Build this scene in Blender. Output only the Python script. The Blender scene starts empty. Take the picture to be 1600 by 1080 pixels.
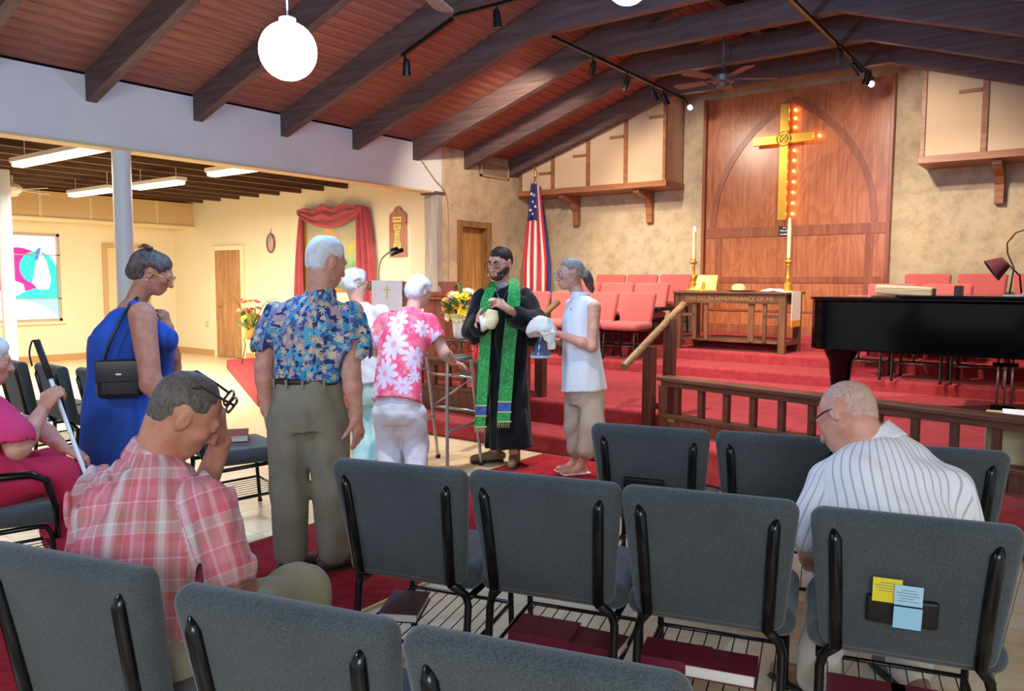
import bpy, bmesh, math, random
import numpy as np
from mathutils import Vector, Matrix

# ---------------------------------------------------------------- camera, world, lights, exposure
scene = bpy.context.scene
COL = scene.collection
EYE = np.array([0.0, 0.0, 1.5])
F_PX, PITCH, YAW, ROLL = 1230.0, 0.08133, 0.6399, 0.0033
_rt = np.array([math.cos(YAW), math.sin(YAW), 0.0])
FW = np.array([-math.sin(YAW) * math.cos(PITCH), math.cos(YAW) * math.cos(PITCH), -math.sin(PITCH)])
_up = np.cross(_rt, FW)
RT = _rt * math.cos(ROLL) + _up * math.sin(ROLL)
UP = -_rt * math.sin(ROLL) + _up * math.cos(ROLL)
cam_data = bpy.data.cameras.new('camera')
cam = bpy.data.objects.new('camera', cam_data)
COL.objects.link(cam)
cam_data.sensor_width = 36.0
cam_data.lens = F_PX * 36.0 / 1600.0
cam_data.clip_start = 0.05
cam.matrix_world = Matrix(((RT[0], UP[0], -FW[0], 0), (RT[1], UP[1], -FW[1], 0), (RT[2], UP[2], -FW[2], 1.5), (0, 0, 0, 1)))
scene.camera = cam
scene.view_settings.view_transform = 'Standard'
scene.view_settings.look = 'None'
scene.view_settings.gamma = 1.0
scene.view_settings.exposure = 0.6
scene.view_settings.use_curve_mapping = False

world = bpy.data.worlds.new('world')
scene.world = world
world.use_nodes = True
wbg = world.node_tree.nodes['Background']
wbg.inputs[0].default_value = (0.93, 0.96, 1.0, 1)
wbg.inputs[1].default_value = 0.42


def area_light(name, loc, target, sx, sy, power, color):
    l = bpy.data.lights.new(name, 'AREA')
    l.shape = 'RECTANGLE'
    l.size, l.size_y, l.energy, l.color = sx, sy, power, color
    o = bpy.data.objects.new(name, l)
    COL.objects.link(o)
    o.location = loc
    o.rotation_euler = (Vector(target) - Vector(loc)).to_track_quat('-Z', 'Y').to_euler()
    return o


def spot_light(name, loc, target, power, color, angle, blend=0.6, radius=0.05):
    l = bpy.data.lights.new(name, 'SPOT')
    l.energy, l.color, l.spot_size, l.spot_blend, l.shadow_soft_size = power, color, math.radians(angle), blend, radius
    o = bpy.data.objects.new(name, l)
    COL.objects.link(o)
    o.location = loc
    o.rotation_euler = (Vector(target) - Vector(loc)).to_track_quat('-Z', 'Y').to_euler()
    return o


# warm strip lights of the side room, added daylight fill behind the camera, stage floods by the tracks and added ones off them
area_light('side_room_light', (-10.6, 5.9, 2.72), (-10.6, 5.9, 0), 4.6, 0.5, 250, (1.0, 0.90, 0.72))
area_light('side_room_light', (-10.2, 3.9, 2.72), (-10.2, 3.9, 0), 3.0, 0.5, 110, (1.0, 0.90, 0.74))
area_light('added_daylight_fill', (1.9, -2.6, 2.6), (-3.2, 4.5, 0.9), 3.0, 1.6, 120, (0.86, 0.94, 1.0))  # added cool fill
spot_light('stage_spot', (-4.95, 8.4, 3.85), (-4.5, 11.1, 2.0), 150, (1.0, 0.85, 0.66), 85)
spot_light('stage_spot', (-2.35, 8.4, 3.85), (-2.1, 11.1, 1.9), 170, (1.0, 0.85, 0.66), 88)
spot_light('stage_spot', (-5.3, 7.9, 3.85), (-5.6, 9.6, 0.6), 330, (1.0, 0.88, 0.74), 95)
spot_light('stage_spot', (-2.2, 7.8, 3.85), (-1.7, 9.9, 0.6), 330, (1.0, 0.88, 0.74), 95)
spot_light('stage_spot', (-5.1, 6.9, 3.85), (-7.4, 10.4, 1.7), 330, (1.0, 0.85, 0.66), 80)
spot_light('stage_spot', (-3.6, 6.3, 3.85), (-3.7, 7.2, 0.3), 310, (1.0, 0.93, 0.86), 105)  # added flood over the stage steps
spot_light('stage_spot', (-1.5, 6.0, 3.75), (-1.6, 7.4, 0.3), 250, (1.0, 0.93, 0.86), 95)  # added flood towards the piano, hung without a fixture
spot_light('stage_spot', (-3.6, 3.4, 3.85), (-4.3, 5.6, 0.6), 210, (1.0, 0.94, 0.88), 85)  # added flood over the aisle, away from every track

# ---------------------------------------------------------------- measuring helpers (pixel ray -> point on a plane)
def ray(px, py):
    return FW + RT * (px - 800) / F_PX - UP * (py - 540) / F_PX


def onX(px, py, v):
    d = ray(px, py)
    return EYE + d * (v / d[0])


def onY(px, py, v):
    d = ray(px, py)
    return EYE + d * (v / d[1])


def onZ(px, py, v):
    d = ray(px, py)
    return EYE + d * ((v - 1.5) / d[2])


def at(px, py, depth):
    return EYE + ray(px, py) * depth


# ---------------------------------------------------------------- materials
def lin(h):
    h = h.lstrip('#')
    r = []
    for i in (0, 2, 4):
        c = int(h[i:i + 2], 16) / 255
        r.append(c / 12.92 if c <= 0.04045 else ((c + 0.055) / 1.055) ** 2.4)
    return (*r, 1.0)


MATS = {}


class NT:
    def __init__(self, name):
        self.m = bpy.data.materials.new(name)
        self.m.use_nodes = True
        self.t = self.m.node_tree
        self.bsdf = self.t.nodes['Principled BSDF']

    def n(self, kind, **kw):
        nd = self.t.nodes.new(kind)
        for k, v in kw.items():
            if k.startswith('i_'):
                key = k[2:]
                nd.inputs[int(key) if key.isdigit() else key.replace('_', ' ')].default_value = v
            else:
                setattr(nd, k, v)
        return nd

    def l(self, a, b):
        self.t.links.new(a, b)

    def math(self, op, a, b=None, c=None):
        nd = self.n('ShaderNodeMath', operation=op)
        for i, v in enumerate((a, b, c)):
            if v is None:
                continue
            if isinstance(v, (int, float)):
                nd.inputs[i].default_value = v
            else:
                self.l(v, nd.inputs[i])
        return nd.outputs[0]

    def mix(self, fac, a, b, mode='MIX'):
        nd = self.n('ShaderNodeMix', data_type='RGBA', blend_type=mode)
        for s, v in ((0, fac), (6, a), (7, b)):
            if isinstance(v, (int, float, tuple)):
                nd.inputs[s].default_value = v
            else:
                self.l(v, nd.inputs[s])
        return nd.outputs[2]

    def coords(self, scale=(1, 1, 1), kind='Object', rot=(0, 0, 0), attr=None):
        if attr:
            src = self.n('ShaderNodeAttribute', attribute_name=attr).outputs['Vector']
        else:
            src = self.n('ShaderNodeTexCoord').outputs[kind]
        mp = self.n('ShaderNodeMapping')
        mp.inputs['Scale'].default_value = scale
        mp.inputs['Rotation'].default_value = rot
        self.l(src, mp.inputs[0])
        return mp.outputs[0]

    def noise(self, vec, scale, detail=4, rough=0.55, dist=0.0):
        nd = self.n('ShaderNodeTexNoise')
        nd.inputs['Scale'].default_value = scale
        nd.inputs['Detail'].default_value = detail
        nd.inputs['Roughness'].default_value = rough
        nd.inputs['Distortion'].default_value = dist
        self.l(vec, nd.inputs['Vector'])
        return nd.outputs[0]

    def ramp(self, fac, stops, interp='LINEAR'):
        nd = self.n('ShaderNodeValToRGB')
        cr = nd.color_ramp
        cr.interpolation = interp
        while len(cr.elements) < len(stops):
            cr.elements.new(0.5)
        for e, (p, c) in zip(cr.elements, stops):
            e.position, e.color = p, c
        self.l(fac, nd.inputs[0])
        return nd.outputs[0]

    def bump(self, height, strength=0.3, dist=0.01):
        nd = self.n('ShaderNodeBump')
        nd.inputs['Strength'].default_value = strength
        nd.inputs['Distance'].default_value = dist
        self.l(height, nd.inputs['Height'])
        self.l(nd.outputs[0], self.bsdf.inputs['Normal'])

    def done(self, col=None, rough=0.6, metal=0.0, spec=0.5):
        b = self.bsdf
        if col is not None:
            if isinstance(col, tuple):
                b.inputs['Base Color'].default_value = col
            else:
                self.l(col, b.inputs['Base Color'])
        if isinstance(rough, (int, float)):
            b.inputs['Roughness'].default_value = rough
        else:
            self.l(rough, b.inputs['Roughness'])
        b.inputs['Metallic'].default_value = metal
        b.inputs['Specular IOR Level'].default_value = spec
        return self.m


def mat(name, c1, c2=None, rough=0.6, metal=0.0, scale=6.0, stretch=(1, 1, 1), bump=0.0, bscale=60.0, spec=0.5, emit=0.0, sheen=0.0, lo=0.35, hi=0.65, attr=None, detail=4):
    if name in MATS:
        return MATS[name]
    t = NT(name)
    a = lin(c1)
    col = a
    if c2:
        v = t.coords(stretch, attr=attr)
        col = t.ramp(t.noise(v, scale, detail), [(lo, a), (hi, lin(c2))])
    if bump:
        v2 = t.coords(stretch, attr=attr)
        t.bump(t.noise(v2, bscale, 3), bump, 0.004)
    m = t.done(col, rough, metal, spec)
    if emit:
        t.bsdf.inputs['Emission Color'].default_value = a
        t.bsdf.inputs['Emission Strength'].default_value = emit
    if sheen:
        t.bsdf.inputs['Sheen Weight'].default_value = sheen
    MATS[name] = m
    return m


def wood(name, dark, mid, light, axis='X', rough=0.45, scale=1.0, spec=0.4, knots=False, dist=1.2, bump=0.08):
    if name in MATS:
        return MATS[name]
    t = NT(name)
    st = {'X': (0.9, 14, 14), 'Y': (14, 0.9, 14), 'Z': (14, 14, 0.9)}[axis]
    v = t.coords(tuple(s * scale for s in st))
    n1 = t.noise(v, 2.0, 6, 0.6, dist)
    v2 = t.coords(tuple(s * scale * 0.35 for s in st))
    n2 = t.noise(v2, 1.6, 3, 0.5, dist)
    f = t.math('ADD', t.math('MULTIPLY', n1, 0.6), t.math('MULTIPLY', n2, 0.4))
    col = t.ramp(f, [(0.36, lin(dark)), (0.5, lin(mid)), (0.66, lin(light))])
    if knots:
        kv = t.coords((9, 2.2, 9) if axis == 'Y' else (2.2, 9, 9))
        vo = t.n('ShaderNodeTexVoronoi')
        vo.inputs['Scale'].default_value = 1.1
        t.l(kv, vo.inputs['Vector'])
        k = t.ramp(vo.outputs['Distance'], [(0.07, (1, 1, 1, 1)), (0.17, (0, 0, 0, 1))])
        col = t.mix(t.math('MULTIPLY', k, 0.75), col, tuple(x * 0.35 for x in lin(dark)[:3]) + (1,))
        oi = t.n('ShaderNodeObjectInfo').outputs['Random']
        col = t.mix(t.math('MULTIPLY', oi, 0.42), col, lin(dark))
    if bump:
        t.bump(n1, bump, 0.01)
    MATS[name] = t.done(col, rough, 0, spec)
    return MATS[name]


# ---------------------------------------------------------------- mesh builder
class MB:
    def __init__(self):
        self.v, self.f = [], []

    def add(self, vs, fs):
        o = len(self.v)
        self.v += [tuple(map(float, p)) for p in vs]
        self.f += [tuple(o + i for i in f) for f in fs]
        return self

    def box(self, c, s, rot=None):
        hx, hy, hz = s[0] / 2, s[1] / 2, s[2] / 2
        vs = [Vector((x * hx, y * hy, z * hz)) for x in (-1, 1) for y in (-1, 1) for z in (-1, 1)]
        if rot is not None:
            R = rot if isinstance(rot, Matrix) else Matrix.Rotation(rot, 3, 'Z')
            vs = [R @ p for p in vs]
        vs = [p + Vector(c) for p in vs]
        return self.add(vs, [(0, 1, 3, 2), (4, 6, 7, 5), (0, 4, 5, 1), (2, 3, 7, 6), (0, 2, 6, 4), (1, 5, 7, 3)])

    def bx(self, x0, x1, y0, y1, z0, z1):
        return self.box(((x0 + x1) / 2, (y0 + y1) / 2, (z0 + z1) / 2), (x1 - x0, y1 - y0, z1 - z0))

    def bar(self, a, b, w, h, up=(0, 0, 1)):
        """square bar from a to b: w sideways, h along up"""
        a, b = Vector(a), Vector(b)
        d = (b - a)
        L = d.length
        d.normalize()
        u = Vector(up)
        s = d.cross(u)
        if s.length < 1e-4:
            s = d.cross(Vector((1, 0, 0)))
        s.normalize()
        u = s.cross(d)
        R = Matrix((d, s, u)).transposed()
        return self.box((a + b) / 2, (L, w, h), R)

    def tube(self, pts, r, n=8, cap=True):
        pts = [Vector(p) for p in pts]
        rs = r if isinstance(r, (list, tuple)) else [r] * len(pts)
        vs, fs = [], []
        prev = None
        for i, p in enumerate(pts):
            d = (pts[min(i + 1, len(pts) - 1)] - pts[max(i - 1, 0)]).normalized()
            if prev is None:
                s = d.cross(Vector((0, 0, 1)))
                if s.length < 1e-3:
                    s = d.cross(Vector((1, 0, 0)))
            else:
                s = prev - d * prev.dot(d)
            s.normalize()
            prev = s
            u = d.cross(s)
            for k in range(n):
                a = 2 * math.pi * k / n
                vs.append(p + (s * math.cos(a) + u * math.sin(a)) * rs[i])
        for i in range(len(pts) - 1):
            for k in range(n):
                k2 = (k + 1) % n
                fs.append((i * n + k, i * n + k2, (i + 1) * n + k2, (i + 1) * n + k))
        if cap:
            fs.append(tuple(range(n))[::-1])
            fs.append(tuple((len(pts) - 1) * n + k for k in range(n)))
        return self.add(vs, fs)

    def lathe(self, c, prof, n=16, axis=None):
        """prof: list of (radius, height)"""
        vs, fs = [], []
        R = Matrix.Identity(3)
        if axis is not None:
            R = Vector((0, 0, 1)).rotation_difference(Vector(axis)).to_matrix()
        for r, z in prof:
            for k in range(n):
                a = 2 * math.pi * k / n
                vs.append(R @ Vector((max(r, 1e-4) * math.cos(a), max(r, 1e-4) * math.sin(a), z)) + Vector(c))
        for i in range(len(prof) - 1):
            for k in range(n):
                k2 = (k + 1) % n
                fs.append((i * n + k, i * n + k2, (i + 1) * n + k2, (i + 1) * n + k))
        fs.append(tuple(range(n))[::-1])
        fs.append(tuple((len(prof) - 1) * n + k for k in range(n)))
        return self.add(vs, fs)

    def ball(self, c, r, n=12, m=8, R=None):
        r = r if isinstance(r, (list, tuple)) else (r, r, r)
        prof = [(math.sin(math.pi * i / m), -math.cos(math.pi * i / m)) for i in range(m + 1)]
        vs, fs = [], []
        for q, z in prof:
            for k in range(n):
                a = 2 * math.pi * k / n
                p = Vector((max(q, 0.001) * math.cos(a) * r[0], max(q, 0.001) * math.sin(a) * r[1], z * r[2]))
                vs.append((R @ p if R is not None else p) + Vector(c))
        for i in range(m):
            for k in range(n):
                k2 = (k + 1) % n
                fs.append((i * n + k, i * n + k2, (i + 1) * n + k2, (i + 1) * n + k))
        fs.append(tuple(range(n))[::-1])
        fs.append(tuple(m * n + k for k in range(n)))
        return self.add(vs, fs)

    def prism(self, poly, v0, v1, plane='XY'):
        """poly extruded between v0 and v1 along the axis missing from plane"""
        def P(a, b, h):
            return {'XY': (a, b, h), 'XZ': (a, h, b), 'YZ': (h, a, b)}[plane]
        n = len(poly)
        vs = [P(a, b, v0) for a, b in poly] + [P(a, b, v1) for a, b in poly]
        fs = [tuple(range(n))[::-1], tuple(range(n, 2 * n))]
        fs += [(i, (i + 1) % n, n + (i + 1) % n, n + i) for i in range(n)]
        return self.add(vs, fs)

    def rbox(self, c, s, r, seg=4, R=None, taper=None):
        """box with rounded edges; taper(z01) scales x"""
        n = seg * 2 + 2
        h = [x / 2 for x in s]
        rr = [min(r, x * 0.999) for x in h]
        pts = {}
        vs, fs = [], []

        def line(hh, q):
            out = []
            for i in range(seg + 1):
                a = (math.pi / 4) * (1 - i / seg)
                out.append(-hh + q * (1 - math.tan(a)))
            return out + [-x for x in out[::-1]]
        ax = [line(h[k], rr[k]) for k in range(3)]

        def proj(p):
            core = [max(-(h[k] - rr[k]), min(h[k] - rr[k], p[k])) for k in range(3)]
            d = [(p[k] - core[k]) / rr[k] if rr[k] > 1e-6 else 0 for k in range(3)]
            L = math.sqrt(sum(x * x for x in d))
            if L > 1e-9:
                p = [core[k] + d[k] / L * rr[k] for k in range(3)]
            return p

        def vid(key, p):
            if key not in pts:
                q = proj(p)
                if taper:
                    q[0] *= taper((q[2] + h[2]) / s[2])
                q = Vector(q)
                if R is not None:
                    q = R @ q
                pts[key] = len(vs)
                vs.append(q + Vector(c))
            return pts[key]
        for k in range(3):
            a, b = [(1, 2), (2, 0), (0, 1)][k]
            for sgn in (0, n - 1):
                for i in range(n - 1):
                    for j in range(n - 1):
                        ids = []
                        for (ii, jj) in ((i, j), (i + 1, j), (i + 1, j + 1), (i, j + 1)):
                            key = [0, 0, 0]
                            key[k], key[a], key[b] = sgn, ii, jj
                            ids.append(vid(tuple(key), [ax[0][key[0]], ax[1][key[1]], ax[2][key[2]]]))
                        fs.append(tuple(ids) if sgn else tuple(ids[::-1]))
        return self.add(vs, fs)

    def mesh(self, name, m=None, smooth=False, loc=(0, 0, 0)):
        me = bpy.data.meshes.new(name)
        L = Vector(loc)
        me.from_pydata([tuple(Vector(p) - L) for p in self.v], [], self.f)
        if m:
            me.materials.append(m)
        if smooth:
            me.polygons.foreach_set('use_smooth', [True] * len(me.polygons))
        me.update()
        return me

    def build(self, name, m=None, parent=None, smooth=False, bevel=0.0, angle=None, loc=(0, 0, 0)):
        """one mesh object; loc = origin subtracted from the coordinates when there is no parent"""
        me = self.mesh(name, m, smooth, loc)
        o = bpy.data.objects.new(name, me)
        COL.objects.link(o)
        o.location = loc
        if parent is not None:
            o.parent = parent
        if bevel:
            b = o.modifiers.new('bevel', 'BEVEL')
            b.width, b.segments, b.limit_method, b.angle_limit = bevel, 2, 'ANGLE', math.radians(40)
        if angle:
            me.polygons.foreach_set('use_smooth', [True] * len(me.polygons))
            me.set_sharp_from_angle(angle=math.radians(angle))
        return o


def tag(o, label=None, cat=None, group=None, kind=None):
    if label:
        o['label'] = label
    if cat:
        o['category'] = cat
    if group:
        o['group'] = group
    if kind:
        o['kind'] = kind
    return o


def thing(name, label, cat, loc=(0, 0, 0), rotz=0.0, group=None):
    o = bpy.data.objects.new(name, None)
    o.empty_display_size = 0.1
    COL.objects.link(o)
    o.location = tuple(loc)
    o.rotation_euler = (0, 0, rotz)
    return tag(o, label, cat, group)


KIDS = {}


def dup(root, loc, rotz, label, group=None):
    """copy a thing together with its parts and their sub-parts"""
    if not KIDS:
        pass
    r = root.copy()
    COL.objects.link(r)
    r.location = tuple(loc)
    r.rotation_euler = (0, 0, rotz)
    tag(r, label, None, group)
    for ch in list(root.children):
        c = ch.copy()
        COL.objects.link(c)
        c.parent = r
        for g in list(ch.children):
            d = g.copy()
            COL.objects.link(d)
            d.parent = c
    return r


def text_part(txt, size, m, parent, loc, rot, depth=0.002, name='lettering', align='CENTER'):
    cu = bpy.data.curves.new(name, 'FONT')
    cu.body, cu.size, cu.extrude, cu.align_x, cu.align_y = txt, size, depth, align, 'CENTER'
    cu.resolution_u = 2
    o = bpy.data.objects.new(name, cu)
    COL.objects.link(o)
    dg = bpy.context.evaluated_depsgraph_get()
    me = bpy.data.meshes.new_from_object(o.evaluated_get(dg))
    bpy.data.objects.remove(o)
    me.name = name
    me.materials.clear()
    me.materials.append(m)
    o = bpy.data.objects.new(name, me)
    COL.objects.link(o)
    o.parent = parent
    o.location = loc
    o.rotation_euler = rot
    return o

# ---------------------------------------------------------------- the setting
XL, YB = -7.78, 11.15
SLOPE = 0.336
Z1, ZA, ZB, ZC = 0.385, 0.51, 0.637, 0.76


def zc(x):                      # underside of the plank ceiling
    return 3.45 + SLOPE * (min(x, -7.12 - x) + 7.78)


m_plank = wood('ceiling_plank', '#6f443b', '#91594c', '#a87263', 'Y', 0.55, 1.0, 0.3, knots=True)
m_rafter = wood('rafter_wood', '#493538', '#5b4644', '#6d5853', 'X', 0.6, 0.8, 0.3)
m_white = mat('white_wall', '#d8d6d2', '#cfcfce', 0.8, scale=1.5)
m_yellow = mat('cream_wall', '#efe4c4', '#ecdfbc', 0.8, scale=1.2)
m_carpet = mat('red_carpet', '#933033', '#a33d40', 0.95, scale=14, bump=0.5, bscale=420, spec=0.05, sheen=0.06)
m_dark = wood('dark_oak', '#4a2a1e', '#5f3929', '#7a4d38', 'X', 0.4, 1.0)
m_darkz = wood('dark_oak_upright', '#4a2a1e', '#5f3929', '#7a4d38', 'Z', 0.4, 1.0)
m_black = mat('black_metal', '#15161a', None, 0.35, 0.4)


def plaster():
    t = NT('stone_plaster')
    v = t.coords((1, 1, 1))
    big = t.noise(v, 0.9, 6, 0.65, 0.2)
    mid = t.noise(v, 4.2, 9, 0.74, 0.15)
    fine = t.noise(v, 22, 5, 0.7, 0.3)
    c = t.ramp(big, [(0.35, lin('#a39784')), (0.5, lin('#b5a083')), (0.65, lin('#c6ab84'))])
    c2 = t.ramp(mid, [(0.36, lin('#93866f')), (0.5, lin('#bfab8c')), (0.66, lin('#d2c0a0'))])
    c = t.mix(0.55, c, c2)
    c = t.mix(t.math('MULTIPLY', t.ramp(fine, [(0.30, (1, 1, 1, 1)), (0.42, (0, 0, 0, 1))]), 0.22), c, lin('#7e6a50'))
    t.bump(t.math('ADD', mid, t.math('MULTIPLY', fine, 0.5)), 0.35, 0.02)
    return t.done(c, 0.85, 0, 0.2)


m_plaster = plaster()

# floor: slab, loose vinyl tiles in the nave, plain run in the side room
t = NT('tile_beige')
v = t.coords((1, 1, 1), kind='Object')
oi = t.n('ShaderNodeObjectInfo').outputs['Random']
c = t.ramp(t.noise(v, 3.5, 6, 0.7, 0.8), [(0.35, lin('#cdb48c')), (0.5, lin('#dcc8a2')), (0.68, lin('#e6d6b6'))])
c = t.mix(t.math('MULTIPLY', oi, 0.25), c, lin('#c8b390'))
stain = t.ramp(t.noise(v, 1.3, 5, 0.75, 1.0), [(0.58, (0, 0, 0, 1)), (0.72, (1, 1, 1, 1))])
c = t.mix(t.math('MULTIPLY', stain, 0.22), c, lin('#9a7c58'))
m_tile = t.done(c, 0.32, 0, 0.5)
m_grout = mat('tile_joint', '#a08a68', None, 0.8)
fl = MB().bx(-17, 1.5, -3.4, 12.0, -0.3, -0.006).build('floor', m_grout)
tag(fl, kind='structure')
side = MB().bx(-16, -8.09, -3.4, 9.2, -0.006, 0.0).build('side_room_floor', mat('side_floor', '#ddc9a4', '#e4d2ae', 0.3, scale=2.0), fl)
TS = 0.461
tile_me = MB().bx(0.0015, TS - 0.0015, 0.0015, TS - 0.0015, -0.006, 0.0).mesh('tile', m_tile)
for i in range(18):
    for j in range(15):
        x, y = -8.085 + TS * i, -0.92 + TS * j
        if (-3.81 < x and x + TS < -2.6) or y > 5.62 or x > 0.3:
            continue
        if j < 3 and x < -3.5:
            continue
        o = bpy.data.objects.new('tile', tile_me)
        COL.objects.link(o)
        o.parent = fl
        o.location = (x, y, 0)

# roof: plank ceiling in two slopes, rafters with collar beams, ridge
ce = MB()
ce.add([(XL - 0.3, -3.4, zc(XL) + 0.03 - 0.1), (-3.56, -3.4, zc(-3.56) + 0.035), (0.96, -3.4, zc(0.66) + 0.03 - 0.1),
        (XL - 0.3, 11.6, zc(XL) + 0.03 - 0.1), (-3.56, 11.6, zc(-3.56) + 0.035), (0.96, 11.6, zc(0.66) + 0.03 - 0.1),
        (XL - 0.3, -3.4, zc(XL) + 0.1), (-3.56, -3.4, zc(-3.56) + 0.2), (0.96, -3.4, zc(0.66) + 0.1),
        (XL - 0.3, 11.6, zc(XL) + 0.1), (-3.56, 11.6, zc(-3.56) + 0.2), (0.96, 11.6, zc(0.66) + 0.1)],
       [(0, 1, 4, 3), (1, 2, 5, 4), (6, 9, 10, 7), (7, 10, 11, 8), (0, 6, 7, 1), (1, 7, 8, 2), (3, 4, 10, 9), (4, 5, 11, 10), (0, 3, 9, 6), (2, 8, 11, 5)])
ceil = tag(ce.build('ceiling', mat('roof_deck', '#2c1512', None, 0.9)), kind='structure')
ang = math.atan(SLOPE)
PW = 0.142
run = PW * math.cos(ang)
pm = MB()
h0, h1, w2, e = 0.0, 0.03, PW / 2 - 0.002, 0.006
pm.add([(-w2, 0, h1), (w2, 0, h1), (w2, 0, h0 + e), (w2 - e, 0, h0), (-w2 + e, 0, h0), (-w2, 0, h0 + e)]
       + [(a, 14.6, b) for a, b in [(-w2, h1), (w2, h1), (w2, h0 + e), (w2 - e, h0), (-w2 + e, h0), (-w2, h0 + e)]],
       [(5, 4, 3, 2, 1, 0), (6, 7, 8, 9, 10, 11)] + [(i, (i + 1) % 6, 6 + (i + 1) % 6, 6 + i) for i in range(6)])
plank_me = pm.mesh('plank', m_plank)
rr = random.Random(4)
for sgn in (1, -1):
    for i in range(31):
        x = XL + run * (i + 0.5) if sgn == 1 else 0.66 - run * (i + 0.5)
        o = bpy.data.objects.new('plank', plank_me)
        COL.objects.link(o)
        o.parent = ceil
        o.location = (x, -3.4 - rr.random() * 0.02, zc(x))
        o.rotation_euler = (0, -ang * sgn, 0)
xa, xb, zk = -5.12, -2.0, 4.09
rm = MB()
for (x0, x1) in ((XL - 0.02, -3.50), (0.68, -3.62)):
    a = [(x0, zc(x0) - 0.265), (x1, zc(x1) - 0.265), (x1, zc(x1) + 0.005), (x0, zc(x0) + 0.005)]
    rm.prism(a if x0 < x1 else a[::-1], 0, 0.1, 'XZ')
rafter_me = rm.mesh('rafter', m_rafter)
cm = MB()
cm.prism([(xa - 0.02, zk + 0.006), (xb + 0.02, zk + 0.006), (xb + 0.02 - 0.75, zk + 0.27), (xa + 0.73, zk + 0.27)], -0.012, 0.112, 'XZ')
collar_me = cm.mesh('collar_beam', m_rafter)
RAFTER_Y = [3.69 + 1.107 * n for n in range(-5, 7)]
for y in RAFTER_Y:
    for nm, me in (('rafter', rafter_me), ('collar_beam', collar_me)):
        o = bpy.data.objects.new(nm, me)
        COL.objects.link(o)
        o.parent = ceil
        o.location = (0, y, 0)
MB().bx(-3.62, -3.50, -3.4, YB, zc(-3.56) - 0.3, zc(-3.56) - 0.02).build('ridge_beam', m_rafter, ceil)

# left side: white header beam over the opening, plastered wall with a doorway
wl = MB().bx(XL - 0.2, XL, -3.4, 8.72, 2.79, 3.43).build('wall_left', m_white)
tag(wl, kind='structure')
MB().bx(XL - 0.215, XL + 0.012, -3.4, 8.72, 2.775, 2.80).build('header_trim', mat('header_edge', '#cbb894', None, 0.7), wl)
dy0, dy1, dz = 9.11, 9.82, 2.36
sw = MB()
sw.bx(XL - 0.22, XL, 8.72, dy0, 0, 3.46).bx(XL - 0.22, XL, dy1, YB, 0, 3.46).bx(XL - 0.22, XL, dy0, dy1, dz, 3.46)
tag(sw.build('wall_left_plaster', m_plaster), kind='structure')
d1 = tag(MB().bx(XL - 0.16, XL - 0.11, dy0 + 0.02, dy1 - 0.02, Z1, dz - 0.02).build('door_1', wood('door_tan', '#8f6236', '#b08048', '#c69a60', 'Z', 0.4)), kind='structure')
dfm = MB()
for a in (dy0 - 0.05, dy1 - 0.05):
    dfm.bx(XL - 0.1, XL + 0.03, a, a + 0.10, Z1, dz + 0.06)
dfm.bx(XL - 0.1, XL + 0.028, dy0 + 0.051, dy1 - 0.051, dz - 0.04, dz + 0.055)
dfm.build('door_frame', wood('frame_tan', '#6f4a2a', '#8c6238', '#a57c4c', 'Z', 0.5), d1, bevel=0.006)
# pale end cap of the plaster wall where the header lands
cap = tag(MB().bx(XL - 0.235, XL + 0.012, 8.60, 8.72, 0.15, 2.79).build('trim_1', mat('end_post', '#8d8682', '#a59c92', 0.7, scale=3, stretch=(6, 6, 0.6)), bevel=0.01), kind='structure')
tag(MB().bx(XL - 0.26, XL + 0.03, 8.55, 8.76, 2.755, 2.795).build('trim_2', m_rafter), kind='structure')

# altar wall
wb = MB()
gz = [(XL - 0.22, 0), (0.9, 0), (0.9, zc(0.66)), (0.66, zc(0.66)), (-3.56, zc(-3.56)), (XL, zc(XL)), (XL - 0.22, zc(XL))]
wb.prism(gz, YB, YB + 0.25, 'XZ')
tag(wb.build('wall_back', m_plaster), kind='structure')
tag(MB().bx(0.66, 0.9, 4.2, YB, 0, 3.5).build('wall_right', m_plaster), kind='structure')

# side room: cream walls, dark joists, soffit
wy = tag(MB().bx(-15.7, XL - 0.2, 9.0, 9.2, 0, 3.3).build('wall_side_room', m_yellow), kind='structure')
WX = -15.45
wf = MB()
win_y0, win_y1, win_z0, win_z1 = 4.62, 6.74, 0.74, 2.34
ddy0, ddy1, ddz = 7.60, 8.35, 2.12
wf.bx(WX - 0.2, WX, -3.4, win_y0, 0, 3.3).bx(WX - 0.2, WX, win_y1, 9.2, 0, 3.3)
wf.bx(WX - 0.2, WX, win_y0, win_y1, 0, win_z0).bx(WX - 0.2, WX, win_y0, win_y1, win_z1, 3.3)
tag(wf.build('wall_far', m_yellow), kind='structure')
sc_ = tag(MB().bx(-15.7, XL - 0.2, -3.4, 9.2, 3.26, 3.36).build('side_ceiling', mat('joist_deck', '#b9a184', '#a48b70', 0.8, scale=3)), kind='structure')
jm = MB().bx(-0.035, 0.035, -3.4, 9.0, 3.03, 3.26).mesh('joist', wood('joist_wood', '#3c2b22', '#54402f', '#6a5540', 'Y', 0.6))
for n in range(-3, 9):
    o = bpy.data.objects.new('joist', jm)
    COL.objects.link(o)
    o.parent = sc_
    o.location = (-10.75 - 0.605 * n, 0, 0)
cb = MB().bx(-0.9, 0.9, 0, 0.09, 2.86, 3.03)
MB().bx(-15.4, XL - 0.2, 2.42, 2.52, 2.83, 3.03).build('cross_beam', mat('beam_pale', '#c9b79c', None, 0.7), sc_)
so = tag(MB().bx(WX, WX + 0.75, -3.4, 9.0, 2.58, 3.03).build('trim_3', mat('soffit_paint', '#e3c58f', '#dfc08a', 0.8, scale=1.5)), kind='structure')
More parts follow.
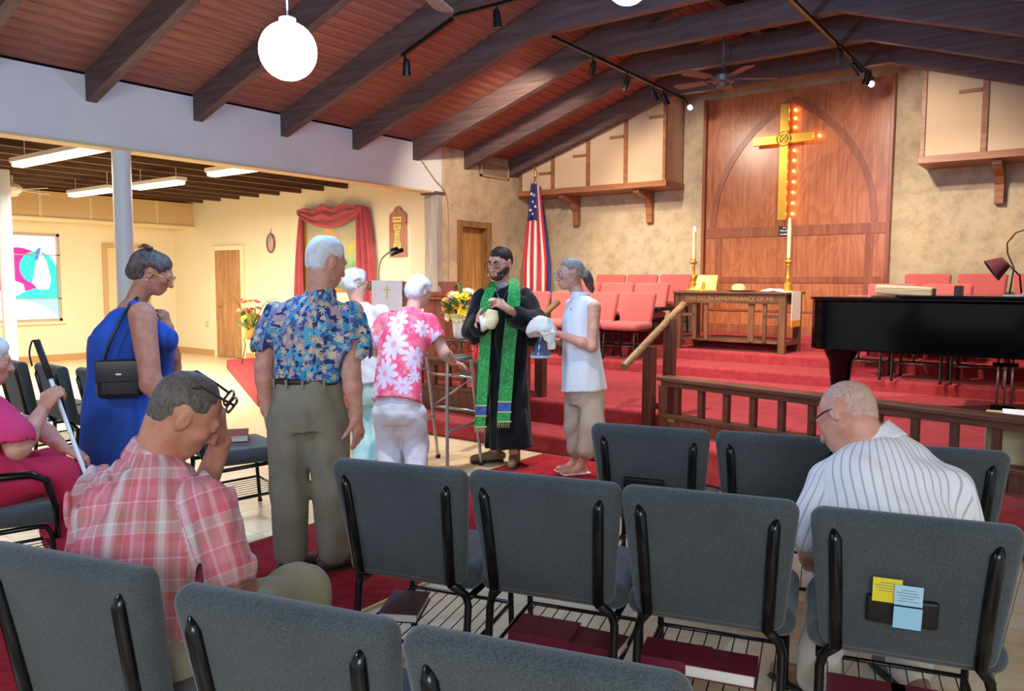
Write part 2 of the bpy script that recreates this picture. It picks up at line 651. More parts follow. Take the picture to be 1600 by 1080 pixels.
for y in (5.2, 6.1, 6.95, 7.4, 8.2):
    MB().bx(WX + 0.74, WX + 0.765, y, y + 0.05, 2.58, 3.03).build('batten', mat('batten_paint', '#efdcb0', None, 0.8), so)
MB().bx(WX, WX + 0.78, -3.4, 9.0, 2.55, 2.58).build('soffit_edge', mat('batten_paint', '#efdcb0', None, 0.8), so)
m_base = mat('tan_base', '#c59a66', None, 0.6)
tag(MB().bx(WX, WX + 0.02, -3.4, 9.0, 0, 0.12).build('baseboard_far', m_base), kind='structure')
bb = MB().bx(WX, -13.98, 8.98, 9.0, 0, 0.12).bx(-13.0, XL - 0.2, 8.98, 9.0, 0, 0.12)
tag(bb.build('baseboard_side_room', m_base), kind='structure')
# slim door in the cream wall, ajar leaf
dd = tag(MB().bx(-13.93, -13.10, 8.955, 8.99, 0.02, 2.08).build('door_2', wood('door_oak', '#8f6340', '#b58458', '#c99c70', 'Z', 0.4)), kind='structure')
f2 = MB().bx(-14.02, -13.93, 8.95, 9.0, 0, 2.17).bx(-13.10, -13.01, 8.95, 9.0, 0, 2.17).bx(-13.929, -13.101, 8.952, 9.0, 2.08, 2.168)
f2.build('door_frame', mat('frame_cream', '#f1e2b8', None, 0.6), dd, bevel=0.005)
k2 = MB().tube([(-13.80, 8.95, 1.0), (-13.80, 8.90, 1.0), (-13.70, 8.90, 1.0)], 0.012)
k2.build('door_handle', mat('brass', '#c9a24a', None, 0.3, 0.9), dd, True)
d3 = tag(MB().bx(WX - 0.0, WX + 0.03, ddy0, ddy1, 0.02, ddz).build('door_3', mat('door_cream', '#e3cfa4', None, 0.6)), kind='structure')
f3 = MB().bx(WX, WX + 0.045, ddy0 - 0.09, ddy0, 0, ddz + 0.09).bx(WX, WX + 0.045, ddy1, ddy1 + 0.09, 0, ddz + 0.09).bx(WX, WX + 0.043, ddy0 + 0.001, ddy1 - 0.001, ddz, ddz + 0.088)
f3.build('door_frame', mat('frame_tan2', '#c9ab78', None, 0.6), d3, bevel=0.005)

# pipe columns
for (x, y) in ((-7.88, 4.06), (-12.4, 4.7)):
    c_ = MB().lathe((x, y, 0), [(0.11, 0), (0.11, 0.02), (0.088, 0.03), (0.088, 2.75 if x > -10 else 3.02), (0.088, 2.78 if x > -10 else 3.03)], 24)
    o = tag(c_.build('column', mat('column_paint', '#c9ced0', None, 0.45), angle=40), kind='structure')

# stage: carpeted levels
st = thing('stage', None, None)
tag(st, kind='structure')


def level(poly, z0, z1, name='step', r=0.03):
    b = MB().prism(poly, z0, z1, 'XY')
    o = b.build(name, m_carpet, st)
    bv = o.modifiers.new('bevel', 'BEVEL')
    bv.width, bv.segments, bv.limit_method = r, 3, 'ANGLE'
    return o


E_ = 0.655
level([(-7.75, 5.62), (E_, 5.62), (E_, 7.0), (-7.3, 7.0), (-7.3, 8.5), (-7.75, 8.5), (-11.6, 8.8), (-11.8, 7.75), (-7.98, 5.64)], 0, 0.165)
level([(-7.72, 6.12), (-2.78, 6.08), (-0.30, 5.52), (E_, 5.30), (E_, YB), (-7.72, YB)], 0.0, Z1)
level([(-7.71, 8.7), (E_, 8.7), (E_, YB), (-7.71, YB)], Z1 - 0.1, ZA)
level([(-7.70, 9.42), (E_, 9.42), (E_, YB), (-7.70, YB)], ZA - 0.1, ZB)
level([(-7.69, 10.12), (E_, 10.12), (E_, YB), (-7.69, YB)], ZB - 0.1, ZC)
# kneeling step in front of the right rail
dxr = Vector((2.44, -0.53, 0)).normalized()
nr = Vector((-dxr.y, dxr.x, 0))
p0 = Vector((-2.86, 5.93, 0))


def RP(s, t):
    p = p0 + dxr * s + nr * t
    return (p.x, p.y)


level([RP(0.05, -0.42), RP(3.3, -0.42), RP(3.3, -0.02), RP(0.05, -0.02)], 0.02, 0.285)

# stained glass window of the side room
w1 = thing('window_1', None, None, (WX, 0, 0))
tag(w1, kind='structure')
fm = MB()
fw = 0.05
for (a, b) in ((win_y0, win_y0 + fw), (win_y1 - fw, win_y1), (5.64, 5.68)):
    fm.bx(-0.07, 0.02, a, b, win_z0, win_z1)
for (a, b) in ((win_z0, win_z0 + fw), (win_z1 - fw, win_z1), (1.145, 1.165), (1.94, 1.96)):
    fm.bx(-0.07, 0.02, win_y0, win_y1, a, b)
fm.build('window_frame', mat('window_frame_paint', '#b9ae9c', None, 0.5), w1)
MB().bx(-0.02, 0.06, win_y0 - 0.05, win_y1 + 0.05, win_z0 - 0.05, win_z0).build('window_sill', mat('frame_cream', '#f1e2b8', None, 0.6), w1)


def glass(name, hexc, e):
    t = NT(name)
    c = lin(hexc)
    t.bsdf.inputs['Emission Color'].default_value = c
    t.bsdf.inputs['Emission Strength'].default_value = e  # glow in the panes stands in for daylight coming through
    return t.done(c, 0.2)


g_teal, g_mag, g_white, g_cyan, g_blue = glass('glass_teal', '#2fb9b4', 0.75), glass('glass_magenta', '#e02c84', 0.8), glass('glass_white', '#f3f6fb', 1.0), glass('glass_cyan', '#7fe0f2', 1.0), glass('glass_blue', '#4c6fc0', 0.7)
gy0, gy1, gz0, gz1 = win_y0 - 0.32, win_y1 - 0.32, win_z0, win_z1


def pane(poly, m, x):
    MB().prism([(a + 0.32, b) for a, b in poly], x, x + 0.006, 'YZ').build('pane', m, w1)


def arc(cy, cz, ry, rz, a0, a1, n=16):
    return [(cy + ry * math.cos(math.radians(a0 + (a1 - a0) * i / n)), cz + rz * math.sin(math.radians(a0 + (a1 - a0) * i / n))) for i in range(n + 1)]


pane([(gy0, gz0), (gy1, gz0), (gy1, gz1), (gy0, gz1)], g_white, -0.055)
pane([(gy0, 1.94), (5.34, 1.94), (5.34, gz1), (gy0, gz1)], g_blue, -0.048)
pane(arc(5.72, 1.42, 0.60, 0.66, 0, 180), g_mag, -0.047)
pane([(5.12, 1.42), (6.32, 1.42), (6.30, 1.30), (5.12, 1.30)], g_mag, -0.0465)
pane(arc(6.05, 1.72, 0.30, 0.30, 20, 250) + [(6.15, 1.55), (6.37, 1.3), (6.37, 1.75)], g_teal, -0.041)
pane([(5.55, 1.16), (6.37, 1.16), (6.37, 1.45), (6.1, 1.38), (5.85, 1.30)], g_teal, -0.0405)
pane(arc(5.4, gz0, 0.97, 0.40, 0, 90) + [(5.4, gz0)], g_white, -0.036)
pane([(5.75, 1.145), (6.37, 1.145), (6.37, gz0), (6.30, gz0), (6.15, 0.98), (5.95, 1.09)], g_cyan, -0.041)
pane([(5.95, 1.45), (6.03, 1.82), (6.10, 2.02), (6.20, 1.85), (6.27, 1.5), (6.22, 1.33), (6.05, 1.32)], g_white, -0.035)
pane([(5.42, 1.22), (5.50, 1.42), (5.62, 1.50), (5.80, 1.42), (5.82, 1.3), (5.70, 1.22)], g_white, -0.034)
pane([(6.0, 1.86), (6.04, 2.05), (6.12, 2.1), (6.10, 2.0), (6.06, 1.86)], g_blue, -0.030)

# ---------------------------------------------------------------- altar wall: wood panel, cross, grille boxes
def panelwood():
    t = NT('reredos_plywood')
    v = t.coords((1.0, 1.0, 0.30))
    w = t.noise(v, 2.2, 3, 0.5, 1.0)
    wv = t.math('SINE', t.math('MULTIPLY', w, 60.0))
    fine = t.noise(t.coords((16, 16, 0.6)), 2.0, 5, 0.6)
    f = t.math('MULTIPLY_ADD', t.math('SUBTRACT', fine, 0.5), 0.55, t.math('MULTIPLY_ADD', wv, 0.05, 0.5))
    c = t.ramp(f, [(0.36, lin('#93502f')), (0.5, lin('#ab643e')), (0.66, lin('#bd7a54'))])
    return t.done(c, 0.3, 0, 0.45)


m_pan = panelwood()
m_pantrim = wood('reredos_trim', '#7c4028', '#8f5034', '#a26244', 'Z', 0.35)
m_gold = mat('polished_brass', '#c9962e', '#d6a845', 0.36, 0.6, scale=3)
m_cream = mat('grille_cloth', '#cbb092', '#c4a888', 0.9, scale=2)
m_boxwood = wood('box_frame_wood', '#7a4a30', '#96603f', '#ab7650', 'X', 0.45)

px0, px1, pz1 = -4.76, -2.20, 4.14
pn = thing('altar_panel', 'tall reddish plywood panel with pointed arch trim on the altar wall', 'panel', (-3.48, YB, ZC))
pb = MB().bx(px0 + 3.48, px1 + 3.48, -0.035, -0.002, 0, pz1 - ZC)
pb.build('backing_board', m_pan, pn)
for a in (px0, px1 - 0.045):
    MB().bx(a + 3.48, a + 3.525, -0.10, -0.035, 0, pz1 - ZC).build('side_board', m_pantrim, pn, bevel=0.004)
for (a, b) in ((1.49 - ZC, 1.58 - ZC), (2.14 - ZC, 2.28 - ZC), (0.0, 0.14), (0.32, 0.36)):
    MB().bx(px0 + 3.525, px1 + 3.435, -0.047, -0.035, a, b).build('rail_board', m_pantrim, pn, bevel=0.003)
for a in (-1.08, -0.05, 0.98):
    MB().bx(a, a + 0.10, -0.045, -0.035, 0.36, 2.14 - ZC).build('stile_board', m_pantrim, pn, bevel=0.003)
for sgn in (-1, 1):
    outer, inner = [], []
    n = 18
    for i in range(n + 1):
        u = i / n
        a = math.radians(62 * u)
        R = 2.02
        x = (R * math.cos(a) - R) + 1.14
        z = 2.30 + 1.76 * math.sin(a) / math.sin(math.radians(62)) * 0.985
        k = 1.14 / (1.14 - ((R * math.cos(math.radians(62)) - R) + 1.14))
        x = 1.14 + (x - 1.14) * k
        outer.append((x, z))
    for i, (x, z) in enumerate(outer):
        q0, q1 = outer[max(i - 1, 0)], outer[min(i + 1, n)]
        tx, tz = q1[0] - q0[0], q1[1] - q0[1]
        L = math.hypot(tx, tz)
        inner.append((max(x - tz / L * 0.085, 0.0), z + tx / L * 0.085))
    m_ = MB()
    vs, fs = [], []
    for i in range(n + 1):
        for y in (-0.046, -0.034):
            vs += [(sgn * outer[i][0] - 0.02, y, outer[i][1] - ZC), (sgn * inner[i][0] - 0.02, y, inner[i][1] - ZC)]
    for i in range(n):
        a, b = 4 * i, 4 * i + 4
        fs += [(a, a + 1, b + 1, b), (a + 2, b + 2, b + 3, a + 3), (a, b, b + 2, a + 2), (a + 1, a + 3, b + 3, b + 1)]
    m_.add(vs, fs)
    m_.build('arch_trim', m_pantrim, pn)

cx, cy_ = -3.56, YB - 0.16
cr = thing('cross', 'brass cross with round emblem hung on the arched wood panel', 'cross', (cx, cy_, 2.35))
MB().box((0.0, 0, 0.785), (0.115, 0.05, 1.57)).build('upright', m_gold, cr, bevel=0.006)
MB().box((-0.02, 0.0, 1.10), (0.82, 0.045, 0.125)).build('crossbar', m_gold, cr, bevel=0.006)
MB().tube([(0.095 * math.cos(i * math.pi / 10), -0.03, 1.10 + 0.095 * math.sin(i * math.pi / 10)) for i in range(21)], 0.009, 6).tube([(0.055 * math.cos(i * math.pi / 10), -0.032, 1.10 + 0.055 * math.sin(i * math.pi / 10)) for i in range(21)], 0.008, 6).bar((-0.05, -0.032, 1.05), (0.05, -0.032, 1.15), 0.01, 0.012, (0, 1, 0)).bar((0.05, -0.032, 1.05), (-0.05, -0.032, 1.15), 0.01, 0.012, (0, 1, 0)).build('emblem_ring', m_gold, cr, True)
for z in (0.15, 1.35):
    MB().tube([(0.02, 0.02, z), (0.02, 0.125, z)], 0.012).build('standoff', m_black, cr, True)
bl = mat('warm_bulb', '#ffb347', None, 0.5, emit=22)
bm_ = MB().ball((0, 0, 0), 0.019, 8, 6).mesh('bulb', bl, True)
bpos = [(0.115, z) for z in (0.09, 0.235, 0.38, 0.525, 0.67, 0.815, 0.95, 1.26, 1.38, 1.49)] + [(0.30, 1.09), (0.44, 1.115), (-0.35, 1.14), (-0.2, 1.12)]
for (x, z) in bpos:
    o = bpy.data.objects.new('bulb', bm_)
    COL.objects.link(o)
    o.parent = cr
    o.location = (x, 0.085, z)

sg = thing('wall_sign', 'small black sign with white lettering on the wood panel under the cross', 'sign', (-3.55, YB - 0.055, 2.21))
MB().box((0, 0, 0), (0.165, 0.012, 0.125)).build('plate', mat('sign_black', '#141414', None, 0.4), sg, bevel=0.003)
m_wtx = mat('sign_white', '#f2f2f2', None, 0.6)
text_part('TRUST', 0.045, m_wtx, sg, (0, -0.007, 0.0), (math.pi / 2, 0, 0), 0.001)
MB().box((0, -0.007, -0.046), (0.12, 0.002, 0.012)).box((0, -0.007, 0.045), (0.05, 0.002, 0.008)).build('sign_line', m_wtx, sg)


def grille_box(label, x0, x1, zb, divs, brackets, flip):
    g = thing('grille_box', label, 'organ box', ((x0 + x1) / 2, YB, zb))
    c0 = (x0 + x1) / 2
    a, b = x0 - c0, x1 - c0
    D = 0.62

    def top(x):
        return min(zc(x + c0) - 0.02, 4.34 + 0.5) - zb
    # cloth body
    mb = MB()
    xs = [a + 0.02, b - 0.02]
    if flip:
        mid = []
    poly = [(a + 0.02, 0.03), (b - 0.02, 0.03), (b - 0.02, top(b)), (a + 0.02, top(a))]
    mb.prism(poly, -D + 0.02, -0.002, 'XZ')
    mb.build('cloth_panel', m_cream, g)
    MB().bx(a - 0.02, b + 0.02, -D - 0.01, -0.002, -0.05, 0.035).build('bottom_board', m_boxwood, g, bevel=0.005)
    for x in divs:
        xx = x - c0
        MB().prism([(xx - 0.03, 0.03), (xx + 0.03, 0.03), (xx + 0.03, top(xx + 0.03)), (xx - 0.03, top(xx - 0.03))], -D - 0.005, -D + 0.03, 'XZ').build('mullion', m_boxwood, g)
    for xx in (a, b):
        s = 0.045 if xx == a else -0.045
        for yy in (-D - 0.005, -0.05):
            MB().prism([(min(xx, xx + s), 0.03), (max(xx, xx + s), 0.03), (max(xx, xx + s), top(xx)), (min(xx, xx + s), top(xx))], yy, yy + 0.045, 'XZ').build('corner_post', m_boxwood, g)
    for i in range(len(divs) + 1):
        e = [a] + [d - c0 for d in divs] + [b]
        xx = e[i + 1] - 0.17
        MB().bx(xx - 0.10, xx + 0.13, -D - 0.004, -D + 0.03, min(top(xx) - 0.42, 4.02 - zb), min(top(xx) - 0.38, 4.06 - zb)).build('top_cleat', m_boxwood, g)
    for x in brackets:
        xx = x - c0
        MB().prism([(-0.002, -0.05), (-0.52, -0.05), (-0.52, -0.10), (-0.20, -0.17), (-0.10, -0.30), (-0.09, -0.52), (-0.002, -0.52)][::-1], xx - 0.05, xx + 0.05, 'YZ').build('bracket', m_boxwood, g, bevel=0.006)
    return g


grille_box('long cloth fronted grille box left of the wood panel under the rafters', -7.70, -5.10, 2.93, (-7.05, -6.40, -5.75), (-6.95, -5.62), False)
grille_box('cloth fronted grille box at upper right of the altar wall', -1.80, 0.60, 2.96, (-1.15, -0.5, 0.1), (-1.02, 0.0), True)

# vent on the plaster wall
vt = thing('wall_vent', 'rectangular slatted vent high on the plaster wall under the rafters', 'vent', (XL, 9.95, 3.245))
MB().bx(0.0, 0.02, -0.36, 0.36, -0.12, 0.12).build('vent_back', mat('vent_dark', '#6b5c4b', None, 0.8), vt)
vf = MB()
for a in ((-0.36, -0.33), (0.33, 0.36)):
    vf.bx(0.015, 0.04, a[0], a[1], -0.12, 0.12)
vf.bx(0.015, 0.04, -0.36, 0.36, 0.095, 0.12).bx(0.015, 0.04, -0.36, 0.36, -0.12, -0.095)
vf.build('vent_frame', mat('vent_tan', '#b09a78', None, 0.6), vt)
sl = MB().bx(0.018, 0.036, -0.33, 0.33, -0.006, 0.006).mesh('slat', mat('vent_tan', '#b09a78'))
for i in range(7):
    o = bpy.data.objects.new('slat', sl)
    COL.objects.link(o)
    o.parent = vt
    o.location = (0, 0, -0.08 + i * 0.027)


# ---------------------------------------------------------------- stacking chairs
def fabric(name, a, b, sc=220):
    t = NT(name)
    v = t.coords((1, 1, 1))
    weave = t.noise(t.coords((1, 1, 2.2)), sc, 2, 0.6)
    n2 = t.noise(v, 3.0, 3)
    f = t.math('ADD', t.math('MULTIPLY', weave, 0.75), t.math('MULTIPLY', n2, 0.25))
    c = t.ramp(f, [(0.36, lin(a)), (0.62, lin(b))])
    t.bump(weave, 0.35, 0.003)
    t.bsdf.inputs['Sheen Weight'].default_value = 0.25
    return t.done(c, 0.9, 0, 0.2)


m_grey = fabric('grey_weave', '#33383a', '#505658')
m_red = fabric('coral_weave', '#b6534f', '#c4645e', 260)
m_leg = mat('chair_tube_black', '#101114', None, 0.22, 0.3, spec=0.6)


def make_chair(label, fab, group, arms=False, W=0.54):
    t = thing('stacking_chair', label, 'chair', (0, 0, 0), 0, group)
    R = Matrix.Rotation(math.radians(-1.5), 3, 'X')
    seat = MB().rbox((0, 0.015, 0.425), (W, 0.47, 0.095), 0.045, 4, R)
    seat.build('seat', fab, t, True)
    tilt = math.radians(11)
    Rb = Matrix.Rotation(tilt, 3, 'X')
    H = 0.445
    bc = Vector((0, -0.255, 0.632))
    MB().rbox(bc, (W, 0.078, H), 0.038, 5, Rb, lambda z: 0.86 + 0.14 * min(1, z * 1.25)).build('backrest', fab, t, True)
    dn = Rb @ Vector((0, -1, 0))
    upv = Rb @ Vector((0, 0, 1))
    for s in (-1, 1):
        x = s * (W / 2 - 0.062)
        p_top = bc + upv * (H / 2 - 0.048) + dn * 0.030
        p_mid = bc + upv * 0.0 + dn * 0.040
        p_bot = bc - upv * (H / 2 - 0.02) + dn * 0.045
        pts = [p_top, p_top - upv * 0.03 + dn * 0.012, p_mid, p_bot]
        pts = [(x - (0.02 * s) * (i / 3), q[1], q[2]) for i, q in enumerate(pts)]
        MB().tube(pts, [0.010, 0.0185, 0.0195, 0.0185], 10).build('back_post', m_leg, t, True)
        xr = x - 0.0 * s
        MB().tube([pts[-1], (s * (W / 2 - 0.05), -0.205, 0.37), (s * (W / 2 - 0.04), -0.20, 0.33), (s * (W / 2 - 0.04), -0.235, 0.02), (s * (W / 2 - 0.04), -0.236, 0.0)], [0.017, 0.0155, 0.0145, 0.0135, 0.017], 8).build('leg', m_leg, t, True)
        MB().tube([(s * (W / 2 - 0.04), -0.19, 0.355), (s * (W / 2 - 0.04), 0.16, 0.365), (s * (W / 2 - 0.04), 0.195, 0.355), (s * (W / 2 - 0.04), 0.215, 0.32), (s * (W / 2 - 0.04), 0.235, 0.02), (s * (W / 2 - 0.04), 0.236, 0.0)], [0.0125] * 5 + [0.017], 8).build('leg', m_leg, t, True)
    q_ = W / 2 - 0.04
    rk = MB().tube([(0, -0.225, 0.16), (q_ - 0.01, -0.225, 0.16), (q_, -0.215, 0.16), (q_, 0.215, 0.175), (q_ - 0.01, 0.225, 0.175), (-q_ + 0.01, 0.225, 0.175), (-q_, 0.215, 0.175), (-q_, -0.215, 0.16), (-q_ + 0.01, -0.225, 0.16), (0, -0.225, 0.16)], 0.0085, 6).build('book_rack', m_leg, t, True)
    rd = MB()
    for i in range(9):
        rd.tube([(-0.2 + i * 0.05, -0.225, 0.162), (-0.2 + i * 0.05, 0.225, 0.177)], 0.0025, 5, False)
    rd.build('rack_wires', m_leg, rk)
    if arms:
        for s in (-1, 1):
            MB().tube([(s * 0.25, -0.24, 0.60), (s * 0.27, -0.18, 0.625), (s * 0.275, 0.14, 0.62), (s * 0.272, 0.20, 0.585), (s * 0.262, 0.235, 0.45), (s * 0.235, 0.24, 0.3)], [0.013, 0.019, 0.019, 0.017, 0.014, 0.013], 8).build('armrest', m_leg, t, True)
    return t


def add_pocket(t):
    """small black card pocket on the rear of the back"""
    tilt = Matrix.Rotation(math.radians(11), 3, 'X')
    c = Vector((0, -0.255, 0.632)) + tilt @ Vector((-0.02, -0.047, -0.055))
    MB().rbox(c, (0.185, 0.022, 0.085), 0.008, 2, tilt).build('card_pocket', mat('pocket_black', '#0d0d10', None, 0.5), t, True)


def chair_from_top(px0, px1, py0, py1, z=0.852):
    """origin and turn of a chair whose upper back corners are seen at the two pixels"""
    a, b = onZ(px0, py0, z), onZ(px1, py1, z)
    return a, b


grey0 = make_chair('grey fabric stacking chair', m_grey, 'grey stacking chairs')
red0 = make_chair('coral red stacking chair', m_red, 'coral choir chairs', False, 0.52)


BACK_Y = -0.31      # local y of the top of the back


def put_by_back(src, mx, my, ang, label, first=False, z=0.0, group=None):
    """mx,my = world position of the middle of the upper back edge; ang = turn about z"""
    loc = (mx - (-math.sin(ang)) * BACK_Y, my - math.cos(ang) * BACK_Y, z)
    if first:
        src.location = loc
        src.rotation_euler = (0, 0, ang)
        src['label'] = label
        return src
    return dup(src, loc, ang, label, group)


ROW = math.radians(15.3)


def row_at(px, py, n, pitch, z=0.852):
    p = onZ(px, py, z)
    return [(p[0] + math.cos(ROW) * (pitch * (i + 0.5)), p[1] + math.sin(ROW) * (pitch * (i + 0.5))) for i in range(n)]


GC = 'grey stacking chairs'
chairs = {}


def between(spans, z=0.852):
    out = []
    for (ax_, ay_, bx_, by_) in spans:
        p, q = onZ(ax_, ay_, z), onZ(bx_, by_, z)
        out.append(((p[0] + q[0]) / 2, (p[1] + q[1]) / 2))
    return out


row2 = between([(512, 716, 733, 736), (731, 732, 970, 759), (970, 755, 1252, 788), (1270, 790, 1605, 827)])
row3 = between([(-35, 842, 236, 900), (266, 908, 622, 982), (638, 982, 1065, 1062)])
row1 = between([(921, 660, 1111, 674), (1115, 672, 1330, 688), (1352, 689, 1572, 708)])
names2 = ['grey chair second row, leftmost, by the red runner', 'grey chair second row, second from left, maroon books beneath', 'grey chair second row, third from left, books on its rack', 'grey chair at right with yellow and blue cards in its pocket']
names3 = ['grey chair nearest lower left, under the plaid shirt man', 'grey chair in the nearest row, its back lower centre left', 'grey chair nearest bottom centre, its back just cut by the frame']
names1 = ['grey chair in the front row, leftmost, by the barefoot woman', 'grey chair front row, just left of the bald head', 'grey chair front row, rightmost, behind the striped shirt']
for i, (x, y) in enumerate(row2):
    chairs['r2', i] = put_by_back(grey0, x, y, ROW, names2[i], i == 0)
for i, (x, y) in enumerate(row3):
    chairs['r3', i] = put_by_back(grey0, x, y, ROW, names3[i])
for i, (x, y) in enumerate(row1):
    chairs['r1', i] = put_by_back(grey0, x, y, ROW, names1[i])
add_pocket(chairs['r2', 3])
add_pocket(chairs['r1', 0])
# left block
LB = [(-7.06, 2.66, -4), (-6.46, 2.70, -4), (-5.86, 2.74, -4)]
namesl = ['grey chair in the left block nearest the stained glass window', 'grey chair in the left block behind the white cane', 'grey chair in the left block touching the blue dress']
for (x, y, a), nm in zip(LB, namesl):
    chairs['l', nm] = put_by_back(grey0, x, y, math.radians(a), nm)
chairs['book'] = dup(grey0, (-4.36, 2.92, 0), math.radians(-14), 'grey chair at the tiled aisle with a maroon hymnal on its seat', GC)
arm0 = make_chair('grey armchair with black arm loop under the woman in pink', m_grey, GC, True)

# coral chairs on the stage, facing the people
rx = [(-4.86, 9.33, ZA, 'coral chair front stage row, rightmost of the left bank'), (-5.41, 9.33, ZA, 'coral chair front stage row, behind the sleeveless woman'), (-5.96, 9.33, ZA, 'coral chair front stage row, third from the right of its bank'), (-6.51, 9.33, ZA, 'coral chair front stage row, just right of the flag'),
      (-5.03, 10.08, ZB, 'coral chair middle stage row, beside the table with papers on it'), (-5.58, 10.08, ZB, 'coral chair middle stage row, second from the right'), (-6.13, 10.08, ZB, 'coral chair middle stage row, mostly behind the ponytail'),
      (-5.04, 10.86, ZC, 'coral chair back stage row, nearest the wood panel'), (-5.59, 10.86, ZC, 'coral chair back stage row, second left of the wood panel'), (-6.14, 10.86, ZC, 'coral chair back stage row, third left of the wood panel'),
      (-1.70, 10.86, ZC, 'coral chair back row behind the piano, left one'), (-1.12, 10.86, ZC, 'coral chair back row behind the piano lamp'), (-0.55, 10.86, ZC, 'coral chair back row at the right end of the stage'),
      (-1.95, 10.08, ZB, 'coral chair middle row behind the open book on the piano'), (-1.38, 10.08, ZB, 'coral chair middle row behind the piano lid'),
      (-1.98, 9.20, ZA, 'coral chair under view of the piano, left one'), (-1.43, 9.20, ZA, 'coral chair seen beneath the piano case, centre'), (-0.90, 9.20, ZA, 'coral chair seen beneath the piano, right one')]
for i, (x, y, z, nm) in enumerate(rx):
    put_by_back(red0, x, y, math.pi, nm, i == 0, z, None)

# ---------------------------------------------------------------- communion rails and hand rails
def comm_rail(label, a, b, zb, zt, nbal, zbase=0.165, drop=0.27):
    a, b = Vector((*a, 0)), Vector((*b, 0))
    d = (b - a)
    L = d.length
    rz = math.atan2(d.y, d.x)
    t = thing('communion_rail', label, 'railing', (a.x, a.y, zbase), rz)
    z0, z1 = zb - zbase, zt - zbase
    MB().bx(0, L, -0.085, 0.075, z1 - 0.035, z1).build('rail_cap', m_dark, t, bevel=0.008)
    MB().bx(0.02, L - 0.02, -0.05, 0.045, z1 - 0.08, z1 - 0.035).build('rail_moulding', m_dark, t, bevel=0.004)
    MB().bx(0, L, -0.06, 0.05, z0 - 0.035, z0).build('base_board', m_dark, t, bevel=0.005)
    bal = MB().bx(-0.022, 0.022, -0.024, 0.024, z0, z1 - 0.075).mesh('baluster', m_darkz)
    for i in range(nbal):
        o = bpy.data.objects.new('baluster', bal)
        COL.objects.link(o)
        o.parent = t
        o.location = (0.155 + (L - 0.3) * i / (nbal - 1), 0, 0)
    for x in (0.0, L - 0.09):
        MB().bx(x, x + 0.09, -0.055, 0.045, 0, z1 - 0.075).build('end_post', m_darkz, t, bevel=0.004)
    nb = int(L / 0.095)
    pl = MB().bx(0.002, L / nb - 0.002, -0.045, -0.028, 0, z0 - 0.035).mesh('panel_board', m_darkz)
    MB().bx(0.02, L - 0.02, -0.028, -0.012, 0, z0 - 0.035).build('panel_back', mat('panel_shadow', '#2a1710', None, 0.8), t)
    for i in range(nb):
        o = bpy.data.objects.new('panel_board', pl)
        COL.objects.link(o)
        o.parent = t
        o.location = (L / nb * i, 0, 0)
    return t


rail_r = comm_rail('dark oak communion rail at right in front of the piano', (p0.x, p0.y), RP(2.85, 0), 0.425, 0.727, 12)
MB().box((0.13, -0.047, 0.21), (0.07, 0.006, 0.028)).build('name_plate', mat('brass_plate', '#a98a4a', None, 0.35, 0.6), rail_r)
comm_rail('dark oak communion rail at left behind the pastor', (-6.45, 6.06), (-4.36, 6.02), 0.43, 0.72, 10)


def hand_rail(label, x, flip=1):
    t = thing('hand_rail', label, 'handrail', (x, 5.9, 0.165))
    MB().bx(-0.045, 0.045, -0.02, 0.07, 0, 0.80).build('post', m_darkz, t, bevel=0.005)
    MB().bx(-0.045 + 0.03 * flip, 0.045 + 0.03 * flip, 0.30, 0.39, 0.22, 1.02).build('post', m_darkz, t, bevel=0.005)
    a, b = Vector((0, -0.42, 0.665)), Vector((0.02 * flip, 0.62, 1.135))
    MB().tube([a, b], 0.031, 14).build('pole', wood('handrail_pole', '#6b4a2c', '#8d6a45', '#a5835c', 'Y', 0.4), t, angle=40)
    MB().bar((0.05 * flip, 0.0, 0.31), (0.05 * flip, 0.36, 0.24), 0.02, 0.05).build('brace', m_dark, t)
    return t


hand_rail('sloping wooden hand rail right of the sleeveless woman', -2.98)
hand_rail('sloping wooden hand rail left of the stage steps behind the pastor', -4.27, -1)

# ---------------------------------------------------------------- communion table and what stands on it
m_table = wood('table_oak', '#4c301f', '#68452e', '#80593c', 'X', 0.35)
m_tablez = wood('table_oak_leg', '#4c301f', '#68452e', '#80593c', 'Z', 0.35)
tl, tr_ = onZ(1078, 455, 1.382), onZ(1256, 459, 1.382)
TX0, TX1, TY = -4.42, -2.98, 9.50
tb = thing('communion_table', 'carved oak communion table with open slat ends on the stage', 'table', ((TX0 + TX1) / 2, TY + 0.28, ZB), math.radians(-1.5))
TW = (TX1 - TX0) / 2
TD = 0.30
HT = 0.745
MB().bx(-TW - 0.03, TW + 0.03, -TD - 0.03, TD + 0.03, HT - 0.028, HT).build('tabletop', m_table, tb, bevel=0.006)
ap = MB().bx(-TW + 0.05, TW - 0.05, -TD, -TD + 0.025, HT - 0.148, HT - 0.028).build('apron', m_table, tb)
MB().bx(-TW + 0.05, TW - 0.05, TD - 0.025, TD, HT - 0.148, HT - 0.028).build('apron', m_table, tb)
for s in (-1, 1):
    MB().bx(s * TW - 0.05 * (s > 0), s * TW + 0.05 * (s < 0), -TD + 0.05, TD - 0.05, HT - 0.148, HT - 0.028).build('apron', m_table, tb)
    for q in (-1, 1):
        MB().bx(s * TW - 0.085 * (s > 0), s * TW + 0.085 * (s < 0), q * TD - 0.07 * (q > 0), q * TD + 0.07 * (q < 0), 0, HT - 0.028).build('leg', m_tablez, tb, bevel=0.004)
    MB().bx(s * TW - 0.05 * (s > 0), s * TW + 0.05 * (s < 0), -TD + 0.05, TD - 0.05, 0.10, 0.16).build('stretcher', m_table, tb)
for k, y in enumerate((-0.26, -0.18, -0.10, -0.02, 0.06, 0.14, 0.22)):
    MB().bx(-TW + 0.06, TW - 0.06, y, y + 0.045, 0.115, 0.14).build('shelf_slat', m_table, tb)
